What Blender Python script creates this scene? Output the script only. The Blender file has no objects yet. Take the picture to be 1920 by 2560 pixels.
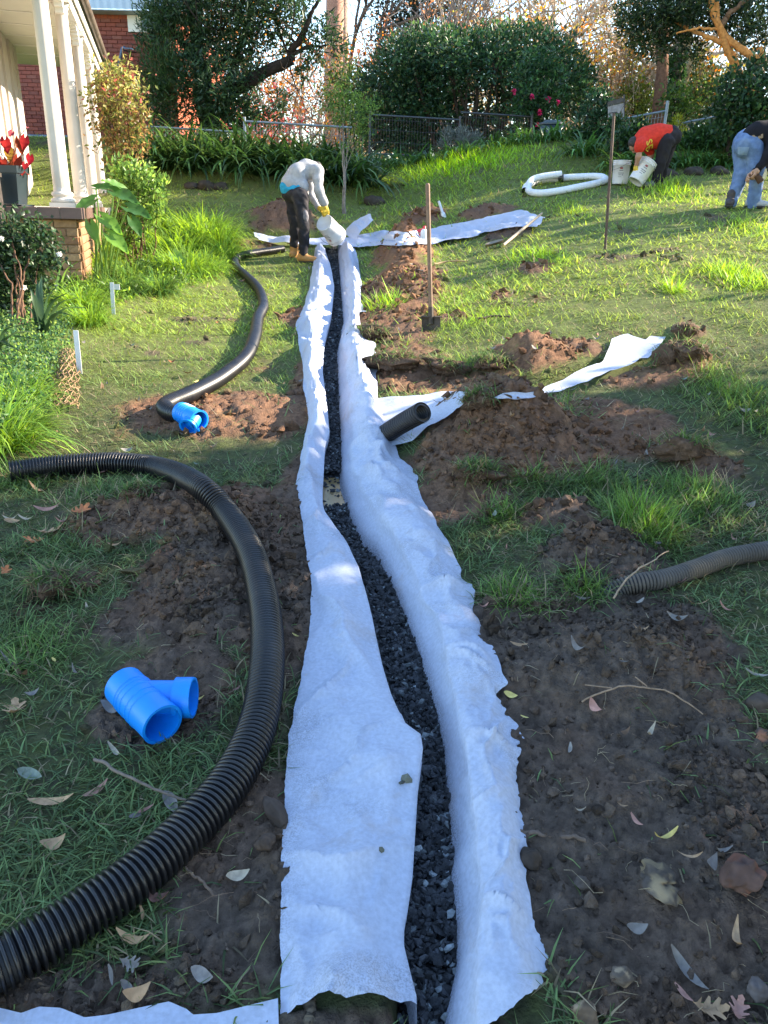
import bpy, bmesh, math, random
import numpy as np
from mathutils import Vector, Matrix
from mathutils.bvhtree import BVHTree

SC = bpy.context.scene
COL = SC.collection
R = math.radians
rng = np.random.default_rng(7)
random.seed(7)

# ------------------------------------------------------------------ camera
FPX = 1923.0                      # focal length in photograph pixels (1920 x 2560)
EYE = np.array([0.0, 0.0, 1.5])
PITCH, ROLL = R(21.3), R(1.5)
_F = np.array([0.0, math.cos(PITCH), -math.sin(PITCH)])
_R0 = np.array([1.0, 0.0, 0.0])
_U0 = np.cross(_R0, _F)
_R = _R0 * math.cos(ROLL) + _U0 * math.sin(ROLL)
_U = -_R0 * math.sin(ROLL) + _U0 * math.cos(ROLL)
cam = bpy.data.cameras.new("camera")
cam.sensor_fit = 'HORIZONTAL'
cam.sensor_width = 24.0
cam.lens = 24.0 * FPX / 1920.0
cam.clip_start = 0.05
cam.clip_end = 2000
camo = bpy.data.objects.new("camera", cam)
COL.objects.link(camo)
camo.matrix_world = Matrix(((_R[0], _U[0], -_F[0], EYE[0]), (_R[1], _U[1], -_F[1], EYE[1]),
                            (_R[2], _U[2], -_F[2], EYE[2]), (0, 0, 0, 1)))
SC.camera = camo

# ------------------------------------------------------------------ sky, sun, exposure
SUN_EL, SUN_AZ = R(27.0), R(17.0)        # azimuth measured from +X towards +Y
SKY_STRENGTH, SUN_STRENGTH, EXPOSURE = 0.15, 5.0, 2.0
w = bpy.data.worlds.new("World")
SC.world = w
w.use_nodes = True
nt = w.node_tree
nt.nodes.clear()
sky = nt.nodes.new('ShaderNodeTexSky')
sky.sky_type = 'NISHITA'
sky.sun_disc = False
sky.sun_elevation = SUN_EL
sky.sun_rotation = math.pi / 2 - SUN_AZ
sky.air_density, sky.dust_density, sky.ozone_density = 1.2, 0.3, 2.0
bg = nt.nodes.new('ShaderNodeBackground')
bg.inputs[1].default_value = SKY_STRENGTH
out = nt.nodes.new('ShaderNodeOutputWorld')
nt.links.new(sky.outputs[0], bg.inputs[0])
nt.links.new(bg.outputs[0], out.inputs[0])
sl = bpy.data.lights.new("sun", 'SUN')
sl.energy = SUN_STRENGTH
sl.angle = R(0.53)
sl.color = (1.0, 0.86, 0.68)
so = bpy.data.objects.new("sun", sl)
COL.objects.link(so)
SUNV = Vector((math.cos(SUN_EL) * math.cos(SUN_AZ), math.cos(SUN_EL) * math.sin(SUN_AZ), math.sin(SUN_EL)))
so.rotation_euler = SUNV.to_track_quat('Z', 'Y').to_euler()
so.location = (30, 10, 20)
vs = SC.view_settings
vs.view_transform, vs.look, vs.exposure, vs.gamma = 'Standard', 'None', EXPOSURE, 1.0
vs.use_curve_mapping = False
SC.render.engine = 'CYCLES'
SC.cycles.max_bounces = 6
SC.cycles.diffuse_bounces = 3
SC.cycles.glossy_bounces = 2
SC.cycles.transmission_bounces = 4
SC.cycles.transparent_max_bounces = 4
SC.cycles.use_denoising = True

# ------------------------------------------------------------------ numeric helpers
def _hash(ix, iy, s):
    n = (ix.astype(np.int64) * 374761393 + iy.astype(np.int64) * 668265263 + s * 1274126177) & 0xFFFFFFFF
    n = ((n ^ (n >> 13)) * 1274126177) & 0xFFFFFFFF
    n = ((n ^ (n >> 15)) * 2246822519) & 0xFFFFFFFF
    return ((n ^ (n >> 16)) & 0xFFFFFF) / float(0xFFFFFF)

def vnoise(x, y, s=0):
    x = np.asarray(x, float); y = np.asarray(y, float)
    ix, iy = np.floor(x), np.floor(y)
    fx, fy = x - ix, y - iy
    fx = fx * fx * fx * (fx * (fx * 6 - 15) + 10); fy = fy * fy * fy * (fy * (fy * 6 - 15) + 10)
    a, b = _hash(ix, iy, s), _hash(ix + 1, iy, s)
    c, d = _hash(ix, iy + 1, s), _hash(ix + 1, iy + 1, s)
    return (a + (b - a) * fx) * (1 - fy) + (c + (d - c) * fx) * fy

def fbm(x, y, s=0, o=4, g=0.5):
    x = np.asarray(x, float); y = np.asarray(y, float)
    t, a, n = 0.0, 1.0, 0.0
    for i in range(o):
        t = t + a * (vnoise(x, y, s + i * 17) - 0.5)
        n += a
        x, y = (x * 0.8 - y * 0.6) * 2.03 + 11.3, (x * 0.6 + y * 0.8) * 2.03 + 5.7
        a *= g
    return t / n * 2

def sstep(a, b, x):
    t = np.clip((np.asarray(x, float) - a) / (b - a), 0, 1)
    return t * t * (3 - 2 * t)

def smin1(v):                      # softplus
    return np.log1p(np.exp(np.clip(v, -40, 40)))

# ------------------------------------------------------------------ terrain shape
def base_h(x, y):
    x = np.asarray(x, float); y = np.asarray(y, float)
    yy = np.clip(y, 0, 34)
    lat = 0.105 * np.minimum(yy, 11.5) * (1 - np.exp(-smin1((x + 0.3) * 2.2) / 2.2 / 2.8))
    y3 = np.minimum(yy, 18.6)
    hill = (0.15 + 0.06 * sstep(1.0, -2.0, x)) * smin1((y3 - 13.0 + 0.9 * sstep(1.0, -2.0, x)) * 1.5) / 1.5 + 0.05 * smin1((y3 - 16.0) * 2) / 2 + 0.14 * sstep(15.6, 16.4, y3)
    left = 0.10 * sstep(-1.9, -3.2, x) * sstep(1.5, 4.0, y)
    return 0.06 * np.clip(y, -3, 19) - 0.07 * smin1((yy - 20.0) * 1.5) / 1.5 + lat + hill + left

def pix_dir(px, py):
    px = np.asarray(px, float); py = np.asarray(py, float)
    return _F * FPX + _R * (px[..., None] - 960) - _U * (py[..., None] - 1280)

def cast(px, py, off=0.0, hf=None, tmax=90.0):
    """photograph pixel(s) -> point(s) on the ground surface raised by off"""
    hf = hf or base_h
    px, py = np.broadcast_arrays(np.asarray(px, float), np.asarray(py, float))
    d = pix_dir(px, py) / FPX
    off = np.broadcast_to(np.asarray(off, float), px.shape)
    lo = np.full(px.shape, 0.3); hi = np.full(px.shape, np.nan)
    ts = 0.5 * (tmax / 0.5) ** np.linspace(0, 1, 110)
    done = np.zeros(px.shape, bool)
    for t in ts:
        p = EYE + d * t
        below = p[..., 2] < hf(p[..., 0], p[..., 1]) + off
        new = below & ~done
        hi = np.where(new, t, hi); done |= below
        lo = np.where(~done, t, lo)
    hi = np.where(np.isnan(hi), tmax, hi)
    for _ in range(18):
        m = (lo + hi) / 2
        p = EYE + d * m[..., None]
        below = p[..., 2] < hf(p[..., 0], p[..., 1]) + off
        hi = np.where(below, m, hi); lo = np.where(below, lo, m)
    return EYE + d * ((lo + hi) / 2)[..., None]

def at(px, py, Y):
    """photograph pixel -> point at world depth Y"""
    d = pix_dir(np.asarray(float(px)), np.asarray(float(py)))
    return EYE + d * (Y / d[1])

def proj(p):
    q = np.asarray(p, float) - EYE
    z = q @ _F
    return 960 + FPX * (q @ _R) / z, 1280 - FPX * (q @ _U) / z

# patches of dug soil: centre px, half sizes px, mound height m, redness, turf (grass cover) 0..1
PATCH = [
    (560, 1045, 260, 62, .05, .75), (470, 1310, 280, 90, .11, .40), (520, 1480, 250, 190, .05, .15),
    (715, 1330, 80, 200, .02, .35), (690, 1620, 95, 420, .0, .15), (590, 2260, 240, 400, .0, .1), (210, 2480, 330, 95, .0, .1),
    (440, 1740, 190, 130, .0, .15), (750, 795, 55, 24, .03, .8), (705, 555, 95, 34, .30, .5), (630, 604, 90, 18, .03, .5),
    (330, 1800, 120, 60, .0, .2), (930, 2600, 420, 90, .0, .05), (760, 960, 40, 120, .03, .6),
    (1005, 650, 84, 52, .44, .85), (1010, 735, 120, 60, .20, .85), (985, 800, 135, 60, .08, .6), (1010, 920, 110, 55, .05, .6),
    (1325, 895, 115, 36, .17, .75), (1240, 1130, 255, 120, .34, .5), (1480, 1085, 230, 85, .06, .65),
    (1700, 905, 85, 40, .10, .7), (1630, 945, 140, 30, .02, .7), (1410, 1310, 140, 50, .08, .35), (1150, 1270, 160, 50, .0, .3),
    (1480, 1400, 180, 70, .10, .05), (1590, 2080, 580, 640, .0, .0), (1560, 1680, 330, 110, .10, .0), (1300, 1750, 120, 250, .0, .0),
    (1780, 1180, 90, 45, .05, .3), (1335, 672, 55, 16, .05, .6), (1255, 738, 40, 12, .03, .6), (1060, 548, 75, 22, .18, .7), (1210, 535, 90, 16, .14, .7),
    (1120, 955, 170, 34, -.03, .7), (1120, 800, 60, 14, .02, .5), (1450, 870, 60, 22, .04, .6), (1720, 832, 45, 16, .07, .3), (1270, 588, 80, 14, .12, .2),
]
WP = []
for (cx, cy, rx, ry, h, rd) in PATCH:
    c, e, n, s_ = cast([cx, cx + rx, cx, cx], [cy, cy, cy - ry, cy + ry])
    WP.append((c[0], c[1], abs(e[0] - c[0]), (n[1] - s_[1]) / 2, (n[1] + s_[1]) / 2, h, rd))

def soil_exact(x, y):
    """soil mask 0..1, mound height, redness"""
    x = np.asarray(x, float); y = np.asarray(y, float)
    m = np.zeros(x.shape); hh = np.zeros(x.shape); rw = np.zeros(x.shape); rs = np.zeros(x.shape) + 1e-6
    n1 = fbm(x * 3.1, y * 3.1, 3, 4)
    for (cx, cy, rx, ry, my, h, rd) in WP:
        d = np.sqrt(((x - cx) / rx) ** 2 + ((y - my) / ry) ** 2)
        k = sstep(1.12, 0.86, d + n1 * 0.42)
        m = np.maximum(m, k)
        if h:
            hh = np.where(abs(h) * np.exp(-(d * 1.35) ** 2) > np.abs(hh), h * np.exp(-(d * 1.35) ** 2), hh)
        ww = np.exp(-(d * 1.2) ** 2)
        rw += ww * rd; rs += ww
    # loose bare spots in the lawn
    sp = sstep(0.42, 0.62, fbm(x * 1.7, y * 1.7, 51, 3)) * 0.8
    m = np.maximum(m, sp)
    return m, hh, rw / rs

TX0, TX1, TY0, TY1, TS = -9.0, 9.0, 0.3, 24.0, 0.022
_gx, _gy = np.meshgrid(np.arange(TX0, TX1, TS), np.arange(TY0, TY1, TS), indexing='ij')
_T = np.stack(soil_exact(_gx, _gy), -1).astype(np.float32)
def soil(x, y):
    """soil mask, mound height and redness from the table"""
    x = np.asarray(x, float); y = np.asarray(y, float)
    u = np.clip((x - TX0) / TS, 0, _T.shape[0] - 1.001); v = np.clip((y - TY0) / TS, 0, _T.shape[1] - 1.001)
    i = u.astype(int); j = v.astype(int); fu = (u - i)[..., None]; fv = (v - j)[..., None]
    r = (_T[i, j] * (1 - fu) + _T[i + 1, j] * fu) * (1 - fv) + (_T[i, j + 1] * (1 - fu) + _T[i + 1, j + 1] * fu) * fv
    return r[..., 0], r[..., 1], r[..., 2]

def seg_dist(x, y, pts):
    d = np.full(np.shape(x), 1e9)
    for a, b in zip(pts[:-1], pts[1:]):
        ax, ay = a[0], a[1]; bx, by = b[0] - ax, b[1] - ay
        t = np.clip(((x - ax) * bx + (y - ay) * by) / (bx * bx + by * by), 0, 1)
        d = np.minimum(d, np.hypot(x - ax - t * bx, y - ay - t * by))
    return d

# trench lining edges, read row by row (1659-wide view units), row -> x
S_ = 1920 / 1659.0
def poly(*a):
    p = np.array(a, float) * S_
    p = p[np.argsort(p[:, 1])]
    return lambda yy: np.interp(yy, p[:, 1], p[:, 0])
LO = poly((605, 2178), (607, 1950), (612, 1780), (625, 1580), (645, 1480), (668, 1370), (675, 1270), (660, 1170), (648, 1090), (637, 1040),
          (652, 980), (656, 950), (665, 905), (658, 850), (652, 790), (646, 740), (640, 700), (655, 660), (668, 620), (680, 538))
LI = poly((905, 2300), (900, 2140), (868, 2010), (880, 1960), (892, 1880), (897, 1800), (903, 1700), (913, 1630), (908, 1600), (872, 1572), (845, 1500),
          (826, 1430), (800, 1310), (775, 1220), (745, 1160), (697, 1095), (697, 1060), (702, 960), (712, 930), (706, 870), (697, 800), (701, 740), (716, 680),
          (722, 620), (716, 580), (702, 538))
RI = poly((955, 2300), (960, 2200), (985, 2090), (986, 2000), (972, 1900), (978, 1850), (966, 1750), (956, 1620), (945, 1560), (905, 1420), (862, 1300),
          (812, 1200), (780, 1170), (752, 1110), (738, 1050), (734, 930), (731, 850), (727, 770), (741, 700), (734, 600), (729, 538))
RO = poly((1215, 2300), (1180, 2110), (1150, 2000), (1130, 1800), (1125, 1640), (1100, 1560), (1078, 1440), (1040, 1330), (1000, 1230), (945, 1120),
          (880, 1010), (842, 930), (826, 870), (803, 790), (788, 720), (780, 690), (786, 640), (780, 590), (765, 532))
ROW0, ROW1 = 620.0, 2640.0
GRAV = -0.085
_rows = np.linspace(ROW0, ROW1, 200)
_a = cast(LI(_rows), _rows, 0.0); _b = cast(RI(_rows), _rows, GRAV)
_ty = (_a[:, 1] + _b[:, 1]) / 2; _o = np.argsort(_ty); _ty = _ty[_o]
_tl = _a[:, 0][_o]; _tr = _b[:, 0][_o]
SIDE_TRENCH = cast([960, 1060, 1160, 1260, 1370, 1480, 1580, 1650], [1062, 1035, 1000, 985, 968, 930, 890, 858])
CROSS_TRENCH = cast([560, 640, 730, 820, 900, 1000, 1110, 1200, 1290, 1350], [580, 592, 602, 603, 604, 598, 590, 572, 552, 545])

def trench(x, y):
    xl = np.interp(y, _ty, _tl); xr = np.interp(y, _ty, _tr)
    inside = np.minimum(x - (xl - 0.035), (xr + 0.085) - x)
    lim = sstep(_ty[-1] + .1, _ty[-1] - .1, y)
    return sstep(-0.02, 0.03, inside) * lim

def ground_h(x, y, fine=True):
    x = np.asarray(x, float); y = np.asarray(y, float)
    m, hh, rd = soil(x, y)
    z = base_h(x, y) + hh
    if fine:
        m = m * (.15 + .85 * sstep(.15, .5, seg_dist(x, y, CROSS_TRENCH)) * sstep(.12, .35, seg_dist(x, y, SIDE_TRENCH)))
        lump = fbm(x * 9, y * 9, 21, 5, 0.62)
        ridg = 1 - np.abs(fbm(x * 16, y * 16, 31, 4, 0.55)) * 2
        z = z + m * (lump * (0.030 + 0.22 * np.abs(hh)) + ridg * 0.013 + fbm(x * 48, y * 48, 77, 3, .7) * 0.013)
        z = z + (1 - m) * (fbm(x * 4, y * 4, 41, 3) * 0.016)
    z = z - trench(x, y) * 0.24
    z = z - sstep(0.20, 0.08, seg_dist(x, y, SIDE_TRENCH)) * 0.10
    z = z - sstep(0.30, 0.14, seg_dist(x, y, CROSS_TRENCH)) * 0.08
    return z

def smooth_h(x, y):
    m, hh, rd = soil(x, y)
    return base_h(x, y) + hh

# ------------------------------------------------------------------ mesh building
class MB:
    """collects faces with their own vertices; build() links ONE mesh object"""
    def __init__(self):
        self.v, self.f, self.c, self.n = [], [], [], 0
    def add(self, v, f, col=None):
        v = np.asarray(v, float).reshape(-1, 3)
        f = np.asarray(f, int)
        self.f.append(f + self.n)
        self.v.append(v)
        if col is not None:
            c = np.asarray(col, float)
            self.c.append(np.broadcast_to(c, (len(v), 3)) if c.ndim == 1 else c.reshape(-1, 3))
        else:
            self.c.append(np.full((len(v), 3), 0.5))
        self.n += len(v)
        return self
    def mesh(self, name, mat=None, smooth=True):
        V = np.concatenate(self.v); C = np.concatenate(self.c)
        me = bpy.data.meshes.new(name)
        me.vertices.add(len(V))
        me.vertices.foreach_set('co', V.ravel())
        li = np.concatenate([f.ravel() for f in self.f])
        lt = np.concatenate([np.full(len(f), f.shape[1]) for f in self.f])
        ls = np.concatenate([[0], np.cumsum(lt)[:-1]])
        me.loops.add(len(li))
        me.loops.foreach_set('vertex_index', li.astype(np.int32))
        me.polygons.add(len(lt))
        me.polygons.foreach_set('loop_start', ls.astype(np.int32))
        me.polygons.foreach_set('use_smooth', np.full(len(lt), smooth))
        me.update(calc_edges=True)
        ca = me.color_attributes.new('col', 'FLOAT_COLOR', 'POINT')
        ca.data.foreach_set('color', np.concatenate([C, np.ones((len(C), 1))], 1).ravel().astype(np.float32))
        if mat: me.materials.append(mat)
        return me
    def build(self, name, mat=None, parent=None, smooth=True):
        return link(name, self.mesh(name, mat, smooth), parent)
    # --- shapes
    def box(self, lo, hi, col=None, bev=0.0):
        x0, y0, z0 = lo; x1, y1, z1 = hi
        v = [(x0, y0, z0), (x1, y0, z0), (x1, y1, z0), (x0, y1, z0), (x0, y0, z1), (x1, y0, z1), (x1, y1, z1), (x0, y1, z1)]
        f = [(0, 3, 2, 1), (4, 5, 6, 7), (0, 1, 5, 4), (1, 2, 6, 5), (2, 3, 7, 6), (3, 0, 4, 7)]
        v = np.array(v); f = np.array(f)
        return self.add(v[f].reshape(-1, 3), np.arange(24).reshape(6, 4), col)
    def tube(self, pts, rad, n=10, col=None, caps=True, wob=0.0):
        pts = np.asarray(pts, float); m = len(pts)
        rad = np.broadcast_to(np.asarray(rad, float), (m,))
        T = np.gradient(pts, axis=0); T /= np.linalg.norm(T, axis=1)[:, None] + 1e-12
        up = np.array([0, 0, 1.0]) if abs(T[0][2]) < 0.9 else np.array([1.0, 0, 0])
        A = np.zeros_like(pts); prev = np.cross(T[0], up); prev /= np.linalg.norm(prev)
        for i in range(m):
            prev = prev - T[i] * (prev @ T[i]); prev /= np.linalg.norm(prev) + 1e-12
            A[i] = prev
        B = np.cross(T, A)
        th = np.linspace(0, 2 * np.pi, n, endpoint=False)
        rr = rad[:, None] * (1 + (wob * rng.normal(size=(m, n)) if wob else 0))
        V = pts[:, None] + rr[..., None] * (np.cos(th)[None, :, None] * A[:, None] + np.sin(th)[None, :, None] * B[:, None])
        i = np.arange(m - 1)[:, None] * n; j = np.arange(n)[None]; k = (j + 1) % n
        F = np.stack([i + j, i + k, i + n + k, i + n + j], -1).reshape(-1, 4)
        c = col
        if col is not None and np.ndim(col) == 2: c = np.repeat(np.asarray(col), n, 0)
        self.add(V, F, c)
        if caps:
            for e in (0, m - 1):
                vv = np.concatenate([V[e], [pts[e]]])
                t = np.stack([np.arange(n), (np.arange(n) + 1) % n, np.full(n, n)], 1)
                cc = col if col is None or np.ndim(col) == 1 else np.asarray(col)[e]
                self.add(vv, t[:, ::-1] if e == 0 else t, cc)
        return self
    def lathe(self, prof, n=24, col=None, M=None):
        prof = np.asarray(prof, float); m = len(prof)
        th = np.linspace(0, 2 * np.pi, n, endpoint=False)
        V = np.stack([prof[:, 0:1] * np.cos(th), prof[:, 0:1] * np.sin(th), np.repeat(prof[:, 1:2], n, 1)], -1).reshape(-1, 3)
        if M is not None: V = V @ np.asarray(M)[:3, :3].T + np.asarray(M)[:3, 3]
        i = np.arange(m - 1)[:, None] * n; j = np.arange(n)[None]; k = (j + 1) % n
        return self.add(V, np.stack([i + j, i + k, i + n + k, i + n + j], -1).reshape(-1, 4), col)
    def grid(self, P, col=None):
        P = np.asarray(P, float); a, b = P.shape[:2]
        i = np.arange(a - 1)[:, None] * b; j = np.arange(b - 1)[None]
        return self.add(P.reshape(-1, 3), np.stack([i + j, i + j + 1, i + b + j + 1, i + b + j], -1).reshape(-1, 4), col)

def link(name, data, parent=None):
    o = bpy.data.objects.new(name, data)
    COL.objects.link(o)
    if parent is not None: o.parent = parent
    return o
def tag(o, label=None, cat=None, group=None, kind=None):
    if label: o['label'] = label
    if cat: o['category'] = cat
    if group: o['group'] = group
    if kind: o['kind'] = kind
    return o
def thing(name, label, cat, loc=(0, 0, 0), rz=0.0, group=None):
    o = link(name, None)
    o.location = tuple(float(q) for q in loc); o.rotation_euler = (0, 0, rz)
    return tag(o, label, cat, group)
def copy_tree(o, parent=None):
    c = o.copy(); COL.objects.link(c)
    if parent is not None: c.parent = parent
    for ch in o.children: copy_tree(ch, c)
    return c
def axis_m(o, z):
    """4x4 with origin o and local Z along z"""
    q = Vector([float(t) for t in z]).to_track_quat('Z', 'Y').to_matrix().to_4x4()
    q.translation = Vector([float(t) for t in o])
    return np.array(q)
def catmull(P, n):
    P = np.asarray(P, float)
    Q = np.concatenate([[2 * P[0] - P[1]], P, [2 * P[-1] - P[-2]]])
    o = []
    for i in range(1, len(Q) - 2):
        t = np.linspace(0, 1, 24, endpoint=False)[:, None]
        a, b, c, d = Q[i - 1], Q[i], Q[i + 1], Q[i + 2]
        o.append(0.5 * (2 * b + (c - a) * t + (2 * a - 5 * b + 4 * c - d) * t ** 2 + (3 * b - a - 3 * c + d) * t ** 3))
    o = np.concatenate(o + [P[-1:]])
    s = np.concatenate([[0], np.cumsum(np.linalg.norm(np.diff(o, axis=0), axis=1))])
    if n < 1: n = max(4, int(s[-1] / n))
    u = np.linspace(0, s[-1], n)
    return np.stack([np.interp(u, s, o[:, k]) for k in range(3)], 1), s[-1]

# ------------------------------------------------------------------ materials
def new_mat(name):
    m = bpy.data.materials.new(name); m.use_nodes = True
    t = m.node_tree
    b = t.nodes['Principled BSDF']
    return m, t, b
def nn(t, typ, **kw):
    n = t.nodes.new(typ)
    for k, v in kw.items():
        if k.startswith('i_'): n.inputs[int(k[2:])].default_value = v
        else: setattr(n, k, v)
    return n
def plain(name, col, rough=0.6, var=0.12, scale=12.0, bump=0.0, bscale=60.0, metal=0.0, spec=0.5, stain=None, stain_amt=0.0, stain_scale=5.0):
    """a paint / plastic / cloth / wood colour with grain, slight unevenness and optional dirt"""
    m, t, b = new_mat(name)
    tc = nn(t, 'ShaderNodeTexCoord')
    no = nn(t, 'ShaderNodeTexNoise'); no.inputs['Scale'].default_value = scale; no.inputs['Detail'].default_value = 5
    t.links.new(tc.outputs['Object'], no.inputs['Vector'])
    mx = nn(t, 'ShaderNodeMix', data_type='RGBA', blend_type='MULTIPLY')
    mx.inputs[0].default_value = 1.0
    mx.inputs[6].default_value = (*col, 1)
    rp = nn(t, 'ShaderNodeMapRange'); rp.inputs[1].default_value = .3; rp.inputs[2].default_value = .7
    rp.inputs[3].default_value = 1 - var; rp.inputs[4].default_value = 1 + var
    t.links.new(no.outputs[0], rp.inputs[0]); t.links.new(rp.outputs[0], mx.inputs[7])
    last = mx.outputs[2]
    if stain:
        n2 = nn(t, 'ShaderNodeTexNoise'); n2.inputs['Scale'].default_value = stain_scale; n2.inputs['Detail'].default_value = 7
        t.links.new(tc.outputs['Object'], n2.inputs['Vector'])
        r2 = nn(t, 'ShaderNodeMapRange'); r2.inputs[1].default_value = .52; r2.inputs[2].default_value = .72; r2.inputs[4].default_value = stain_amt
        t.links.new(n2.outputs[0], r2.inputs[0])
        m2 = nn(t, 'ShaderNodeMix', data_type='RGBA')
        t.links.new(r2.outputs[0], m2.inputs[0]); t.links.new(last, m2.inputs[6]); m2.inputs[7].default_value = (*stain, 1)
        last = m2.outputs[2]
    t.links.new(last, b.inputs['Base Color'])
    b.inputs['Roughness'].default_value = rough; b.inputs['Metallic'].default_value = metal
    b.inputs['Specular IOR Level'].default_value = spec
    if bump:
        n3 = nn(t, 'ShaderNodeTexNoise'); n3.inputs['Scale'].default_value = bscale; n3.inputs['Detail'].default_value = 4
        t.links.new(tc.outputs['Object'], n3.inputs['Vector'])
        bp = nn(t, 'ShaderNodeBump'); bp.inputs['Strength'].default_value = bump; bp.inputs['Distance'].default_value = .01
        t.links.new(n3.outputs[0], bp.inputs['Height']); t.links.new(bp.outputs[0], b.inputs['Normal'])
    return m
def leafy(name, trans=0.45, rough=0.45, spec=0.4, gain=1.0):
    """leaf blades: colour per vertex, light shining through"""
    m, t, b = new_mat(name)
    a = nn(t, 'ShaderNodeAttribute', attribute_name='col')
    g = nn(t, 'ShaderNodeNewGeometry')
    hs = nn(t, 'ShaderNodeHueSaturation')
    mr = nn(t, 'ShaderNodeMapRange'); mr.inputs[3].default_value = .75 * gain; mr.inputs[4].default_value = 1.25 * gain
    t.links.new(g.outputs['Random Per Island'], mr.inputs[0])
    t.links.new(mr.outputs[0], hs.inputs['Value']); t.links.new(a.outputs[0], hs.inputs['Color'])
    t.links.new(hs.outputs[0], b.inputs['Base Color'])
    b.inputs['Roughness'].default_value = rough; b.inputs['Specular IOR Level'].default_value = spec
    tr = nn(t, 'ShaderNodeBsdfTranslucent')
    h2 = nn(t, 'ShaderNodeHueSaturation'); h2.inputs['Hue'].default_value = .485; h2.inputs['Saturation'].default_value = 1.1; h2.inputs['Value'].default_value = 1.5
    t.links.new(hs.outputs[0], h2.inputs['Color']); t.links.new(h2.outputs[0], tr.inputs[0])
    mx = nn(t, 'ShaderNodeMixShader'); mx.inputs[0].default_value = trans
    o = t.nodes['Material Output']
    t.links.new(b.outputs[0], mx.inputs[1]); t.links.new(tr.outputs[0], mx.inputs[2]); t.links.new(mx.outputs[0], o.inputs[0])
    return m
def vcol(name, rough=0.8, spec=0.3, var=0.15, scale=30.0, bump=0.4, bscale=90.0, island=0.3):
    """soil, stone, bark, dead leaves: colour per vertex, fine grain and relief"""
    m, t, b = new_mat(name)
    a = nn(t, 'ShaderNodeAttribute', attribute_name='col')
    tc = nn(t, 'ShaderNodeTexCoord')
    no = nn(t, 'ShaderNodeTexNoise'); no.inputs['Scale'].default_value = scale; no.inputs['Detail'].default_value = 6
    t.links.new(tc.outputs['Object'], no.inputs['Vector'])
    rp = nn(t, 'ShaderNodeMapRange'); rp.inputs[1].default_value = .3; rp.inputs[2].default_value = .7
    rp.inputs[3].default_value = 1 - var; rp.inputs[4].default_value = 1 + var
    t.links.new(no.outputs[0], rp.inputs[0])
    g = nn(t, 'ShaderNodeNewGeometry')
    mr = nn(t, 'ShaderNodeMapRange'); mr.inputs[3].default_value = 1 - island; mr.inputs[4].default_value = 1 + island
    t.links.new(g.outputs['Random Per Island'], mr.inputs[0])
    mu = nn(t, 'ShaderNodeMath', operation='MULTIPLY')
    t.links.new(rp.outputs[0], mu.inputs[0]); t.links.new(mr.outputs[0], mu.inputs[1])
    mx = nn(t, 'ShaderNodeMix', data_type='RGBA', blend_type='MULTIPLY'); mx.inputs[0].default_value = 1
    t.links.new(a.outputs[0], mx.inputs[6]); t.links.new(mu.outputs[0], mx.inputs[7])
    t.links.new(mx.outputs[2], b.inputs['Base Color'])
    b.inputs['Roughness'].default_value = rough; b.inputs['Specular IOR Level'].default_value = spec
    if bump:
        n3 = nn(t, 'ShaderNodeTexNoise'); n3.inputs['Scale'].default_value = bscale; n3.inputs['Detail'].default_value = 6
        t.links.new(tc.outputs['Object'], n3.inputs['Vector'])
        bp = nn(t, 'ShaderNodeBump'); bp.inputs['Strength'].default_value = bump; bp.inputs['Distance'].default_value = .01
        t.links.new(n3.outputs[0], bp.inputs['Height']); t.links.new(bp.outputs[0], b.inputs['Normal'])
    return m
# ================================================================== GROUND
M_GROUND = vcol('soil_and_thatch', rough=.95, spec=.15, var=.3, scale=45, bump=.9, bscale=110, island=0)
def ground_cols(x, y):
    m, hh, rd = soil(x, y)
    n = fbm(x * 5, y * 5, 61, 4); n2 = fbm(x * 25, y * 25, 63, 3)
    dark = np.array([.092, .068, .052]); red = np.array([.185, .095, .052]); tan = np.array([.24, .14, .065])
    k = np.clip(rd + n * .35, 0, 1)[..., None]
    c = dark * (1 - k) + red * k
    kt = np.clip((fbm(x * 8, y * 8, 67, 3) - .30) * 2.2, 0, .7)[..., None] * np.clip(rd * 1.5, 0, 1)[..., None]
    c = c * (1 - kt) + tan * kt
    c = c * (1 + n2[..., None] * .35)
    th = np.array([.064, .070, .030]) + np.array([.055, .075, .012]) * sstep(3.5, 8, y)[..., None] * (1 + n[..., None] * .4) + np.array([.02, .03, 0]) * n2[..., None]  # thatch greener uphill, also lightened in colour for the weak sun there
    a = m[..., None]
    return np.clip(th * (1 - a) + c * a, .004, 1)
ya = np.concatenate([np.linspace(-8, .45, 16, endpoint=False)])
yb = [.45]
while yb[-1] < 32: yb.append(yb[-1] + .0060 + .0064 * (yb[-1] - .45))
yc = 32 * (320 / 32.) ** np.linspace(0.02, 1, 22)
YR = np.concatenate([ya, yb, yc])
uc = np.linspace(-1, 1, 450)
ue = np.array([1.15, 1.4, 1.8, 2.4, 3.4, 5, 8, 13, 20, 40])
U_ = np.concatenate([-ue[::-1], uc, ue])
HW = .95 + .60 * np.clip(YR, .3, 40)
X = U_[None] * HW[:, None]; Y = np.repeat(YR[:, None], len(U_), 1)
Z = ground_h(X, Y)
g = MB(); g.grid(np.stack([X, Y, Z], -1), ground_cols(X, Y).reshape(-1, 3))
ground = g.build('ground', M_GROUND); tag(ground, kind='structure')

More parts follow.
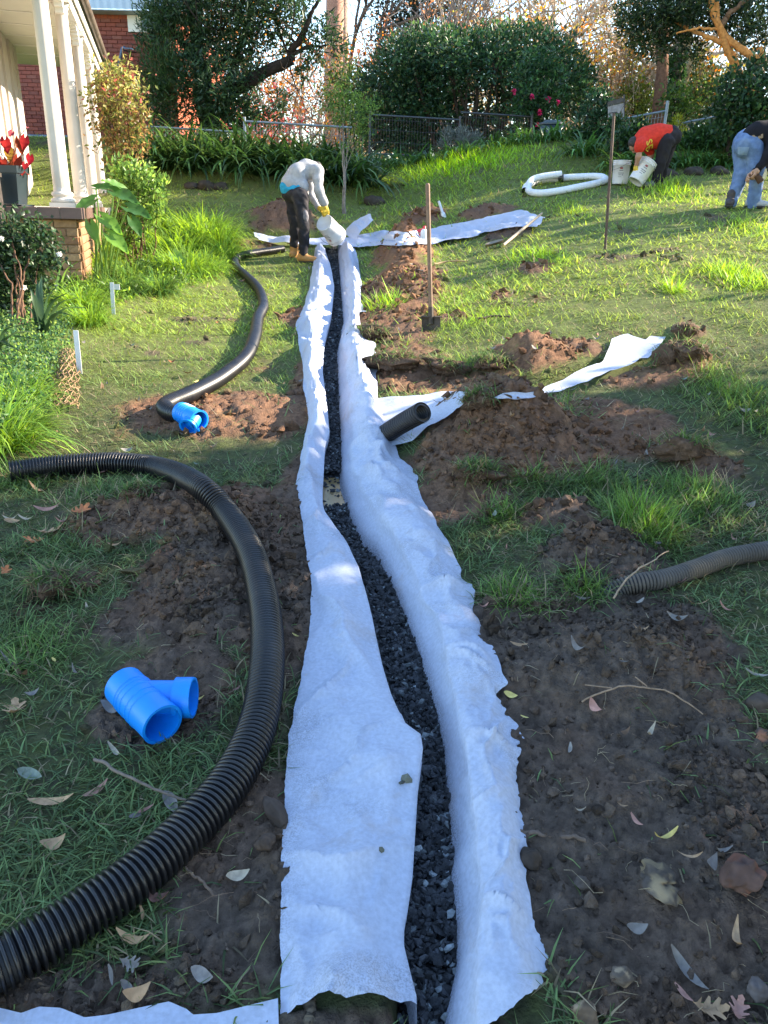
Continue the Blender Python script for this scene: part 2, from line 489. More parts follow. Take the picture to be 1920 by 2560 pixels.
# ================================================================== soil crumbs and clods
def rocks(P, size, col, n=12, flat=.75):
    """many small angular lumps in one go; each a jittered 12-vertex icosahedron"""
    t = (1 + 5 ** .5) / 2
    V0 = np.array([(-1, t, 0), (1, t, 0), (-1, -t, 0), (1, -t, 0), (0, -1, t), (0, 1, t), (0, -1, -t), (0, 1, -t), (t, 0, -1), (t, 0, 1), (-t, 0, -1), (-t, 0, 1)]) / 1.9
    F0 = np.array([(0, 11, 5), (0, 5, 1), (0, 1, 7), (0, 7, 10), (0, 10, 11), (1, 5, 9), (5, 11, 4), (11, 10, 2), (10, 7, 6), (7, 1, 8), (3, 9, 4), (3, 4, 2), (3, 2, 6),
                   (3, 6, 8), (3, 8, 9), (4, 9, 5), (2, 4, 11), (6, 2, 10), (8, 6, 7), (9, 8, 1)])
    N = len(P)
    V = V0[None] * (1 + .28 * rng.normal(size=(N, 12, 1))) + .10 * rng.normal(size=(N, 12, 3))
    V = V * (np.array([1, 1, flat]) * (1 + .25 * rng.normal(size=(N, 1, 3))))
    q = rng.normal(size=(N, 4)); q /= np.linalg.norm(q, axis=1)[:, None]
    q[:, 1:3] *= .55; q /= np.linalg.norm(q, axis=1)[:, None]
    w_, x_, y_, z_ = q.T
    Rm = np.stack([1 - 2 * (y_ * y_ + z_ * z_), 2 * (x_ * y_ - z_ * w_), 2 * (x_ * z_ + y_ * w_), 2 * (x_ * y_ + z_ * w_), 1 - 2 * (x_ * x_ + z_ * z_), 2 * (y_ * z_ - x_ * w_),
                   2 * (x_ * z_ - y_ * w_), 2 * (y_ * z_ + x_ * w_), 1 - 2 * (x_ * x_ + y_ * y_)], -1).reshape(N, 3, 3)
    V = np.einsum('nij,nvj->nvi', Rm, V) * np.asarray(size)[:, None, None] + P[:, None]
    F = (F0[None] + (np.arange(N) * 12)[:, None, None]).reshape(-1, 3)
    C = np.repeat(np.broadcast_to(col, (N, 3)), 12, 0)
    return V.reshape(-1, 3), F, C
def fan_points(n, y0, y1, p):
    """random ground points, density falling with distance"""
    u = rng.random(n)
    y = (y0 ** (2 - p) + u * (y1 ** (2 - p) - y0 ** (2 - p))) ** (1 / (2 - p)) if p != 2 else y0 * (y1 / y0) ** u
    x = (rng.random(n) * 2 - 1) * (.85 + .60 * y)
    return x, y
FAB_PAD = 0.0
def under_fabric(x, y):
    lo = np.interp(y, _foy, _fol); hi = np.interp(y, _foy, _fox)
    return (x > lo - .005) & (x < hi + .005) & (y < _foy[-1]) & (y > .95)
_p1 = cast(LO(_rows), _rows, 0.02); _p2 = cast(RO(_rows), _rows, 0.02)
_foy = ((_p1[:, 1] + _p2[:, 1]) / 2); _k = np.argsort(_foy); _foy = _foy[_k]; _fol = _p1[:, 0][_k]; _fox = _p2[:, 0][_k]

M_CLOD = vcol('crumbly_soil', rough=1, spec=.1, var=.3, scale=60, bump=.8, bscale=150, island=.35)
cl = MB()
for (n, y0, y1, smin, smax) in ((34000, .8, 3.8, .003, .015), (300, .9, 3.2, .012, .022), (12000, 2.2, 9, .006, .030), (5000, 7, 15, .015, .05)):
    x, y = fan_points(n * 2, y0, y1, 1.6)
    m, hh, rd = soil(x, y)
    keep = (rng.random(len(x)) < m * (.12 + .9 * np.clip(fbm(x * 3.3, y * 3.3, 91, 3) * 1.6 + .25 + hh * 4, 0, 1))) & ~under_fabric(x, y)
    x, y, rd, hh = x[keep], y[keep], rd[keep], hh[keep]
    s = smin * (smax / smin) ** (rng.random(len(x)) ** (2.6 - np.clip(hh * 6, 0, 1.2)))
    z = ground_h(x, y) + s * .25
    c = ground_cols(x, y) * (.72 + .4 * rng.random((len(x), 1)))
    V, F, C = rocks(np.stack([x, y, z], 1), s, c)
    cl.add(V, F, C)
o = cl.build('soil_crumbs', M_CLOD, smooth=False)
tag(o, 'loose dark soil crumbs and small clods over the dug patches', 'soil', kind='stuff')

# ================================================================== LAWN GRASS
M_GRASS = leafy('grass_blades', trans=.42, rough=.5, spec=.25)
def ribbons(base, az, el, L, Wd, droop, m=3, col=None, tipcol=None, curl=0.0, prof=None):
    """arching strap blades: vectorised; returns verts, quads, colours"""
    N = len(base); s = np.linspace(0, 1, m + 1)
    P = np.zeros((N, m + 1, 3)); P[:, 0] = base
    for i in range(m):
        e = el - droop * (s[i] + .5 / m)
        a = az + curl * s[i]
        d = np.stack([np.cos(a) * np.cos(e), np.sin(a) * np.cos(e), np.sin(e)], -1)
        P[:, i + 1] = P[:, i] + d * (L / m)[:, None]
    side = np.stack([-np.sin(az), np.cos(az), np.zeros(N)], -1)
    pr = (1 - s ** 2.2) * .92 + .08 if prof is None else np.asarray(prof)
    ww = Wd[:, None] * pr[None] * .5
    V = np.stack([P - side[:, None] * ww[..., None], P + side[:, None] * ww[..., None]], 2)
    V = V.reshape(N, -1, 3)
    i = np.arange(m)
    f = np.stack([2 * i, 2 * i + 1, 2 * i + 3, 2 * i + 2], -1)
    F = (f[None] + (np.arange(N) * 2 * (m + 1))[:, None, None]).reshape(-1, 4)
    C = None
    if col is not None:
        tc = col if tipcol is None else tipcol
        k = s[None, :, None]
        C = (col[:, None] * (1 - k) + tc[:, None] * k)
        C = np.repeat(C, 2, 1).reshape(-1, 3)
    return V.reshape(-1, 3), F, C
_lf = cast([700, 350], [2520, 2525]); LOWF = (_lf[0][0], _lf[1][1])      # sheet lying at the lower left
LUSH = []
for (cx, cy, rx, ry, a) in ((1170, 420, 230, 45, 1.0), (1000, 430, 120, 40, .8), (1660, 475, 90, 35, .7), (1420, 530, 70, 25, .4), (1330, 640, 90, 20, .7), (1680, 725, 26, 18, 1.0), (1850, 700, 70, 40, .7), (1880, 570, 80, 30, .5),
                           (1600, 1310, 90, 60, 1.0), (1740, 1250, 120, 90, .6), (1840, 1000, 100, 120, .6), (1250, 1290, 80, 30, .7), (1290, 1510, 120, 60, .8), (1450, 1480, 60, 40, .8), (960, 760, 60, 22, .8), (1200, 800, 120, 22, .5),
                           (80, 1640, 120, 80, .5), (200, 1330, 120, 60, .3), (300, 1230, 200, 40, .3), (70, 1200, 90, 30, .6), (880, 880, 60, 25, .5), (1000, 860, 60, 20, .5), (1130, 915, 110, 18, .5), (1180, 1060, 70, 30, .4), (1200, 1210, 90, 30, .5), (1330, 1190, 70, 30, .5),
                           (1480, 1200, 120, 50, .5), (1640, 1110, 80, 30, .5), (1420, 1020, 60, 30, .5)):
    c, e, n_, s_ = cast([cx, cx + rx, cx, cx], [cy, cy, cy - ry, cy + ry], hf=smooth_h)
    LUSH.append((c[0], (n_[1] + s_[1]) / 2, abs(e[0] - c[0]), abs(n_[1] - s_[1]) / 2, a))
def lush(x, y):
    v = np.zeros(np.shape(x))
    for (cx, cy, rx, ry, a) in LUSH:
        v = np.maximum(v, a * np.exp(-(((x - cx) / rx) ** 2 + ((y - cy) / ry) ** 2) * 1.1))
    return v
gr = MB()
for (n, y0, y1, p, wd, ln) in ((112000, .85, 3.6, 1.2, .0046, .058), (160000, 2.8, 9.0, 1.35, .0075, .070), (150000, 7.0, 22, 1.25, .0150, .085)):
    x, y = fan_points(n * 2, y0, y1, p)
    m, hh, rd = soil(x, y); lu = lush(x, y)
    patch = fbm(x * 2.2, y * 2.2, 101, 4)
    dens = np.clip(np.where(y > 5, .82, .62) + patch * np.where(y > 5, .6, .9) + lu, .12, 1)
    edge = sstep(1.0, .45, m)
    keep = (rng.random(len(x)) < np.clip(edge * dens + m * np.where(y < 4, .012, .04) + lu * .55 * (lu > .25), 0, 1)) & ~under_fabric(x, y) & (trench(x, y) < .2)
    keep &= seg_dist(x, y, SIDE_TRENCH) > .12
    keep &= (y > LOWF[1]) | (x > LOWF[0])
    keep &= seg_dist(x, y, CROSS_TRENCH) > .2
    x, y, lu, patch, m = x[keep], y[keep], lu[keep], patch[keep], m[keep]
    N = len(x); z = ground_h(x, y) - .004
    L = ln * (.45 + 1.0 * rng.random(N)) * (1 + 1.5 * lu + .5 * np.clip(patch, -.6, 1)) * np.where(y > 13, 1.25, 1)
    dry = np.clip(.16 - .5 * patch + .25 * (1 - lu) * fbm(x * 6, y * 6, 111, 2) + .2 * m - .3 * lu, .04, .8)
    isd = rng.random(N) < dry
    gcol = np.array([.135, .205, .088]) * (1 - lu[:, None]) + np.array([.13, .27, .040]) * lu[:, None]
    gcol = gcol * (.4 + 1.1 * rng.random((N, 1)) ** 1.3) + np.array([.05, .04, .0]) * rng.random((N, 1)) ** 2
    gcol = gcol * (1 + sstep(3.5, 8, y)[:, None] * np.array([1.15, 1.05, .05]))  # lusher grass uphill; colour also brightened for sun grazing the slope
    dcol = np.array([.32, .26, .16]) * (.5 + .9 * rng.random((N, 1)))
    c = np.where(isd[:, None], dcol, gcol)
    lay = rng.random(N)
    el = R(12) + R(70) * rng.random(N) ** .8 * (.75 + .35 * lu) ; el = np.where(lay < np.where(y < 4, .6, .40) * (1 - lu), R(8) * rng.random(N), el)
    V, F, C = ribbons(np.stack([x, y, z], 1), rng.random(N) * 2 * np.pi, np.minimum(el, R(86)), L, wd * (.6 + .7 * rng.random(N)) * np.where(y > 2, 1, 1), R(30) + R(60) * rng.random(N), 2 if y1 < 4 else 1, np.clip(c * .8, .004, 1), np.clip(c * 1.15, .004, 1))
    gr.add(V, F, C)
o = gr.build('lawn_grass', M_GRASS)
tag(o, 'green lawn grass with dry straw blades around the dug soil', 'grass', kind='stuff')
print('grass', gr.n)

# ================================================================== FABRIC
def fabric_mat():
    m, t, b = new_mat('white_geotextile')
    tc = nn(t, 'ShaderNodeTexCoord')
    n1 = nn(t, 'ShaderNodeTexNoise'); n1.inputs['Scale'].default_value = 90; n1.inputs['Detail'].default_value = 4
    n2 = nn(t, 'ShaderNodeTexNoise'); n2.inputs['Scale'].default_value = 4.5; n2.inputs['Detail'].default_value = 8; n2.inputs['Roughness'].default_value = .7
    n4 = nn(t, 'ShaderNodeTexNoise'); n4.inputs['Scale'].default_value = 260; n4.inputs['Detail'].default_value = 2
    for n in (n1, n2, n4): t.links.new(tc.outputs['Object'], n.inputs['Vector'])
    r1 = nn(t, 'ShaderNodeMapRange'); r1.inputs[1].default_value = .3; r1.inputs[2].default_value = .7; r1.inputs[3].default_value = .86; r1.inputs[4].default_value = 1.06
    t.links.new(n1.outputs[0], r1.inputs[0])
    mx = nn(t, 'ShaderNodeMix', data_type='RGBA', blend_type='MULTIPLY'); mx.inputs[0].default_value = 1; mx.inputs[6].default_value = (.53, .57, .69, 1)
    t.links.new(r1.outputs[0], mx.inputs[7])
    r2 = nn(t, 'ShaderNodeMapRange'); r2.inputs[1].default_value = .56; r2.inputs[2].default_value = .74; r2.inputs[4].default_value = .45
    t.links.new(n2.outputs[0], r2.inputs[0])
    m2 = nn(t, 'ShaderNodeMix', data_type='RGBA'); m2.inputs[7].default_value = (.42, .30, .2, 1)
    t.links.new(r2.outputs[0], m2.inputs[0]); t.links.new(mx.outputs[2], m2.inputs[6])
    a = nn(t, 'ShaderNodeAttribute', attribute_name='col')        # dirt splashed up from the gravel
    r3 = nn(t, 'ShaderNodeMapRange'); r3.inputs[1].default_value = .45; r3.inputs[2].default_value = .62
    t.links.new(n4.outputs[0], r3.inputs[0])
    mu = nn(t, 'ShaderNodeMath', operation='MULTIPLY'); sp = nn(t, 'ShaderNodeSeparateColor')
    t.links.new(a.outputs[0], sp.inputs[0]); t.links.new(sp.outputs[0], mu.inputs[0]); t.links.new(r3.outputs[0], mu.inputs[1])
    m3 = nn(t, 'ShaderNodeMix', data_type='RGBA'); m3.inputs[7].default_value = (.05, .045, .045, 1)
    t.links.new(mu.outputs[0], m3.inputs[0]); t.links.new(m2.outputs[2], m3.inputs[6])
    t.links.new(m3.outputs[2], b.inputs['Base Color'])
    b.inputs['Roughness'].default_value = .85; b.inputs['Specular IOR Level'].default_value = .2
    bp = nn(t, 'ShaderNodeBump'); bp.inputs['Strength'].default_value = .35; bp.inputs['Distance'].default_value = .004
    t.links.new(n1.outputs[0], bp.inputs['Height']); t.links.new(bp.outputs[0], b.inputs['Normal'])
    tr = nn(t, 'ShaderNodeBsdfTranslucent'); t.links.new(m3.outputs[2], tr.inputs[0])
    ms = nn(t, 'ShaderNodeMixShader'); ms.inputs[0].default_value = .18
    t.links.new(b.outputs[0], ms.inputs[1]); t.links.new(tr.outputs[0], ms.inputs[2]); t.links.new(ms.outputs[0], t.nodes['Material Output'].inputs[0])
    return m
M_FAB = fabric_mat()
NR = 620
tt = np.linspace(0, 1, NR) ** 0.85
def rows_to(yend): return ROW0 + tt * (yend - ROW0)
cols = []; dirt = []
NL, NW, NB, NRW, NRF = 26, 4, 4, 7, 24
def crease(x, y, s):
    """sharp-crested folds running obliquely"""
    a = 1 - np.abs(fbm(x * 2.6 + y * 1.5, y * 2.2 - x * 1.2, 300 + s, 2)) * 2.4
    b_ = 1 - np.abs(fbm(x * 5.5 - y * 2.4, y * 4.6 + x * 3, 310 + s, 2)) * 2.4
    c_ = 1 - np.abs(fbm(x * 11 + y * 5, y * 8 - x * 6, 320 + s, 2)) * 2.6
    return np.clip(a, 0, 1) ** 4 + .55 * np.clip(b_, 0, 1) ** 4 + .22 * np.clip(c_, 0, 1) ** 3
jag = lambda y, s, a: fbm(y * .030, y * 0 + s, s, 3, .42) * a
for j in range(NL):                       # left flap, outer edge -> lip
    k = j / (NL - 1)
    yend = 2514 + 14 * float(fbm(j * .33, 4.0, 61, 3)) + 5 * rng.random() - 10 * k
    yy = rows_to(yend)
    px = LO(yy) * (1 - k) + LI(yy) * k
    if j == 0: px = px + jag(yy, 5, 5) + rng.normal(size=NR) * .3
    D = np.clip((yy - 620) / 1900, 0.001, 1)
    q = cast(px, yy, 0.0)
    wr = fbm(q[:, 0] * 7 + 3, q[:, 1] * 3.2, 131, 3) * .022 + fbm(q[:, 0] * 3, q[:, 1] * 9, 135, 3) * .010
    far = sstep(1300, 1000, yy)
    wr = wr * (1 + 1.2 * far) + far * .05 * math.sin(math.pi * k) + far * .07 * np.abs(fbm(q[:, 1] * 2.3 + k, k * 1.5 + q[:, 0], 137, 2)) * (1 - k * .6)
    fold = np.exp(-(((yy - 1880) / 120) ** 2)) * .03 * np.clip(k * 1.6 - .5, 0, 1)     # tucked fold at mid length
    wr = wr + crease(q[:, 0] * .8, q[:, 1] * .8, 5) * (.034 + .012 * far) + fbm(q[:, 0] * 2.2, q[:, 1] * 1.6, 139, 2) * .022
    hgt = .018 + .016 * math.sin(math.pi * k) + wr * (.25 + .75 * math.sin(math.pi * min(k * 1.15, 1))) + fold
    q = cast(px, yy, .03, hf=smooth_h); q[:, 2] += np.maximum(hgt, .008) - .03; cols.append(q); dirt.append(.02 + .5 * np.clip(fbm(q[:, 0] * 4, q[:, 1] * 4, 411, 4) * 1.6 - .25, 0, .6))
lip = cols[-1]
for j in range(NW):                       # down the left side of the trench
    k = (j + 1) / NW
    yy = rows_to(2640 if j > 1 else 2560)
    q = cast(LI(yy), yy, .012)
    p = q.copy(); p[:, 0] += .012 * np.sin(k * 2.6) - .03 * k; p[:, 2] = smooth_h(q[:, 0], q[:, 1]) + .012 - (.012 - GRAV + .03) * k
    cols.append(p); dirt.append(np.zeros(NR) + .5 * k)
yy = rows_to(2640); qa = cols[-1]; rb = cast(RI(yy), yy, GRAV)
for j in range(NB):
    k = (j + 1) / (NB + 1)
    p = qa * (1 - k) + rb * k; p[:, 2] -= .05
    cols.append(p); dirt.append(np.zeros(NR) + 1)
_gx = np.maximum(np.interp(yy, [620, 1200, 2600], [.035, .05, .05]), .02)
for j in range(NRW):                      # up the right side, leaning outwards
    k = j / (NRW - 1)
    yy = rows_to(2640 + 130 * k)
    q = cast(RI(yy), yy, GRAV)
    p = q.copy()
    wob = fbm(q[:, 1] * 6, q[:, 1] * 0 + 3 + k, 141, 3) * .03
    p[:, 0] += (.052 * k ** 1.3) + wob * k; p[:, 2] = smooth_h(q[:, 0], q[:, 1]) + GRAV * (1 - k) + .020 * k
    cols.append(p); dirt.append(np.clip(1 - k * 2.0, 0, 1) + np.zeros(NR))
rl = cols[-1]; LIPX, LIPY = proj(rl)
for j in range(1, NRF):                   # right flap
    k = j / (NRF - 1)
    yend = 2580 - 140 * k ** 1.6 + 8 * rng.random()
    yy = rows_to(yend)
    a_ = cast(RI(yy), yy, .0); px1 = RO(yy)
    lipx = np.interp(yy, LIPY, LIPX)
    px = lipx * (1 - k) + px1 * k
    px = px + (jag(yy, 9, 34) * np.clip(fbm(yy * .008, yy * 0, 401, 3) * 2.2 + .35, .05, 1.3) + fbm(yy * .011, yy * 0 + 7, 403, 2) * 12) * max(0, k * 6 - 5)
    q = cast(px, yy, 0.0)
    far = sstep(1400, 900, yy)
    wr = fbm(q[:, 0] * 6 + q[:, 1] * 2, q[:, 1] * 3.0 - q[:, 0] * 3, 151, 3) * .026 + np.abs(fbm(q[:, 0] * 4 + q[:, 1] * 3.5, q[:, 1] * 1.2, 155, 2)) * .03
    wr = wr * (1 + 1.0 * far) + far * .055 * math.sin(math.pi * k) + far * .07 * np.abs(fbm(q[:, 1] * 2.1 - k, k * 1.4 + q[:, 0], 157, 2)) * (.3 + k * .7)
    wr = wr + crease(q[:, 0], q[:, 1], 9) * (.038 + .010 * far)
    hgt = .020 * (1 - k) + .012 + .018 * math.sin(math.pi * k) + wr * (.3 + .7 * math.sin(math.pi * min(k * 1.1, 1)))
    q = cast(px, yy, .03, hf=smooth_h); q[:, 2] += np.maximum(hgt, .008) - .03; cols.append(q); dirt.append(.02 + .5 * np.clip(fbm(q[:, 0] * 4, q[:, 1] * 4, 413, 4) * 1.6 - .2 + .25 * k, 0, .6))
Pf = np.stack(cols, 1)
gb = MB(); gb.grid(Pf, np.repeat(np.stack(dirt, 1).reshape(-1, 1), 3, 1))
o = gb.build('geotextile_lining', M_FAB)
tag(o, 'long white geotextile sheet lining the gravel trench, flaps folded out both sides', 'geotextile sheet')

def strip_fabric(name, upper, lower, label, n=90, nc=16, sag=.05, amp=.02, lift=.03, seed=1, group=None):
    u = np.array(upper, float); l = np.array(lower, float)
    def res(p):
        s = np.concatenate([[0], np.cumsum(np.hypot(*np.diff(p[:, :2], axis=0).T))]); s /= s[-1]
        t = np.linspace(0, 1, n)
        return np.stack([np.interp(t, s, p[:, k]) for k in range(p.shape[1])], 1)
    u, l = res(u), res(l)
    P = []
    for j in range(nc):
        k = j / (nc - 1)
        p = l * (1 - k) + u * k
        px, py = p[:, 0], p[:, 1]
        ex = p[:, 2] if p.shape[1] > 2 else 0
        q = cast(px, py, 0.0)
        wr = fbm(q[:, 0] * 6, q[:, 1] * 6, 161 + seed, 3) * amp + np.abs(fbm(q[:, 0] * 2.6 + q[:, 1] * 1.1, q[:, 1] * 1.3 + k * .6, 165 + seed, 3)) * amp * 2.2
        h = lift - sag * math.sin(math.pi * k) + wr * (.35 + math.sin(math.pi * k))
        pp = cast(px, py, lift + ex, hf=smooth_h); pp[:, 2] += np.maximum(h, .025) - lift; P.append(pp)
    b = MB(); b.grid(np.stack(P, 1), (.02, .02, .02))
    o = b.build(name, M_FAB)
    return tag(o, label, 'geotextile sheet', group)
strip_fabric('geotextile_sheet',
    [(634, 582), (665, 588), (723, 597), (810, 594), (871, 596), (922, 582), (958, 577), (1012, 583), (1076, 573), (1157, 556), (1208, 547), (1263, 533), (1307, 528), (1340, 538), (1363, 543)],
    [(647, 601), (680, 607), (723, 611), (813, 612), (867, 616), (896, 619), (960, 616), (1010, 612), (1081, 610), (1129, 601), (1195, 589), (1208, 580), (1271, 571), (1309, 569), (1342, 567)],
    'white geotextile strip stretched across the slope behind the pouring worker', 150, 16, .03, .045, .05, 2)
strip_fabric('geotextile_sheet',
    [(863, 590, .02), (866, 575, .10), (880, 560, .18), (900, 545, .26), (921, 537, .32)], [(884, 604, .02), (893, 592, .08), (905, 578, .14), (918, 566, .2), (933, 552, .26)],
    'small white geotextile flap sticking up behind the tipped bucket', 30, 10, .0, .035, .02, 5)
strip_fabric('geotextile_sheet',
    [(940, 1000), (1029, 995), (1106, 982), (1152, 979), (1187, 984), (1338, 982), (1423, 942), (1446, 930), (1508, 903), (1522, 872, ), (1530, 846), (1569, 834), (1616, 848), (1627, 838), (1664, 841)],
    [(955, 1124), (1029, 1101), (1067, 1070), (1121, 1040), (1140, 1020), (1342, 990), (1403, 977), (1473, 952), (1527, 925), (1569, 915), (1590, 905), (1600, 893), (1621, 893), (1640, 872), (1655, 855)],
    'crumpled white geotextile lying in the side trench that runs off past the soil pile', 150, 16, .04, .035, .03, 3)
strip_fabric('geotextile_sheet',
    [(-60, 2518), (0, 2524), (54, 2537), (98, 2521), (152, 2524), (212, 2548), (271, 2541), (347, 2524), (423, 2508), (467, 2527), (483, 2541), (543, 2537), (695, 2500)],
    [(-60, 2760), (100, 2760), (300, 2760), (500, 2760), (600, 2760), (703, 2760)],
    'edge of another white geotextile sheet at the bottom of the picture beside the pipe', 110, 16, .0, .008, .02, 4)

# ================================================================== GRAVEL
M_GRAV = vcol('blue_metal_gravel', rough=.75, spec=.35, var=.25, scale=120, bump=.3, bscale=220, island=.45)
def in_puddle(y): return (y > PUD[0]) & (y < PUD[1])
PUD = sorted([cast(830, 1268, GRAV)[1], cast(830, 1182, GRAV)[1]])
yy = np.linspace(600, 2640, 260)
bl = cast(LI(yy), yy, GRAV); br = cast(RI(yy), yy, GRAV)
P = []
for k in np.linspace(-.1, 1.12, 9):
    p = bl * (1 - k) + br * k; p[:, 2] = smooth_h(p[:, 0], p[:, 1]) + GRAV - .018 + fbm(p[:, 0] * 12, p[:, 1] * 12, 171, 2) * .008
    p[:, 2] -= .03 * sstep(0, .04, p[:, 1] - PUD[0]) * sstep(0, .04, PUD[1] - p[:, 1])
    P.append(p)
b = MB(); b.grid(np.stack(P, 1), (.022, .023, .026))
bed = b.build('gravel_bed', M_GRAV); tag(bed, kind='structure')
gv = MB(); tot = 0
for (y0, y1, sp, s0, s1) in ((.9, 2.6, .0105, .006, .0135), (2.6, 5.0, .0135, .008, .014), (5.0, _ty[-1] + .1, .021, .011, .018)):
    ny = int((y1 - y0) / sp)
    for rep in range(2):
        y = y0 + (np.arange(ny) + rng.random(ny)) * sp
        xl = np.interp(y, _ty, _tl); xr = np.interp(y, _ty, _tr)
        nx = np.maximum(((xr - xl + .06) / sp).astype(int), 3)
        yr = np.repeat(y, nx); xx = np.concatenate([a_ - .03 + (np.arange(k) + rng.random(k)) * ((b_ - a_ + .05) / k) for a_, b_, k in zip(xl, xr, nx)])
        yr = yr + rng.normal(size=len(yr)) * sp * .5
        keep = ~(in_puddle(yr) & (rng.random(len(yr)) > .18))
        if rep == 1: keep &= rng.random(len(yr)) < .55
        xx, yr = xx[keep], yr[keep]
        s = s0 + (s1 - s0) * rng.random(len(xx)) ** 1.5
        z = smooth_h(xx, yr) + GRAV + fbm(xx * 10, yr * 10, 175, 2) * .010 + rep * .007 + rng.normal(size=len(xx)) * .003 - .02 * in_puddle(yr)
        pale = rng.random(len(xx)) < .07
        c = np.where(pale[:, None], np.array([.16, .18, .19]), np.array([.036, .038, .043])) * (.6 + .9 * rng.random((len(xx), 1)))
        V, F, C = rocks(np.stack([xx, yr, z], 1), s, c, flat=.6)
        gv.add(V, F, C); tot += len(xx)
# loose stones lying on the fabric
for (px, py, s) in ((1006, 1955, .010), (1018, 1949, .011), (955, 2125, .004), (910, 1160, .004), (780, 1490, .004)):
    q = cast(px, py, .05, hf=smooth_h)
    V, F, C = rocks(q[None], np.array([s]), np.array([.09, .095, .075])); gv.add(V, F, C)
o = gv.build('gravel', M_GRAV, smooth=False)
tag(o, 'dark grey crushed stone gravel filling the trench', 'gravel', kind='stuff')
print('gravel', tot)
# murky puddle
m, t, b_ = new_mat('muddy_water')
b_.inputs['Base Color'].default_value = (.30, .21, .10, 1); b_.inputs['Roughness'].default_value = .12; b_.inputs['Specular IOR Level'].default_value = .5
b = MB(); yv = np.linspace(PUD[0] - .01, PUD[1] + .02, 14); xl = np.interp(yv, _ty, _tl) - .03; xr = np.interp(yv, _ty, _tr) + .03
zz = smooth_h((xl + xr) / 2, yv).mean() + GRAV - .012
b.grid(np.stack([np.stack([xl * (1 - k) + xr * k, yv, np.full(len(yv), zz)], 1) for k in np.linspace(0, 1, 5)], 1))
o = b.build('water', m); tag(o, kind='structure')
# ================================================================== PIPES
M_PIPE = plain('black_ribbed_plastic', (.009, .009, .011), rough=.36, var=.2, scale=8, spec=.5, stain=(.05, .043, .036), stain_amt=.35, stain_scale=7)
M_PIPEIN = plain('pipe_inside', (.008, .008, .009), rough=.6)
M_PIPEG = plain('dusty_grey_plastic', (.075, .066, .058), rough=.7, var=.25, scale=14, stain=(.13, .10, .07), stain_amt=.7, stain_scale=6)
M_SOCK = plain('white_filter_sock', (.72, .73, .74), rough=.9, var=.06, scale=30, bump=.2, stain=(.45, .42, .36), stain_amt=.3)
M_BLUE = plain('blue_plastic', (.002, .235, .80), rough=.42, var=.05, scale=6, spec=.5, stain=(.10, .12, .16), stain_amt=.12, stain_scale=9)
def pipe(name, pts, r, label, mat, pitch=.0145, amp=.07, spp=7, n=24, group=None, ends=(True, True), cat='drain pipe'):
    c, L = catmull(pts, 8)
    m_ = int(L / pitch * spp)
    c, L = catmull(pts, m_)
    s = np.linspace(0, L, m_)
    rr = r * (1 - amp + amp * np.clip(np.sin(s / pitch * 2 * np.pi) * 1.8 + .5, -1, 1)) if amp else np.full(m_, r)
    b = MB(); b.tube(c, rr, n, caps=False)
    o = b.build(name, mat); tag(o, label, cat, group)
    for e, on in zip((0, 1), ends):          # hollow ends: an inner wall and the cut lip
        if not on: continue
        ii = np.arange(0, min(m_, int(.22 / pitch * spp))) if e == 0 else np.arange(m_ - 1, max(-1, m_ - 1 - int(.22 / pitch * spp)), -1)
        cc = c[ii]; k = MB()
        k.tube(np.concatenate([cc[:1], cc[:1] + (cc[1] - cc[0]) * .01, cc[1::6]]), np.concatenate([[r * .99, r * .86], np.full(len(cc[1::6]), r * .86)]), n, caps=False)
        last = cc[1::6][-1]; t_ = cc[-1] - cc[-2]
        k.lathe([(r * .87, 0), (0.001, 0)], n, None, axis_m(last, t_))
        k.build('inner_wall', M_PIPEIN, o)
    return o
def on_ground(pp, r, lift=0.0):
    pp = np.array(pp, float)
    q = cast(pp[:, 0], pp[:, 1], r + lift, hf=smooth_h)
    return q
A = on_ground([(25, 1178), (150, 1163), (290, 1157), (405, 1171), (498, 1214), (567, 1284), (625, 1377), (657, 1493), (669, 1609), (660, 1736), (631, 1851), (567, 1967), (474, 2071), (347, 2187), (208, 2285), (69, 2372), (-69, 2450), (-260, 2560)], .054)
pipe('ribbed_pipe', A, .054, 'thick black ribbed drain pipe curving through the grass nearest the camera', M_PIPE, .0150, .13)
B = on_ground([(708, 622), (676, 627), (640, 632), (604, 639), (588, 652), (594, 670), (618, 692), (646, 722), (659, 762), (645, 796), (637, 842), (614, 893), (555, 943), (486, 981), (430, 1005), (412, 1018), (428, 1032), (466, 1038)], .054)
pipe('ribbed_pipe', B, .054, 'long black drain pipe winding up the lawn from the blue coupling', M_PIPE, .0145, .03, 4, 16)
s0, s1 = cast([945, 1056], [1098, 1030], [.02, .20], hf=smooth_h)
mid = (s0 + s1) / 2 + np.array([0, 0, .006])
st = pipe('ribbed_pipe', [s0 - (s1 - s0) * .3 + np.array([0, 0, -.01]), s0, mid, s1], .052, 'short black ribbed pipe stub sticking up out of the trench lining', M_PIPE, .019, .16)
Dp = on_ground([(1500, 1462), (1558, 1456), (1612, 1455), (1666, 1446), (1743, 1421), (1820, 1394), (1920, 1376), (2080, 1352)], .034)
Dp[0][2] -= .07; Dp[1][2] -= .02
pipe('ribbed_pipe', Dp, .036, 'dusty grey ribbed pipe half buried in the dark mound', M_PIPEG, .012, .10)
W = on_ground([(1312, 477), (1318, 464), (1347, 452), (1398, 446), (1437, 443), (1482, 441), (1506, 443), (1513, 451), (1484, 460), (1440, 469), (1400, 477), (1352, 483), (1322, 477), (1326, 462), (1352, 456), (1402, 449)], .058)
W[-3:, 2] += np.array([.06, .09, .09])
pw = pipe('coiled_pipe', W, .058, 'loop of white sock-covered pipe lying on the upper lawn', M_SOCK, .05, .012, 6, 16)
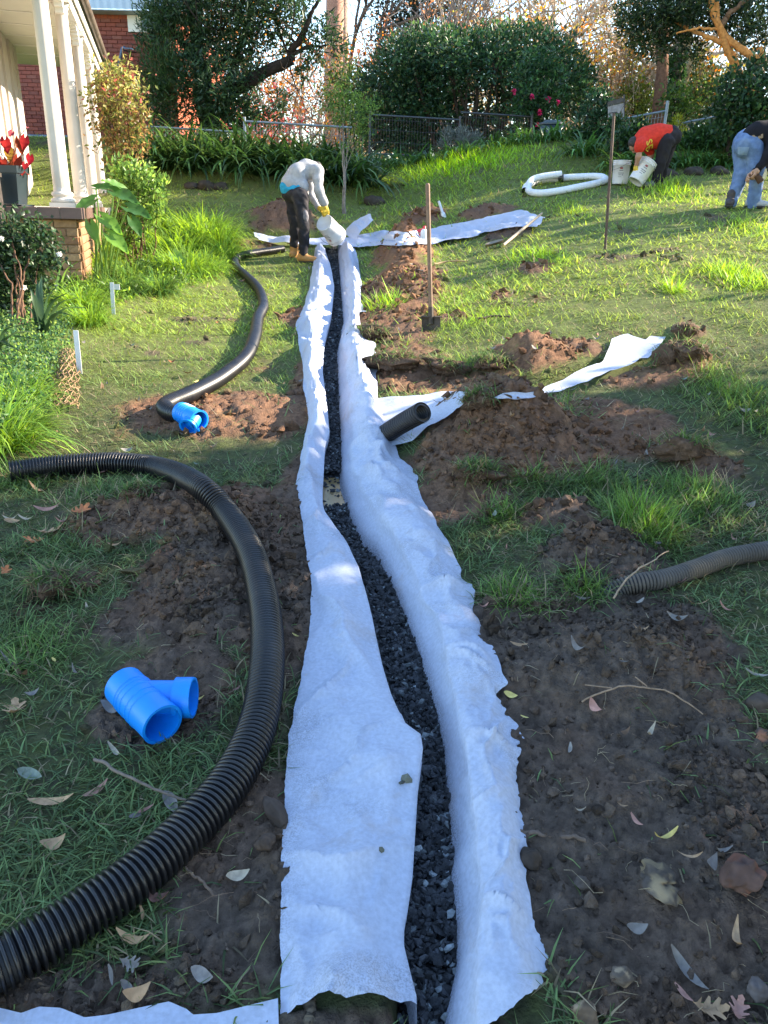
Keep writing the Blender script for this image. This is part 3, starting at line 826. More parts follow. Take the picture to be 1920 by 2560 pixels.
b = MB(); q = on_ground([(1396, 449), (1408, 448.5)], .06); q[:, 2] += .03
b.tube(q, .062, 14); b.build('pipe_joint', M_PIPE, pw)

def hollow(b, p0, p1, r, rings=(), lip=0.0, n=72, wall=.007, col=None):
    p0, p1 = np.asarray(p0), np.asarray(p1); L = np.linalg.norm(p1 - p0)
    M = axis_m(p0, p1 - p0)
    prof = [(r, 0)]
    for (a_, h_) in sorted(rings):
        prof += [(r, a_ - .0035), (r + h_, a_ - .0015), (r + h_, a_ + .0015), (r, a_ + .0035)]
    prof += [(r, L - .001), (r + lip, L), (r - wall, L), (r - wall, .002), (r - wall, 0), (r, 0)]
    b.lathe(prof, n, col, M)
# blue coupling fitted on the winding pipe
a0, a1, a2 = cast([452, 528, 512], [1030, 1066, 1100], [.072, .066, .02], hf=smooth_h)
ax = (a1 - a0) / np.linalg.norm(a1 - a0); a1 = a0 + ax * .185
t1 = thing('pipe_coupling', 'bright blue plastic tee coupling on the end of the winding pipe', 'pipe fitting', a0)
b = MB(); hollow(b, np.zeros(3), a1 - a0, .060, [(.03, .003), (.05, .003), (.07, .003), (.09, .003)], .004)
b.build('main_tube', M_BLUE, t1, False)
b = MB(); dn = np.array([ax[1] * .35 + .1, -.55, -.25]); dn /= np.linalg.norm(dn)
hollow(b, ax * .13, ax * .13 + dn * .085, .048, [(.06, .004)], .006)
b.build('branch_tube', M_BLUE, t1, False)
# loose blue junction lying in the grass
y0, y1, y2 = cast([316, 405, 478], [1720, 1810, 1746], [.080, .074, .080], hf=smooth_h)
ax = (y1 - y0) / np.linalg.norm(y1 - y0); L = .22
yb_ = y0 - ax * .015
t2 = thing('pipe_junction', 'bright blue plastic pipe junction lying loose on grass by the thick pipe', 'pipe fitting', yb_)
b = MB(); hollow(b, np.zeros(3), ax * L, .0585, [(.055, .0025), (.068, .0025), (.088, .0025), (.118, .0025), (.140, .0025)], .001)
b.build('main_tube', M_BLUE, t2, False)
br_ = y2 - (yb_ + ax * .075); br_ /= np.linalg.norm(br_)
b = MB(); hollow(b, ax * .07, ax * .07 + br_ * .125, .048); b.build('branch_tube', M_BLUE, t2, False)
b = MB(); hollow(b, ax * .07 + br_ * .115, ax * .07 + br_ * .165, .057, (), .0); b.build('socket', M_BLUE, t2, False)
# ================================================================== HOUSE WITH VERANDAH (left)
M_CREAM = plain('cream_paint', (.58, .52, .45), rough=.5, var=.06, scale=5, bump=.08, bscale=40, stain=(.45, .38, .28), stain_amt=.25, stain_scale=3)
M_WHITE = plain('white_paint', (.80, .77, .70), rough=.45, var=.05, scale=4, stain=(.5, .45, .36), stain_amt=.2, stain_scale=4)
M_CEIL = plain('ceiling_paint', (.70, .66, .56), rough=.6, var=.04, scale=3)
M_TILE = plain('brown_step_tile', (.13, .075, .06), rough=.5, var=.3, scale=9, stain=(.05, .03, .03), stain_amt=.5, stain_scale=7)
M_MORTAR = plain('mortar', (.32, .27, .22), rough=.95, var=.15, scale=30, bump=.3)
M_SLAB = plain('concrete', (.40, .37, .33), rough=.9, var=.15, scale=14, bump=.2)
M_GUT = plain('weathered_gutter', (.10, .075, .055), rough=.6, var=.4, scale=6, stain=(.3, .24, .18), stain_amt=.5, stain_scale=5)
M_GLASS, t_, b_ = new_mat('dark_window_glass')
b_.inputs['Base Color'].default_value = (.03, .032, .035, 1); b_.inputs['Roughness'].default_value = .08; b_.inputs['Specular IOR Level'].default_value = .8
def brick_mat(name, cols, var=.2):
    m, t, b = new_mat(name)
    oi = nn(t, 'ShaderNodeObjectInfo'); cr = nn(t, 'ShaderNodeValToRGB')
    g_ = nn(t, 'ShaderNodeNewGeometry'); ad = nn(t, 'ShaderNodeMath', operation='ADD'); fr = nn(t, 'ShaderNodeMath', operation='FRACT')
    t.links.new(oi.outputs['Random'], ad.inputs[0]); t.links.new(g_.outputs['Random Per Island'], ad.inputs[1]); t.links.new(ad.outputs[0], fr.inputs[0])
    e = cr.color_ramp.elements
    for i, c in enumerate(cols):
        el = e[i] if i < 2 else e.new(i / (len(cols) - 1))
        el.position = i / (len(cols) - 1); el.color = (*c, 1)
    t.links.new(fr.outputs[0], cr.inputs[0])
    tc = nn(t, 'ShaderNodeTexCoord'); n1 = nn(t, 'ShaderNodeTexNoise'); n1.inputs['Scale'].default_value = 26; n1.inputs['Detail'].default_value = 6
    t.links.new(tc.outputs['Object'], n1.inputs['Vector'])
    rp = nn(t, 'ShaderNodeMapRange'); rp.inputs[1].default_value = .3; rp.inputs[2].default_value = .7; rp.inputs[3].default_value = 1 - var; rp.inputs[4].default_value = 1 + var
    t.links.new(n1.outputs[0], rp.inputs[0])
    mx = nn(t, 'ShaderNodeMix', data_type='RGBA', blend_type='MULTIPLY'); mx.inputs[0].default_value = 1
    t.links.new(cr.outputs[0], mx.inputs[6]); t.links.new(rp.outputs[0], mx.inputs[7]); t.links.new(mx.outputs[2], b.inputs['Base Color'])
    b.inputs['Roughness'].default_value = .85
    bp = nn(t, 'ShaderNodeBump'); bp.inputs['Strength'].default_value = .4; bp.inputs['Distance'].default_value = .006
    t.links.new(n1.outputs[0], bp.inputs['Height']); t.links.new(bp.outputs[0], b.inputs['Normal'])
    return m
M_TANBRICK = brick_mat('tan_brick', [(.30, .17, .085), (.40, .24, .12), (.24, .12, .06), (.36, .20, .10)])
M_REDBRICK = brick_mat('red_brick', [(.22, .058, .040), (.28, .075, .050), (.17, .045, .035), (.25, .085, .06)])
def box_mesh(name, sx, sy, sz, mat, bev=.004):
    bm = bmesh.new(); bmesh.ops.create_cube(bm, size=1)
    bmesh.ops.scale(bm, vec=(sx, sy, sz), verts=bm.verts)
    if bev: bmesh.ops.bevel(bm, geom=bm.edges[:], offset=bev, segments=1, affect='EDGES')
    me = bpy.data.meshes.new(name); bm.to_mesh(me); bm.free()
    ca = me.color_attributes.new('col', 'FLOAT_COLOR', 'POINT'); me.materials.append(mat)
    return me
c1 = at(160, 518, 9.0)
HROT = math.atan2(.272, .962)
house = thing('verandah_house', 'cream verandah of a house with round columns and brown tiled floor edge', 'house', c1, HROT)
FZ = 0.0
b = MB(); b.box((-6, -.32, -.10), (.20, 9.2, -.012)); b.build('floor_slab', M_SLAB, house)
tile_f = box_mesh('tile', .215, .03, .115, M_TILE); tile_s = box_mesh('tile', .03, .215, .115, M_TILE)
for i in range(9):
    o = link('tile', tile_f, house); o.location = (.10 - i * .222, -.335, -.058)
for i in range(16):
    o = link('tile', tile_s, house); o.location = (.215, -.23 + i * .222, -.058)
b = MB(); b.box((-2.0, -.338, -.114), (.212, -.3205, -.008)); b.box((.2005, -.32, -.114), (.215, 9.1, -.008)); b.build('tile_grout', M_MORTAR, house)
# brick base under the floor edge
b = MB(); b.box((-2.1, -.25, -1.3), (.13, 8.9, -.12)); b.build('foundation', plain('brick_mortar', (.26, .17, .10), rough=.95, var=.2, scale=20), house)
bf = box_mesh('brick', .226, .03, .074, M_TANBRICK); bs = box_mesh('brick', .03, .226, .074, M_TANBRICK)
bh = box_mesh('brick', .105, .03, .074, M_TANBRICK)
for r_ in range(12):
    z = -.165 - r_ * .086
    for i in range(7):
        o = link('brick', bf, house); o.location = (.02 - i * .238 - (.119 if r_ % 2 else 0), -.256 + .004 * random.random(), z)
    if r_ % 2: o = link('brick', bh, house); o.location = (.076, -.254, z)
    for i in range(13):
        o = link('brick', bs, house); o.location = (.136 + .004 * random.random(), -.12 + i * .238 + (.119 if r_ % 2 else 0), z)
# columns
CH = 2.42
def column(v):
    b = MB(); n = 40
    prof = [(.078, .17)] + [(.086 - .012 * ((z_ - .2) / 2.1) ** 1.5, z_) for z_ in np.linspace(.2, 2.26, 14)]
    th = np.linspace(0, 2 * np.pi, n, endpoint=False)
    P = np.array([[(r_ * (1 - .035 * max(0, math.cos(a * 10)) ** 2) * math.cos(a), r_ * (1 - .035 * max(0, math.cos(a * 10)) ** 2) * math.sin(a) , z_) for a in np.append(th, th[0])] for r_, z_ in prof])
    b.grid(P)
    c = b.build('column', M_CREAM, house); c.location = (0, v, 0)
    k = MB(); k.box((-.13, -.13, 0), (.13, .13, .045))
    k.lathe([(.0, .045), (.122, .046), (.126, .065), (.122, .085), (.100, .092), (.098, .110), (.112, .118), (.114, .135), (.104, .150), (.088, .158), (.086, .2)], 36)
    k.build('column_base', M_CREAM, c)
    k = MB(); k.lathe([(.074, 2.22), (.082, 2.235), (.084, 2.25), (.074, 2.262), (.076, 2.30), (.098, 2.335), (.105, 2.35), (.0, 2.351)], 36)
    k.box((-.115, -.115, 2.352), (.115, .115, CH)); k.build('column_capital', M_CREAM, c)
for v in (0, 2.25, 4.35, 6.6): column(v)
b = MB(); b.box((-.075, -1.6, CH + .002), (.075, 9.3, CH + .27))
for v0, v1 in ((0.12, 2.13), (2.37, 4.23), (4.47, 6.48)):      # shallow arched brackets between the columns
    for s0_, sg in ((v0, 1), (v1, -1)):
        yy_ = np.linspace(0, .55, 8)
        for a_, c_ in zip(yy_[:-1], yy_[1:]):
            d0 = .20 * (1 - a_ / .55) ** 2
            b.box((-.05, min(s0_ + sg * a_, s0_ + sg * c_), CH - d0), (.05, max(s0_ + sg * a_, s0_ + sg * c_), CH + .001))
b.build('beam', M_WHITE, house)
b = MB(); b.box((-6, -1.8, CH + .20), (-.08, 9.3, CH + .24)); b.box((.08, -1.8, CH + .20), (.10, 9.3, CH + .235)); b.build('ceiling', M_CEIL, house)
for i in range(11):
    k = MB(); k.box((-6, -1.2 + i * .92, CH + .188), (-.08, -1.16 + i * .92, CH + .199)); k.build('ceiling_batten', M_WHITE, house)
k = MB(); k.box((-1.15, -.62, CH + .18), (-.75, -.42, CH + .198)); k.build('ceiling_vent', plain('vent_brown', (.45, .36, .24), rough=.6), house)
b = MB(); b.box((.102, -1.8, CH + .16), (.125, 9.35, CH + .36)); b.build('fascia', M_WHITE, house)
b = MB()
th = np.linspace(np.pi, 2 * np.pi, 9)
P = np.array([[(.185 + .058 * math.cos(a), y_, CH + .36 + .075 * math.sin(a)) for a in th] for y_ in np.linspace(-1.8, 9.4, 30)])
b.grid(P); P2 = P.copy(); P2[..., 0] = .185 + (P[..., 0] - .185) * .92; P2[..., 2] += .006; b.grid(P2)
b.build('gutter', M_GUT, house)
b = MB(); rf = np.array([[(.20, -1.8, CH + .37), (.20, 9.4, CH + .37)], [(-3.0, -1.8, CH + 1.5), (-3.0, 9.4, CH + 1.5)]]); b.grid(rf); r2_ = rf.copy(); r2_[..., 2] -= .05; b.grid(r2_); b.build('roof', M_GUT, house)
# boarded wall and window
WX = -1.3
b = MB(); b.box((-4.5, 0, 0), (WX - .03, 7.4, CH + .2)); b.build('wall', M_CREAM, house)
for i, (v0, wd) in enumerate(((4.62, .34), (5.02, .10), (5.2, .36), (5.66, .10), (5.86, .40), (6.36, .12), (6.58, .38), (7.05, .30))):
    k = MB(); k.box((WX - .029, v0, .06 if wd < .2 else 0), (WX + (.02 if wd < .2 else .045), v0 + wd, CH + .19)); k.build('board', M_CREAM, house)
wn = MB(); wn.box((WX - .028, 2.3, .72), (WX - .01, 4.45, 2.15)); wo = wn.build('window', M_GLASS, house)
k = MB()
for lo, hi in (((2.2, .62), (4.6, .74)), ((2.2, 2.13), (4.6, 2.28)), ((4.42, .745), (4.6, 2.125)), ((2.2, .745), (2.3, 2.125)), ((3.35, .745), (3.43, 2.125)), ((2.31, 1.30), (3.34, 1.345)), ((3.44, 1.30), (4.41, 1.345))):
    k.box((WX - .02, lo[0], lo[1]), (WX + .05, hi[0], hi[1]))
k.build('window_frame', M_WHITE, wo)
k = MB(); k.box((WX - .02, 2.1, .55), (WX + .12, 4.7, .615)); k.build('window_sill', M_WHITE, wo)
# dark timber post by the verandah corner
q = cast(4, 700)
b = MB(); b.box((-.06, -.05, -.2), (.06, .05, 1.15), (.06, .05, .045)); b.box((-.075, -.065, 1.15), (.075, .065, 1.19), (.07, .06, .05))
M_BARK = vcol('bark', rough=.95, spec=.15, var=.35, scale=18, bump=.8, bscale=30, island=.1)
p_ = at(-4, 560, 8.4)
o = b.build('timber_post', M_BARK); o.location = (p_[0], p_[1], base_h(p_[0], p_[1])); tag(o, 'dark weathered timber post in front of the verandah corner', 'post')
o.scale = (1, 1, max(.6, (at(-4, 437, 8.4)[2] - o.location[2]) / 1.17))

# ================================================================== NEIGHBOUR'S RED BRICK HOUSE
NY = 21.0
nb0 = at(20, 420, NY)
nh = thing('brick_house', 'red brick house with pale blue metal roof edge behind the verandah', 'house', (nb0[0], NY, nb0[2]))
zt = at(280, 36, NY)[2] - nb0[2]; xr = at(440, 200, NY)[0] - nb0[0] - 2.2
M_SIDE, t_, b_ = new_mat('sunlit_tone_brickwork')  # red brick again, with the sunlit orange put into the wall colour
bt_ = nn(t_, 'ShaderNodeTexBrick'); bt_.inputs['Scale'].default_value = 1.0; bt_.inputs['Brick Width'].default_value = .24; bt_.inputs['Row Height'].default_value = .086; bt_.inputs['Mortar Size'].default_value = .006
bt_.inputs['Color1'].default_value = (.42, .11, .05, 1); bt_.inputs['Color2'].default_value = (.34, .085, .045, 1); bt_.inputs['Mortar'].default_value = (.16, .07, .05, 1)
tc_ = nn(t_, 'ShaderNodeTexCoord'); mp_ = nn(t_, 'ShaderNodeMapping'); mp_.inputs['Rotation'].default_value = (R(90), 0, R(90))
t_.links.new(tc_.outputs['Object'], mp_.inputs[0]); t_.links.new(mp_.outputs[0], bt_.inputs['Vector']); t_.links.new(bt_.outputs[0], b_.inputs['Base Color']); b_.inputs['Roughness'].default_value = .9
b = MB(); b.box((-3, .02, -1.5), (xr + 2.2, 6, zt + .1)); b.build('wall', M_SIDE, nh)
bm_ = box_mesh('brick', .228, .04, .074, M_REDBRICK, .003)
rest = MB(); nind = 0
rows_n = int(zt / .0865)
for r_ in range(rows_n):
    z = .04 + r_ * .0865
    for i in range(int((xr + 4.9) / .238)):
        x = -2.8 + i * .238 + (.119 if r_ % 2 else 0)
        px, py = proj((nb0[0] + x, NY, nb0[2] + z))
        if nind < 300 and ((205 < px < 385 and 34 < py < 245) or (92 < px < 205 and 222 < py < 390)):
            o = link('brick', bm_, nh); o.location = (x, .012 * random.random() - .002, z); nind += 1
        else:
            rest.box((x - .114, -.02, z - .037), (x + .114, .04, z + .037))
o = rest.build('brick_courses', M_REDBRICK, nh); o['kind'] = 'stuff'
M_ROOF = plain('pale_blue_metal', (.42, .52, .62), rough=.45, var=.05, scale=3)
b = MB(); xs = np.linspace(-3, xr + 2.6, 180)
prof = np.where((np.arange(180) % 4) < 2, 0, -.02)
b.grid(np.array([[(x, -.45 + p, zt + .02) for x, p in zip(xs, prof)], [(x, -.45 + p, zt + 1.4) for x, p in zip(xs, prof)]]))
b.box((-3, -.42, zt + .0), (xr + 2.6, .1, zt + .018)); b.build('roof_edge', M_ROOF, nh)
wx0 = at(326, 55, NY)[0] - nb0[0]; wz0 = at(350, 74, NY)[2] - nb0[2]
b = MB(); b.box((wx0, -.03, wz0), (wx0 + 1.0, .03, zt - .01)); wo = b.build('window', M_GLASS, nh)
k = MB(); k.box((wx0 - .05, -.06, wz0 - .06), (wx0 + 1.05, .02, wz0 - .002)); k.box((wx0 - .05, -.06, wz0), (wx0 + .27, -.032, zt - .012)); k.box((wx0 + .34, -.06, wz0), (wx0 + 1.05, -.032, zt - .3)); k.build('window_frame', M_WHITE, wo)
z_ = at(180, 343, NY)[2] - nb0[2]
b = MB(); b.tube([(-2, -.07, z_), (2.6, -.07, z_)], .035, 8); b.build('wall_pipe', plain('blue_grey_pipe', (.15, .20, .30), rough=.5), nh)
p0 = at(296, 165, NY - .3) - nb0; p1 = at(306, 120, NY - .3) - nb0
b = MB(); b.tube([p0 + (0, .3, -.1), p0 + (0, 0, 0), p1, p1 + (.06, 0, .01)], .035, 8); b.tube([p1, p1 + (.28, -.1, -.03)], .02, 6); b.build('service_bracket', plain('blue_steel', (.10, .13, .20), rough=.5), nh)
for nm, (a_, b2, Y2, lab, cc) in (('overhead_cable', ((308, 126), (1010, 20), 33, 'dark overhead cable running right from the brick house bracket', (.02, .02, .022))),
                               ('overhead_cable', ((318, 190), (1000, 90), 33, 'lower pale overhead cable running right from the brick house', (.14, .12, .10)))):
    A_ = at(*a_, NY - .35); B_ = at(*b2, Y2)
    s = np.linspace(0, 1, 40)[:, None]; P = A_ * (1 - s) + B_ * s; P[:, 2] -= 1.3 * (4 * s * (1 - s))[:, 0] * .55
    b = MB(); b.tube(P, .016, 6); o = b.build(nm, plain('cable', cc, rough=.7)); tag(o, lab, 'cable')
# ================================================================== PLANT HELPERS
M_LEAF = leafy('foliage', trans=.30, rough=.42, spec=.4)
M_LEAFB = leafy('thin_foliage', trans=.5, rough=.4, spec=.35)
def leaf_set(P, D, L, Wd, col, fold=.18, jn=1.0):
    """kite-shaped folded leaves at P pointing along D"""
    N = len(P)
    D = D / (np.linalg.norm(D, axis=1)[:, None] + 1e-9)
    r = rng.normal(size=(N, 3)) * jn + np.array([0, 0, .6]); S = np.cross(D, r); S /= np.linalg.norm(S, axis=1)[:, None] + 1e-9
    Nn = np.cross(S, D)
    L = np.asarray(L)[:, None] if np.ndim(L) else L; Wd = np.asarray(Wd)[:, None] if np.ndim(Wd) else Wd
    mid = P + D * L * .45 + Nn * fold * Wd * .5
    V = np.stack([P, mid - S * Wd * .5, P + D * L - Nn * L * .12, mid + S * Wd * .5], 1).reshape(-1, 3)
    i = np.arange(N)[:, None] * 4
    F = np.concatenate([i + np.array([[0, 1, 2]]), i + np.array([[0, 2, 3]])])
    C = np.repeat(np.broadcast_to(col, (N, 3)), 4, 0)
    return V, F, C
def rdir(n):
    d = rng.normal(size=(n, 3)); return d / np.linalg.norm(d, axis=1)[:, None]
def pal(n, cols, wts=None, jit=.25):
    c = np.array(cols)[rng.choice(len(cols), n, p=wts)]
    return np.clip(c * (1 + jit * rng.normal(size=(n, 1))), .003, .95)
def clumps(b, cl, per, L, Wd, cols, wts=None, out=.8, up=.2, shell=.35, hang=0.0, jit=.25, sz=.25, gauss=False):
    """leaf clumps: cl = [(centre, radius or radii), ...]"""
    for c, r in cl:
        r = np.broadcast_to(np.asarray(r, float), (3,))
        n = int(per * np.cbrt(r.prod()) ** 2) if per > 0 else int(-per)
        d = rdir(n); rad = (shell + (1 - shell) * rng.random((n, 1))) ** .7
        P = np.asarray(c) + d * r * rad * (1 + .18 * rng.normal(size=(n, 1)))
        if gauss: P = np.asarray(c) + rng.normal(size=(n, 3)) * r * .62
        D = d * out + rdir(n) * .8 + np.array([0, 0, up - hang])
        b.add(*leaf_set(P, D, L * (1 + sz * rng.normal(size=n)), Wd * (1 + sz * rng.normal(size=n)), pal(n, cols, wts, jit)))
def limb(b, pts, r0, r1, col, n=9, wob=.05, jit=.0):
    c, L = catmull(pts, 26)
    if jit: c = c + np.stack([fbm(np.arange(26) * .35, np.zeros(26) + k * 9 + rng.random() * 99, 7, 3) for k in range(3)], 1) * jit
    b.tube(c, r0 + (r1 - r0) * np.linspace(0, 1, 26), n, np.asarray(col), wob=wob)
    return c
def grow(b, p, d, L, r, depth, col, tips, spread=.55, nb=3, gn=.22, up=.08, n=6):
    pts = [np.asarray(p, float)]; dd = np.asarray(d, float)
    ns = 4 if depth > 1 else 3
    for i in range(ns):
        dd = dd + rng.normal(size=3) * gn * .5 + np.array([0, 0, up]); dd /= np.linalg.norm(dd)
        pts.append(pts[-1] + dd * L / ns)
    b.tube(np.array(pts), np.linspace(r, r * .62, ns + 1), n if r > .03 else 3, np.asarray(col) * (.8 + .4 * rng.random()), caps=False)
    if depth == 0: tips.append((pts[-1], dd)); return
    for i in range(nb):
        k = rng.integers(2, ns + 1)
        nd = dd + rng.normal(size=3) * spread; nd /= np.linalg.norm(nd)
        grow(b, pts[k], nd, L * (.6 + .25 * rng.random()), r * .58, depth - 1, col, tips, spread, nb, gn, up, n)
def pxc(lst, Y, r):
    """clump list from photograph pixels at depth Y; r in photograph pixels"""
    o = []
    for e in lst:
        px, py = e[0], e[1]; rr = (e[2] if len(e) > 2 else r) * Y / FPX
        y_ = Y + (e[3] if len(e) > 3 else rng.normal() * .5 * min(rr, 1.2))
        o.append((at(px, py, y_), rr))
    return o
DARK = [(.028, .064, .026), (.042, .088, .032), (.018, .045, .020)]
def foot(px, Y, py=360):
    q = at(px, py, Y); return np.array([q[0], q[1], float(base_h(q[0], q[1]))])

# ================================================================== TREES BEHIND
# --- big dark evergreen on the left, heavy limb reaching right
t = thing('evergreen_tree', 'large dark evergreen tree with a thick crooked limb, beside the brick house', 'tree', foot(520, 20))
o0 = np.array(t.location); b = MB(); BK = (.035, .026, .02)
limb(b, [np.zeros(3), at(515, 260, 20) - o0, at(495, 150, 20) - o0, at(470, -40, 20.2) - o0], .24, .10, BK, jit=.1)
limb(b, [at(520, 300, 20) - o0, at(580, 235, 19.8) - o0, at(622, 205, 19.6) - o0, at(660, 182, 19.6) - o0, at(700, 165, 19.6) - o0, at(726, 148, 19.6) - o0], .17, .11, BK, jit=.05)
limb(b, [at(724, 150, 19.6) - o0, at(729, 128, 19.6) - o0, at(750, 95, 19.5) - o0, at(772, 50, 19.4) - o0, at(800, -10, 19.4) - o0], .09, .03, BK, jit=.06)
limb(b, [at(728, 135, 19.6) - o0, at(770, 118, 19.5) - o0, at(820, 112, 19.4) - o0], .05, .015, BK, jit=.05)
limb(b, [at(560, 240, 20) - o0, at(600, 130, 20) - o0, at(640, 0, 20) - o0], .10, .03, BK, jit=.08)
limb(b, [at(500, 170, 20) - o0, at(440, 90, 19.8) - o0, at(400, 20, 19.6) - o0], .09, .03, BK, jit=.08)
tips = []
for q in ((640, 60), (740, 110), (600, 160), (560, 80), (690, 60)): grow(b, at(q[0], q[1], 20) - o0, rdir(1)[0], 1.2, .035, 2, BK, tips)
b.build('trunk', M_BARK, t)
cr = MB()
C_ = [(c - o0, r) for c, r in pxc([(400, 40, 55), (430, 110, 60), (400, 170, 55), (450, 210, 60), (390, 230, 40), (440, 10, 60), (500, 40, 60), (560, 20, 60), (620, 20, 50), (500, 130, 55), (550, 120, 55), (600, 90, 45), (480, 200, 60), (540, 200, 60), (590, 180, 50),
                                  (640, 190, 35), (560, 260, 60), (610, 270, 50), (510, 300, 55), (560, 310, 50), (630, 300, 35), (640, 110, 40), (700, 110, 30), (690, 60, 30), (650, 30, 40), (720, 30, 30), (760, 70, 32), (810, 100, 28), (780, 140, 30), (850, 110, 24), (820, 60, 24), (760, 185, 24), (700, 250, 24), (690, 290, 30), (400, 270, 35), (420, 300, 40), (740, 0, 40), (370, 90, 30), (470, -40, 80), (600, -50, 80), (720, -60, 70)], 19.6, 50)]
clumps(cr, C_[:5], 3600, .16, .022, [(.045, .095, .026), (.06, .11, .03), (.03, .07, .02)], up=.7, out=.5, shell=.2)
clumps(cr, C_[5:], 2100, .15, .038, DARK + [(.04, .075, .03)], shell=.2, out=.5)
cr.build('crown', M_LEAF, t)

# --- dense dark clipped mass in the middle
t = thing('dense_evergreen', 'broad dense dark green evergreen with rounded top in the middle of the garden', 'tree', foot(1190, 23))
o0 = np.array(t.location); b = MB()
for (x0, x1, x2) in ((1100, 1060, 1030), (1150, 1140, 1130), (1180, 1190, 1200), (1210, 1220, 1250), (1230, 1270, 1320), (1195, 1160, 1100), (1240, 1245, 1230), (1265, 1260, 1250), (1170, 1165, 1180)):
    limb(b, [at(x0, 375, 23) - o0 - (0, 0, .3), at(x1, 260, 23) - o0, at(x2, 150, 23) - o0], .07, .03, (.05, .036, .025), n=6, jit=.05)
b.build('trunk', M_BARK, t)
cr = MB()
C_ = [(c - o0, r) for c, r in pxc([(930, 245, 50), (960, 200, 60), (1000, 160, 60), (1040, 130, 55), (1075, 120, 50), (1120, 125, 50), (1160, 120, 45), (1200, 115, 45), (1250, 110, 50), (1300, 115, 50), (1350, 120, 50), (1400, 140, 50), (1440, 170, 45), (1465, 210, 40), (1000, 230, 65), (1060, 200, 60), (1120, 190, 55), (1180, 170, 45), (1240, 165, 45), (1300, 175, 50), (1360, 185, 50), (1420, 210, 45), (1440, 245, 40),
                                  (950, 290, 50), (1000, 300, 55), (1050, 270, 50), (1090, 250, 40), (1030, 330, 45), (940, 330, 40), (1075, 340, 30), (1150, 235, 25), (1300, 230, 40), (1340, 240, 40), (1110, 300, 34), (1150, 320, 32), (1190, 325, 30), (1230, 320, 32), (1270, 310, 34), (1130, 350, 30), (1220, 355, 30), (1280, 345, 30), (990, 350, 34), (1040, 365, 30), (1180, 270, 26), (1240, 260, 26)], 23, 50)]
C_ = [(c + np.array([0, .3 + .4 * rng.random(), 0]), (r, r * 1.7, r)) for c, r in C_]
clumps(cr, C_, 1900, .13, .055, [(.030, .078, .034), (.046, .108, .042), (.022, .056, .027), (.062, .115, .035)], shell=.55, out=.9)
cr.build('crown', M_LEAF, t)

# --- camellia with pink flowers
t = thing('camellia_bush', 'tall camellia bush dotted with pink flowers beside the compost bin', 'shrub', foot(1335, 21, 360))
o0 = np.array(t.location); b = MB()
for k in range(4): limb(b, [np.array([.1 * k - .15, 0, 0]), at(1325 + 8 * k, 270, 21) - o0, at(1310 + 20 * k, 180, 21) - o0], .035, .012, BK, n=6, jit=.05)
b.build('trunk', M_BARK, t)
cr = MB(); C_ = [(c - o0, r) for c, r in pxc([(1330, 165, 32), (1360, 155, 30), (1310, 200, 32), (1350, 205, 36), (1385, 200, 30), (1320, 250, 34), (1365, 250, 36), (1395, 245, 26), (1330, 295, 34), (1370, 295, 32), (1340, 330, 26), (1300, 270, 24)], 21, 30)]
clumps(cr, C_, 3200, .10, .05, [(.018, .050, .020), (.03, .085, .028), (.05, .12, .035)], shell=.5)
cr.build('crown', M_LEAF, t)
M_PINK = leafy('pink_petals', trans=.3)
for (px, py) in ((1330, 242), (1371, 249), (1394, 256), (1350, 281), (1346, 313), (1284, 230)):
    k = MB(); c = at(px, py, 20.3) - o0; n = 14
    D = rdir(n) + np.array([0, -.6, .2]); k.add(*leaf_set(np.repeat(c[None], n, 0), D, .085, .07, pal(n, [(.55, .05, .12), (.45, .03, .10)])))
    k.build('flower', M_PINK, t)
# --- second camellia, no flowers
t = thing('camellia_bush', 'dark glossy camellia bush behind the steel stake, without flowers', 'shrub', foot(1495, 18.2, 390))
o0 = np.array(t.location); b = MB()
for k in range(4): limb(b, [np.array([.1 * k - .15, 0, 0]), at(1480 + 10 * k, 330, 18) - o0, at(1470 + 16 * k, 260, 18) - o0], .03, .01, BK, n=6, jit=.05)
b.build('trunk', M_BARK, t)
cr = MB(); C_ = [(c - o0, r) for c, r in pxc([(1500, 250, 26), (1485, 275, 28), (1515, 285, 26), (1465, 310, 28), (1500, 315, 30), (1480, 350, 30), (1515, 345, 28), (1455, 345, 24), (1500, 375, 26)], 18, 28)]
clumps(cr, C_, 3800, .10, .05, [(.016, .045, .02), (.028, .075, .03), (.04, .09, .04)], shell=.5)
cr.build('crown', M_LEAF, t)

# --- right hand tree with orange limbs
t = thing('orange_barked_tree', 'leaning tree with bare orange limbs and dark canopy over the right corner', 'tree', foot(1905, 17, 330))
o0 = np.array(t.location); b = MB(); OR = (.50, .21, .06)
P_ = lambda *a: [at(x, y, Y) - o0 for x, y, Y in a]
limb(b, [np.zeros(3)] + P_((1900, 270, 17), (1868, 225, 17), (1848, 193, 17), (1832, 150, 17), (1812, 112, 17), (1800, 80, 17), (1788, 40, 17), (1776, -10, 17)), .12, .05, OR, jit=.04)
limb(b, P_((1910, 150, 16.8), (1893, 148, 16.8), (1868, 132, 16.8), (1842, 115, 16.9), (1815, 92, 17), (1799, 68, 17), (1793, 40, 17), (1790, 5, 17)), .075, .045, OR, jit=.02)
limb(b, P_((1900, 152, 16.8), (1902, 135, 16.8), (1898, 118, 16.8)), .06, .05, OR, jit=.0)
limb(b, P_((1815, 112, 17), (1780, 95, 17), (1745, 84, 17.2), (1715, 70, 17.4), (1680, 50, 17.6)), .05, .02, OR, jit=.03)
limb(b, P_((1800, 75, 17), (1765, 70, 17), (1730, 72, 17), (1690, 82, 17.2)), .028, .015, OR, jit=.03)
limb(b, P_((1800, 65, 17), (1830, 30, 17), (1880, -10, 17)), .06, .03, (.16, .09, .05), jit=.05)
b.build('trunk', M_BARK, t)
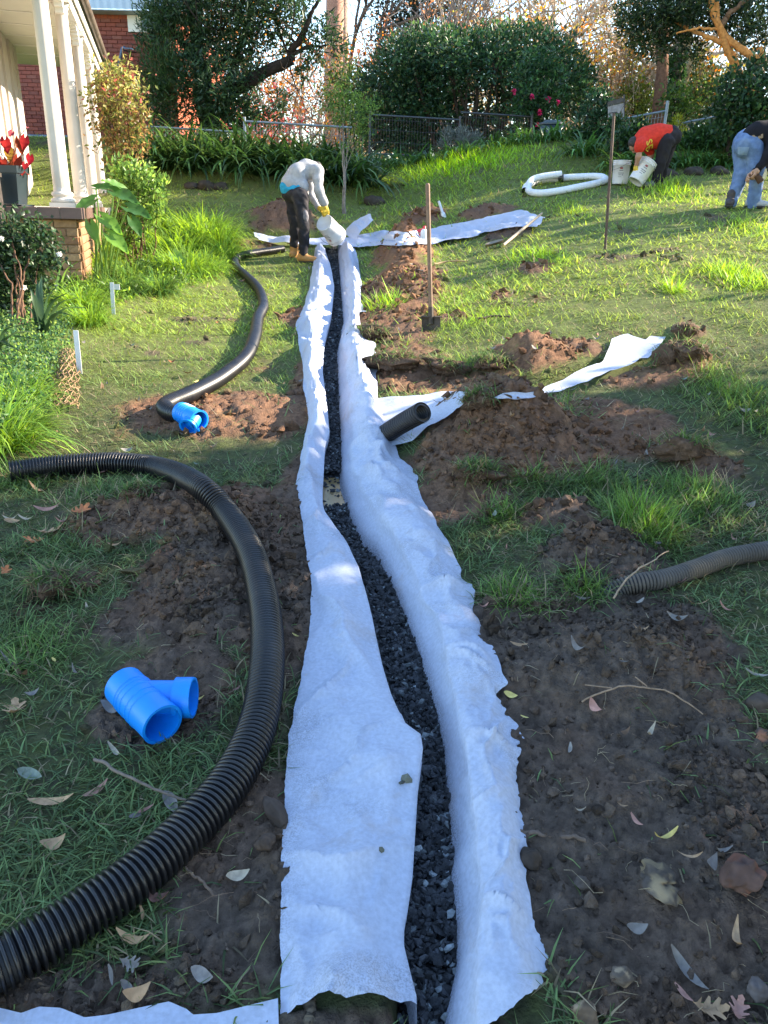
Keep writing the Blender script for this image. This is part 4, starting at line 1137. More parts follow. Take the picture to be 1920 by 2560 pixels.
cr = MB(); C_ = [(c - o0, r) for c, r in pxc([(1590, 20, 35), (1620, 50, 40), (1580, 60, 30), (1650, 20, 40), (1640, 90, 38), (1680, 60, 40), (1610, 105, 26), (1660, 120, 26), (1700, 20, 40), (1720, 50, 36), (1690, 105, 28), (1740, 20, 40), (1760, 50, 30), (1740, 110, 26), (1780, 20, 40), (1830, 20, 45), (1870, 40, 45), (1910, 20, 45), (1850, 70, 36), (1890, 90, 40), (1930, 80, 40), (1760, 130, 22), (1910, 180, 30), (1620, -20, 60), (1720, -30, 60), (1820, -30, 60), (1900, -40, 60)], 17.4, 40)]
C_ = [(c + np.array([0, .5 * rng.random(), 0]), (r, r * 1.6, r)) for c, r in C_]
clumps(cr, C_, 3000, .10, .030, [(.022, .048, .018), (.035, .068, .022), (.06, .085, .025), (.014, .034, .014)], shell=.25)
cr.build('crown', M_LEAF, t)
# --- dark glossy bush at the right edge
t = thing('glossy_bush', 'dark glossy broad-leaved bush at the right edge above the stooping man', 'shrub', foot(1880, 15.5, 380))
o0 = np.array(t.location); b = MB()
for k in range(5): limb(b, [np.array([.2 * k - .4, .1, 0]), at(1830 + 25 * k, 300, 15.5) - o0, at(1820 + 28 * k, 220, 15.5) - o0], .04, .012, BK, n=6, jit=.08)
b.build('trunk', M_BARK, t)
cr = MB(); C_ = [(c - o0, r) for c, r in pxc([(1860, 190, 34), (1900, 180, 36), (1830, 220, 32), (1870, 230, 36), (1910, 240, 36), (1815, 265, 30), (1850, 275, 34), (1890, 285, 36), (1830, 305, 28), (1870, 315, 30), (1930, 300, 40), (1920, 340, 36), (1960, 230, 60), (1790, 300, 18), (1800, 330, 22), (1850, 340, 26)], 15.5, 30)]
clumps(cr, C_, 3300, .095, .055, [(.016, .045, .018), (.028, .07, .024), (.05, .10, .03)], shell=.45)
cr.build('crown', M_LEAF, t)

# --- tall trunks beyond the right fence
def trunk_tree(name, label, px, Y, top, w, col, crown=None, ivy=0, lean=0, ccol=DARK):
    t = thing(name, label, 'tree', foot(px, Y)); o0 = np.array(t.location); b = MB()
    limb(b, [np.array([0, 0, -.2]), at(px + lean * .3, 220, Y) - o0, at(px + lean, top, Y) - o0], w * 1.15, w * .8, col, n=14, wob=.05, jit=.08)
    b.build('trunk', M_BARK, t)
    if ivy:
        k = MB(); n = ivy; h = np.array([0, 0, -.2]) * 0; s = rng.random(n)
        C0 = at(px, 300, Y) - o0; C1 = at(px + lean * .7, 120, Y) - o0
        th = rng.random(n) * 2 * np.pi
        P = C0 * (1 - s[:, None]) + C1 * s[:, None] + np.stack([np.cos(th), np.sin(th), 0 * th], 1) * w * (1.1 + .4 * rng.random((n, 1)))
        k.add(*leaf_set(P, np.stack([np.cos(th), np.sin(th), -.8 + 0 * th], 1) + .6 * rdir(n), .11, .09, pal(n, [(.03, .07, .02), (.05, .11, .03)]))); k.build('ivy', M_LEAF, t)
    if crown:
        cr = MB(); clumps(cr, [(c - o0, r) for c, r in pxc(crown, Y, 40)], 700, .14, .05, ccol, shell=.2); cr.build('crown', M_LEAF, t)
    return t
trunk_tree('tall_trunk_tree', 'tall tree with straight reddish brown trunk behind the right fence', 1643, 23, -120, .15, (.15, .075, .045), [(1620, -80, 60), (1680, -60, 60), (1650, -140, 80)], 0, 25)
trunk_tree('ivy_clad_tree', 'tree trunk wrapped in ivy beyond the right fence', 1684, 24, -60, .13, (.14, .11, .08), [(1690, -60, 60), (1740, -40, 60)], 900, 18)
trunk_tree('pale_trunk_tree', 'pale sunlit leaning trunk beside the ivy-clad tree', 1698, 25.5, -60, .13, (.40, .29, .16), [(1740, -60, 50)], 300, 40)
trunk_tree('gum_tree', 'thick pinkish gum tree trunk rising out of the top of the picture', 832, 40, -300, .42, (.36, .20, .15), [(830, -200, 80), (790, -160, 60)], 0, 6)
trunk_tree('gum_tree', 'slimmer pale gum trunk just behind the thick pinkish one', 858, 43, -300, .26, (.40, .27, .21), [(880, -200, 80)], 0, 4)
# --- bare winter trees
def bare_tree(label, px, Y, h, col, depth=5, nb=3, n0=3, leafc=None, leafn=0, r=.14, spread=.6, top=None, gn=.3, leafL=.10):
    h = h * 1.35; r = r * 1.1
    t = thing('bare_tree' if not leafc else 'autumn_tree', label, 'tree', foot(px, Y)); b = MB(); tips = []
    for i in range(n0):
        d = np.array([rng.normal() * .35, rng.normal() * .3, 1]); grow(b, np.array([rng.normal() * .2, rng.normal() * .2, -.2]), d / np.linalg.norm(d), h * .42, r, depth, col, tips, spread, nb, gn)
    b.build('trunk', M_BARK, t)
    if leafc:
        cr = MB(); T = np.array([q for q, _ in tips]); k = rng.integers(0, len(T), leafn)
        P = T[k] + rng.normal(size=(leafn, 3)) * .28
        cr.add(*leaf_set(P, rdir(leafn) + np.array([0, 0, -.3]), leafL * (1 + .3 * rng.normal(size=leafn)), leafL * .75, pal(leafn, leafc))); cr.build('crown', M_LEAFB, t)
    return t
TAN = (.50, .39, .28)
bare_tree('tangled pale bare tree above the dark evergreen, left of the overhanging canopy', 1440, 31, 6.5, TAN, 5, 3, 4, r=.17, spread=.75, gn=.5)
bare_tree('tangled pale bare tree directly left of the tall straight trunk', 1560, 29, 5.6, TAN, 5, 3, 4, r=.13, spread=.8, gn=.5)
bare_tree('grey bare tree standing over the left part of the dark evergreen', 1130, 33, 7.5, (.22, .19, .17), 5, 3, 3, r=.15, spread=.6)
bare_tree('small pale bare tree seen low between the two dark trees', 760, 30, 3.6, (.55, .42, .28), 4, 3, 5, r=.06, spread=.6)
bare_tree('thin bare tree showing between the trunks right of the board', 1735, 30, 5.0, TAN, 5, 3, 3, r=.09, spread=.8, gn=.5)
bare_tree('dark bare tree in front of the gum trunks', 775, 36, 8.5, (.10, .075, .06), 5, 3, 3, r=.17, spread=.6)
AUT = [(.55, .20, .03), (.62, .28, .04), (.40, .14, .03), (.5, .30, .06)]
bare_tree('orange autumn tree glowing behind the crooked limb', 690, 31, 4.3, (.35, .22, .14), 4, 3, 3, AUT, 3200, r=.08)
bare_tree('golden brown autumn tree above the middle of the dark evergreen', 1230, 30, 5.6, (.25, .18, .12), 4, 3, 3, [(.42, .24, .05), (.5, .32, .06), (.35, .18, .06), (.30, .30, .07)], 2200, r=.10)
bare_tree('rust coloured autumn tree left of the middle of the dark evergreen', 1010, 31, 5.2, (.25, .16, .12), 4, 3, 3, [(.35, .17, .08), (.42, .22, .08), (.30, .16, .09)], 1500, r=.08)
bare_tree('amber autumn tree near the gum trunks', 860, 33, 4.8, (.3, .2, .13), 4, 3, 3, AUT + [(.5, .15, .1)], 2600, r=.08)
bare_tree('small pink-leaved autumn tree low behind the fence gap', 615, 27, 2.0, (.35, .22, .15), 3, 3, 4, [(.60, .12, .10), (.7, .25, .2), (.6, .3, .12)], 1100, r=.04, leafL=.12)
bare_tree('yellow autumn tree low beyond the fence beside the camellia', 1540, 27, 3.4, (.3, .2, .12), 4, 3, 3, [(.42, .26, .05), (.34, .30, .06), (.5, .22, .05)], 2600, r=.06)
# --- tall dark conifer behind
t = thing('dark_conifer', 'tall dark grey-green tree behind the dense evergreen, top cut by the picture', 'tree', foot(1040, 37)); o0 = np.array(t.location)
b = MB(); limb(b, [np.zeros(3), at(1040, 100, 37) - o0, at(1040, -100, 37) - o0], .25, .12, BK); b.build('trunk', M_BARK, t)
cr = MB(); clumps(cr, [(c - o0, r) for c, r in pxc([(960, 30, 35), (1000, 10, 45), (1050, 30, 45), (1100, 20, 45), (1140, 40, 35), (960, 80, 30), (1000, 70, 40), (1050, 80, 45), (1100, 75, 40), (980, 115, 30), (1030, 120, 35), (1160, -10, 40), (1050, -40, 60), (940, 110, 25)], 37, 40)], 500, .22, .07, [(.020, .035, .026), (.03, .05, .03)], shell=.2); cr.build('crown', M_LEAF, t)
# --- sunlit shrubs beyond the right fence
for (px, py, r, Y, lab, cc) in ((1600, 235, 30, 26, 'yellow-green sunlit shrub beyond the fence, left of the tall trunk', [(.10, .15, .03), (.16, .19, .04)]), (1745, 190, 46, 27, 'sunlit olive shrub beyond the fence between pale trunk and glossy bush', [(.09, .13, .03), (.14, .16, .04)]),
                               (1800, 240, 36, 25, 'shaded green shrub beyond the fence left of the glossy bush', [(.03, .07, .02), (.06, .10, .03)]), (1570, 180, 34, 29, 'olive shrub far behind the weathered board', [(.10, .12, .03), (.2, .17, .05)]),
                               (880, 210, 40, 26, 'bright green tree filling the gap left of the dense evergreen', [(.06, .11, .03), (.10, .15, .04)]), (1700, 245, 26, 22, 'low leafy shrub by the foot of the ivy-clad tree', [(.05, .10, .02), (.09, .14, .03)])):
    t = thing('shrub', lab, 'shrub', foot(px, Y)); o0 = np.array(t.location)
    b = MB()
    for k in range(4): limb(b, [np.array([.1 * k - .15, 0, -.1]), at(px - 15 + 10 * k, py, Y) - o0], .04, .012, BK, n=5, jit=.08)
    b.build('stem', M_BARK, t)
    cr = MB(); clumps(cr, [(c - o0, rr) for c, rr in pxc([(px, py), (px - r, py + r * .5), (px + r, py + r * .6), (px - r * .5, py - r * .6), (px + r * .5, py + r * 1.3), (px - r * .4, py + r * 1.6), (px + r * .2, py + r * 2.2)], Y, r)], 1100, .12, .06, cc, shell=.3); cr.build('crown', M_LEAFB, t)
# --- far woodland closing the horizon
b = MB(); n = 15000
x = rng.uniform(-55, 70, n); y = 58 + rng.random(n) * 14; top = 8.5 + 5 * fbm(x * .12, x * 0, 201, 3) + 2.5 * fbm(x * .6, x * 0, 203, 3) - 3.5 * np.exp(-((x + 8) / 9) ** 2)
z = base_h(x, y) + rng.random(n) ** .8 * top
b.add(*leaf_set(np.stack([x, y, z], 1), rdir(n), .6 + .3 * rng.random(n), .4, pal(n, [(.09, .10, .04), (.22, .15, .07), (.14, .13, .06), (.30, .20, .10)])))
o = b.build('far_woodland', M_LEAFB); tag(o, 'far-off sunlit woodland closing the view between the garden trees', 'woodland', kind='stuff')

# --- trees standing right of the picture: they throw the shade over the foreground
def shade_tree(name, lab, x, y, h, r, n, sq=.8):
    t = thing(name, lab, 'tree', (x, y, float(base_h(x, y)))); b = MB()
    limb(b, [np.zeros(3), np.array([.2, .1, h * .4]), np.array([.1, 0, h * .75])], .22, .08, BK, jit=.1); b.build('trunk', M_BARK, t)
    cr = MB(); cc = []
    for i in range(n):
        d = rdir(1)[0]; cc.append((np.array([d[0] * r * .75, d[1] * r * .75, h * .60 + d[2] * h * .34]), r * (.34 + .18 * rng.random())))
    clumps(cr, cc, 360, .27, .13, DARK, shell=.1); cr.build('crown', M_LEAF, t)
SHADE = [(6.3, -2.5, 6.8, 2.1, 34), (6.6, .3, 6.8, 2.1, 34), (6.9, 2.9, 6.7, 1.9, 32), (7.9, 5.4, 5.2, 1.4, 18), (9.8, 9.0, 3.9, 1.0, 5), (10.8, 12.2, 4.6, 1.1, 6), (13.5, 15.6, 6.0, 1.4, 9), (13.8, 18.8, 8.4, 2.2, 16), (16.0, 23.0, 9.5, 2.6, 18), (18, 27.5, 10.0, 2.8, 18), (9.5, -1.0, 8.8, 2.5, 30), (9.8, 2.6, 8.4, 2.3, 28)]
NM = ['first', 'second', 'third', 'fourth', 'fifth', 'sixth', 'seventh', 'eighth', 'ninth', 'tenth', 'eleventh', 'twelfth']
for (x, y, h, r, n), nm in zip(SHADE, NM):
    shade_tree('boundary_tree', 'broad evergreen on the right boundary, %s of the shade trees counted away from the camera' % nm, x, y, h, r, n)
# ================================================================== GARDEN PLANTS
def strap_mesh(n, L, Wd, cols, el0=35, el1=88, droop=(60, 130), spread=.10, m=5, prof=None, wts=None, tip=1.1):
    az = rng.random(n) * 2 * np.pi
    rr = spread * np.sqrt(rng.random(n))
    base = np.stack([np.cos(az + rng.normal(size=n) * .6) * rr, np.sin(az + rng.normal(size=n) * .6) * rr, -.03 + 0 * rr], 1)
    c = pal(n, cols, wts)
    b = MB(); b.add(*ribbons(base, az, R(el0) + R(el1 - el0) * rng.random(n), L * (.6 + .5 * rng.random(n)), Wd * (.7 + .5 * rng.random(n)), R(droop[0]) + R(droop[1] - droop[0]) * rng.random(n), m, c * .75, c * tip, rng.normal() * .2, prof))
    return b
STRAP = np.array([.55, .9, 1, .9, .6, .08])
AG = [strap_mesh(70, 1.05, .045, [(.040, .098, .026), (.058, .128, .032), (.026, .064, .020), (.085, .15, .04)], prof=STRAP, spread=.16).mesh('leaves', M_LEAF) for i in range(4)]
def strap_plant(name, lab, p, meshes, cat, sc=1.0, group=None, k=None):
    t = thing(name, lab, cat, p, rng.random() * 6.28, group); t.scale = (sc, sc, sc * (.9 + .2 * rng.random()))
    link('leaves', meshes[(k if k is not None else rng.integers(len(meshes)))], t)
    return t
ORD = ['first', 'second', 'third', 'fourth', 'fifth', 'sixth', 'seventh', 'eighth', 'ninth', 'tenth', 'eleventh', 'twelfth', 'thirteenth', 'fourteenth', 'fifteenth', 'sixteenth', 'seventeenth', 'eighteenth', 'nineteenth', 'twentieth']
# bed behind the pouring worker: two rows of agapanthus
G_ = 'agapanthus clumps in the bed along the back fence'
for i, px in enumerate(np.linspace(372, 925, 17)):
    yb = 476 - 20 * max(0, (px - 760) / 165) - 26 * max(0, (px - 860) / 65)
    q = at(px + rng.normal() * 8, yb, 16.4 + .3 * rng.random()); q[2] = float(base_h(q[0], q[1])) - .02
    strap_plant('agapanthus', 'dark strap-leaved agapanthus in the front row of the back bed, %s from the house' % ORD[i], q, AG, 'plant', 1.0 + .25 * rng.random(), G_)
for i, px in enumerate(np.linspace(380, 900, 13)):
    q = at(px + rng.normal() * 8, 420, 17.3); q[2] = float(base_h(q[0], q[1])) + .05
    strap_plant('agapanthus', 'dark strap-leaved agapanthus in the rear row by the fence, %s from the house' % ORD[i], q, AG, 'plant', .95 + .2 * rng.random(), G_)
AG2 = [strap_mesh(60, .55, .03, [(.06, .14, .035), (.09, .19, .04), (.08, .19, .045)], prof=STRAP, spread=.2).mesh('leaves', M_LEAF) for i in range(3)]
G_ = 'low strap-leaved clumps edging the upper lawn'
for i, px in enumerate(np.linspace(950, 1490, 16)):
    q = at(px + rng.normal() * 8, 390, 18.0 + .5 * rng.random()); q[2] = float(base_h(q[0], q[1])) - .02; strap_plant('strap_plant', 'low green strap-leaved clump edging the upper lawn, %s from the sapling' % ORD[i], q, AG2, 'plant', .9 + .5 * rng.random(), G_)
for i, (px, py) in enumerate(((1540, 395), (1570, 388), (1600, 385), (1480, 372), (1450, 380), (1700, 395), (1730, 400), (1760, 402), (1790, 404), (1820, 405), (1850, 400), (1880, 400), (1910, 405), (1720, 372), (1760, 365), (1800, 368), (1845, 365), (1890, 365), (1660, 370), (1630, 400))):
    q = at(px, py, 15.7 if py > 380 else 16.6); q[2] = float(base_h(q[0], q[1])) + .02; strap_plant('strap_plant', 'arching strap-leaved clump on the right bank behind the stooping men, %s counted' % ORD[i], q, AG2, 'plant', 1.0 + .4 * rng.random(), 'arching clumps on the right bank')
# bank that carries them, and its edging rocks
M_ROCK = vcol('edging_stone', rough=.9, spec=.2, var=.35, scale=9, bump=.9, bscale=20, island=.1)
def boulder(name, lab, p, r, col, cat='rock', seed=0, sub=3, amp=.3, group=None, sq=(1, 1, .75), mat=None, rz=None, col2=None):
    bm = bmesh.new(); bmesh.ops.create_icosphere(bm, subdivisions=sub, radius=1)
    V = np.array([v.co for v in bm.verts]); F = np.array([[v.index for v in f.verts] for f in bm.faces]); bm.free()
    d = 1 + amp * (fbm(V[:, 0] * 1.4 + seed * 7.1, V[:, 1] * 1.4 + V[:, 2] * 1.1, 11, 4)) + amp * .5 * fbm(V[:, 1] * 3 + seed, V[:, 2] * 3, 13, 4)
    # a few flat broken faces
    for k in range(5):
        n_ = rdir(1)[0]; h = .72 + .18 * rng.random(); ov = np.maximum((V * d[:, None]) @ n_ - h, 0); V = V - n_ * ov[:, None] / np.maximum(d[:, None], .3)
    V = V * d[:, None] * np.array(sq) * r
    c = np.array(col) * (1 + .4 * fbm(V[:, 0] / r * 3, V[:, 2] / r * 3 + seed, 17, 3)[:, None])
    if col2 is not None:
        k = sstep(.05, .35, fbm(V[:, 0] / r * 1.3 + seed * 3, V[:, 1] / r * 1.3 - V[:, 2] / r, 19, 3))[:, None]; c = c * (1 - k) + np.array(col2) * k
    b = MB(); b.add(V, F, np.clip(c, .004, .9)); o = b.build(name, mat or M_ROCK)
    o.location = tuple(float(q) for q in p); o.rotation_euler = (0, 0, rng.random() * 6 if rz is None else rz)
    return tag(o, lab, cat, group)
for i, (px, py, r, s_, lab) in enumerate(((520, 490, .15, 1, 'largest dark edging rock at the foot of the agapanthus bed'), (548, 488, .12, 2, 'dark edging rock right beside the largest one under the agapanthus'), (478, 493, .10, 4, 'small dark edging rock left of the largest one under the agapanthus'), (935, 410, .13, 7, 'low dark rock at the lawn edge beyond the sapling'),
        (1668, 447, .12, 8, 'small dark rock on the right bank nearest the red-shirted person'), (1732, 447, .13, 10, 'large dark rock in the middle of the right bank'), (1795, 452, .13, 12, 'dark rock on the right bank nearest the person in jeans'), (1596, 422, .10, 13, 'small dark rock on the bank above the tilted bucket'))):
    q = at(px, py, 15.75 if px < 1000 else 15.0)
    q[2] = float(base_h(q[0], q[1])) + r * .15
    boulder('edging_rock', lab, q, r * 1.1, (.05, .042, .034), 'rock', s_, 3, .45, 'rocks edging the agapanthus bed' if px < 1000 else 'rocks edging the right bank', (1.25, .9, .75), rz=0)
# nandina by the columns
def leafy_shrub(name, lab, base, cl, per, L, W_, cols, wts=None, stems=6, cat='shrub', mat=None, Y=None, flowers=None, shell=.25, up=.2, stemc=(.12, .07, .045), gauss=False):
    t = thing(name, lab, cat, base); o0 = np.array(t.location); b = MB()
    for k in range(stems):
        c, r = cl[rng.integers(len(cl))]
        limb(b, [np.array([rng.normal() * .06, rng.normal() * .06, -.05]), (c - o0) * .5 + rng.normal(size=3) * .05, c - o0 + rng.normal(size=3) * .1], .012, .004, stemc, n=5, jit=.03)
    b.build('stem', M_BARK, t)
    cr = MB(); clumps(cr, [(c - o0, r) for c, r in cl], per, L, W_, cols, wts, shell=shell, up=up, gauss=gauss); cr.build('foliage', mat or M_LEAFB, t)
    return t
cl = pxc([(275, 205, 26), (305, 195, 22), (250, 225, 24), (330, 215, 22), (290, 245, 30), (330, 260, 26), (250, 270, 26), (295, 290, 30), (345, 290, 22), (265, 320, 26), (310, 335, 28), (350, 340, 20), (285, 370, 26), (330, 380, 24), (290, 410, 22), (320, 170, 12), (262, 185, 14), (280, 165, 8)], 11.4, 24)
leafy_shrub('nandina_shrub', 'tall wispy shrub with red, yellow and olive leaves beside the white columns', foot(295, 11.4, 480), [(c, r * 1.25) for c, r in cl[:6] + cl[15:]], 5200, .07, .03, [(.30, .28, .08), (.30, .11, .08), (.20, .24, .07), (.40, .36, .14)], [.3, .15, .35, .2], stems=9, gauss=True)
t = leafy_shrub('nandina_shrub', 'lower olive and russet part of the shrub planting beside the white columns', foot(305, 11.5, 480), [(c, r * 1.2) for c, r in cl[6:15]], 5600, .065, .03, [(.17, .19, .05), (.22, .14, .06), (.12, .14, .04), (.30, .20, .08)], stems=12, gauss=True)
cl = pxc([(330, 440, 28), (370, 450, 26), (300, 460, 26), (345, 475, 28), (385, 485, 24), (320, 500, 26), (395, 460, 18), (300, 430, 20), (330, 530, 26), (370, 525, 24), (300, 560, 24), (345, 565, 24), (395, 530, 22), (320, 600, 22)], 10.3, 24)
leafy_shrub('leafy_bush', 'fresh green small-leaved bush under the wispy shrub', foot(340, 10.3, 560), cl, 11000, .07, .03, [(.16, .28, .06), (.22, .33, .08), (.10, .19, .05)], stems=12, up=.6, gauss=True)
# big-leaved elephant ear
def big_leaf(o0, base, tipdir, L, W_, nrm, col):
    """heart/arrow-shaped blade with a midrib fold"""
    d = np.asarray(tipdir, float); d /= np.linalg.norm(d); nrm = np.asarray(nrm, float); s = np.cross(d, nrm); s /= np.linalg.norm(s); n_ = np.cross(s, d)
    u = np.linspace(0, 1, 13); half = np.interp(u, [0, .08, .25, .45, .7, .9, 1], [.35, .72, 1, .92, .58, .22, .0]) * W_ / 2
    back = np.interp(u, [0, .1, .3, 1], [-.30, -.12, 0, 0]) * L
    wave = .05 * L * np.sin(u * 21)
    P = []
    for j in np.linspace(-1, 1, 7):
        e = abs(j)
        P.append(base + d * (u * L + back * e ** 1.5)[:, None] + s * (half * j)[:, None] + n_ * (e ** 1.5 * W_ * .13 + wave * e * .5 - (u ** 2) * L * .22)[:, None])
    b = MB(); b.grid(np.stack(P, 1), np.array(col)); return b
ee = thing('elephant_ear_plant', 'elephant ear plant with big glossy leaves below the columns', 'plant', foot(258, 9.0, 690)); o0 = np.array(ee.location)
for (px, py, tx, ty, L, c, yo) in ((235, 500, 190, 520, .34, (.10, .22, .05), 0), (285, 480, 345, 500, .44, (.045, .12, .03), .1), (320, 520, 370, 535, .42, (.05, .13, .03), -.1), (255, 545, 300, 575, .40, (.15, .30, .05), -.15), (305, 470, 270, 450, .30, (.12, .25, .06), .2), (275, 590, 320, 625, .38, (.16, .31, .05), -.3), (225, 560, 240, 600, .30, (.14, .28, .05), -.2), (330, 550, 355, 590, .30, (.05, .13, .03), .1), (240, 470, 300, 462, .36, (.05, .14, .035), .3)):
    Yl = o0[1] - .05 + yo; p = at(px, py, Yl); e = at(tx, ty, Yl - .12)
    k = big_leaf(o0, p - o0, e - p, L * .78, L * .46, (.2, -.5, .8), c); k.build('leaf', M_LEAFB, ee)
    b = MB(); limb(b, [np.array([rng.normal() * .05, rng.normal() * .05, -.02]), (p - o0) * .6 + (0, 0, .06), p - o0], .014, .008, (.16, .26, .07), n=6); b.build('stalk', M_LEAFB, ee)
ee = thing('elephant_ear_plant', 'two drooping elephant ear leaves over the grass edge of the bed', 'plant', cast(400, 690)); o0 = np.array(ee.location)
for (px, py, tx, ty, L, c) in ((385, 665, 408, 730, .42, (.07, .15, .07)), (437, 640, 465, 690, .36, (.18, .32, .09)), (360, 655, 345, 690, .25, (.10, .2, .05))):
    p = at(px, py, o0[1] + .1); e = at(tx, ty, o0[1] - .1); big_leaf(o0, p - o0, e - p, L, L * .5, (.3, -.75, .5), c).build('leaf', M_LEAFB, ee)
    b = MB(); limb(b, [np.array([-.1, .1, 0]), (p - o0) * .6 + (0, 0, .05), p - o0], .012, .007, (.16, .26, .07), n=6); b.build('stalk', M_LEAFB, ee)
# bright grassy clumps along the bed
FINE = [strap_mesh(420, .62, .014, [(.22, .38, .05), (.28, .43, .06), (.15, .28, .05)], el0=45, el1=88, droop=(50, 140), spread=.2, m=4).mesh('leaves', M_LEAFB) for i in range(3)]
FINED = [strap_mesh(340, .50, .013, [(.07, .15, .035), (.10, .20, .04), (.16, .25, .05)], el0=45, el1=88, droop=(60, 150), spread=.14, m=4).mesh('leaves', M_LEAFB) for i in range(2)]
for (px, py, s_, set_, lab) in ((330, 705, 1.0, FINED, 'mop-headed dark green grass clump behind the front white marker peg'), (395, 735, .9, FINED, 'dark grass clump under the drooping elephant ear leaves'), (300, 735, .8, FINED, 'small dark grass clump right beside the far marker peg'),
                               (470, 690, 1.0, FINE, 'bright grass clump right of the drooping elephant ear leaves'), (430, 640, 1.1, FINE, 'bright grass clump up the bed behind the drooping leaves'), (500, 610, 1.25, FINE, 'tall bright grass clump nearest the end of the winding pipe'), (545, 618, 1.1, FINE, 'bright grass clump at the tip of the bed by the winding pipe'), (460, 585, 1.1, FINE, 'bright grass clump behind the tallest bright clump'), (560, 650, .8, FINE, 'small bright grass clump at the lawn edge by the pipe bend'),
                               (400, 590, 1.0, FINE, 'bright grass clump below the small-leaved bush'), (350, 630, 1.0, FINE, 'bright grass clump right of the elephant ear plant'), (250, 680, .8, FINE, 'bright grass clump in front of the elephant ear plant'), (515, 680, .8, FINE, 'low bright grass clump spilling onto the lawn'),
                               (470, 640, 1.0, FINE, 'bright grass clump in the middle of the lit part of the bed'), (530, 585, 1.0, FINE, 'bright grass clump at the far tip of the bed'), (420, 680, .9, FINE, 'bright grass clump just behind the brighter drooping leaf'), (380, 560, 1.1, FINE, 'bright grass clump at the foot of the small-leaved bush'), (310, 640, .9, FINE, 'bright grass clump among the elephant ear stalks'), (205, 770, .7, FINE, 'small lit grass clump between the two marker pegs'), (225, 810, .6, FINE, 'tiny lit grass clump on the lawn edge between the marker pegs'), (170, 720, .8, FINED, 'dark grass clump behind the broad strap leaves'),
                               (-15, 1120, .85, FINE, 'bright lit grass clump at the left edge behind the thick pipe'), (45, 1010, .6, FINE, 'small bright grass clump at the left edge of the ground cover'), (90, 1080, .45, FINED, 'sparse grass tuft left of the coir netting')):
    q = cast(px, py); strap_plant('grass_clump', lab, q, set_, 'plant', s_)
# camellia with white flowers at far left, in front of the brick base
cl = pxc([(20, 590, 40), (70, 580, 34), (120, 600, 26), (30, 640, 40), (90, 650, 36), (20, 700, 40), (80, 700, 36), (40, 745, 34), (130, 650, 24), (-20, 660, 60), (10, 780, 30)], 7.0, 34)
t = leafy_shrub('white_camellia', 'dark small-leaved bush with a few white flowers in front of the brick base', cast(50, 830), cl, 22000, .05, .026, [(.025, .055, .02), (.04, .085, .03), (.06, .11, .04), (.02, .04, .018)], stems=9, mat=M_LEAF, gauss=True)
o0 = np.array(t.location); M_PETAL = leafy('white_petals', trans=.3)
for (px, py) in ((149, 636), (4, 597), (60, 720)):
    k = MB(); c = at(px, py, 6.7) - o0; n = 12; k.add(*leaf_set(np.repeat(c[None], n, 0), rdir(n) + np.array([.2, -.6, .3]), .032, .028, pal(n, [(.8, .78, .74)], jit=.05))); k.build('flower', M_PETAL, t)
# broad strap leaves (clivia)
def clivia(lab, base, leaves, Wd=.05):
    t = thing('clivia_plant', lab, 'plant', base); o0 = np.array(t.location)
    for (px, py, dY, c) in leaves:
        e = at(px, py, o0[1] + dY) - o0; mid = e * .5 + np.array([0, 0, .10]); pts, _ = catmull([np.array([rng.normal() * .02, 0, 0]), mid, e], 10)
        s = np.linspace(0, 1, 10); w_ = Wd * np.interp(s, [0, .3, .7, 1], [.6, 1, .9, .05]) / 2; T = np.gradient(pts, axis=0); S = np.cross(T, [0, 0, 1.0]) ; S /= np.linalg.norm(S, axis=1)[:, None] + 1e-9; N_ = np.cross(S, T); N_ /= np.linalg.norm(N_, axis=1)[:, None] + 1e-9
        b = MB(); b.grid(np.stack([pts - S * w_[:, None] + N_ * .006, pts, pts + S * w_[:, None] + N_ * .006], 1), np.array(c)); b.build('leaf', M_LEAF, t)
DG = (.035, .075, .03); LG = (.16, .27, .05)  # LG: lit leaves, the sunlight on them put into the leaf colour
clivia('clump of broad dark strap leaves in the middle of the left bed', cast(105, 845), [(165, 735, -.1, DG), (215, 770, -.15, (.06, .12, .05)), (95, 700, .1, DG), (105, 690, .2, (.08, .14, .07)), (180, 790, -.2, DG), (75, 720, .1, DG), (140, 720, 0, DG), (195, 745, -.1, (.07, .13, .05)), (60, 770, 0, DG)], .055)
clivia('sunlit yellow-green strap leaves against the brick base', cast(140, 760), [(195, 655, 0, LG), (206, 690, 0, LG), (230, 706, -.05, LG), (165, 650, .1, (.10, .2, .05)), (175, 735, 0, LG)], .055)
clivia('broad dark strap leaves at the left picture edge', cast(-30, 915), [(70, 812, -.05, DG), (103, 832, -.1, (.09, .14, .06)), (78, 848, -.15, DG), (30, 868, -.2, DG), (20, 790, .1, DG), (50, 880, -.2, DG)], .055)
# low ground cover in the bed
b = MB(); n = 15000; px = rng.uniform(-60, 200, n); py = rng.uniform(700, 1120, n)
lim = np.interp(py, [700, 800, 900, 1000, 1060, 1120], [215, 190, 160, 120, 110, 60]); k = px < lim - 10 + rng.normal(size=n) * 12; px, py = px[k], py[k]; n = len(px)
hh_ = np.abs(rng.normal(size=n)) * .05 + .12 * np.clip(fbm(px * .02, py * .02, 231, 3) + .3, 0, 1) * rng.random(n)
P = cast(px, py, 0.0); P[:, 2] += hh_
lit = fbm(P[:, 0] * 2, P[:, 1] * 2, 233, 3)
b.add(*leaf_set(P, rdir(n) + np.array([0, -.2, .5]), .026 + .016 * rng.random(n), .018, pal(n, [(.09, .18, .06), (.14, .25, .06), (.07, .14, .08), (.2, .29, .08)])))
o = b.build('ground_cover', M_LEAFB); tag(o, 'low leafy ground cover spreading at the edge of the left bed', 'ground cover', kind='stuff')
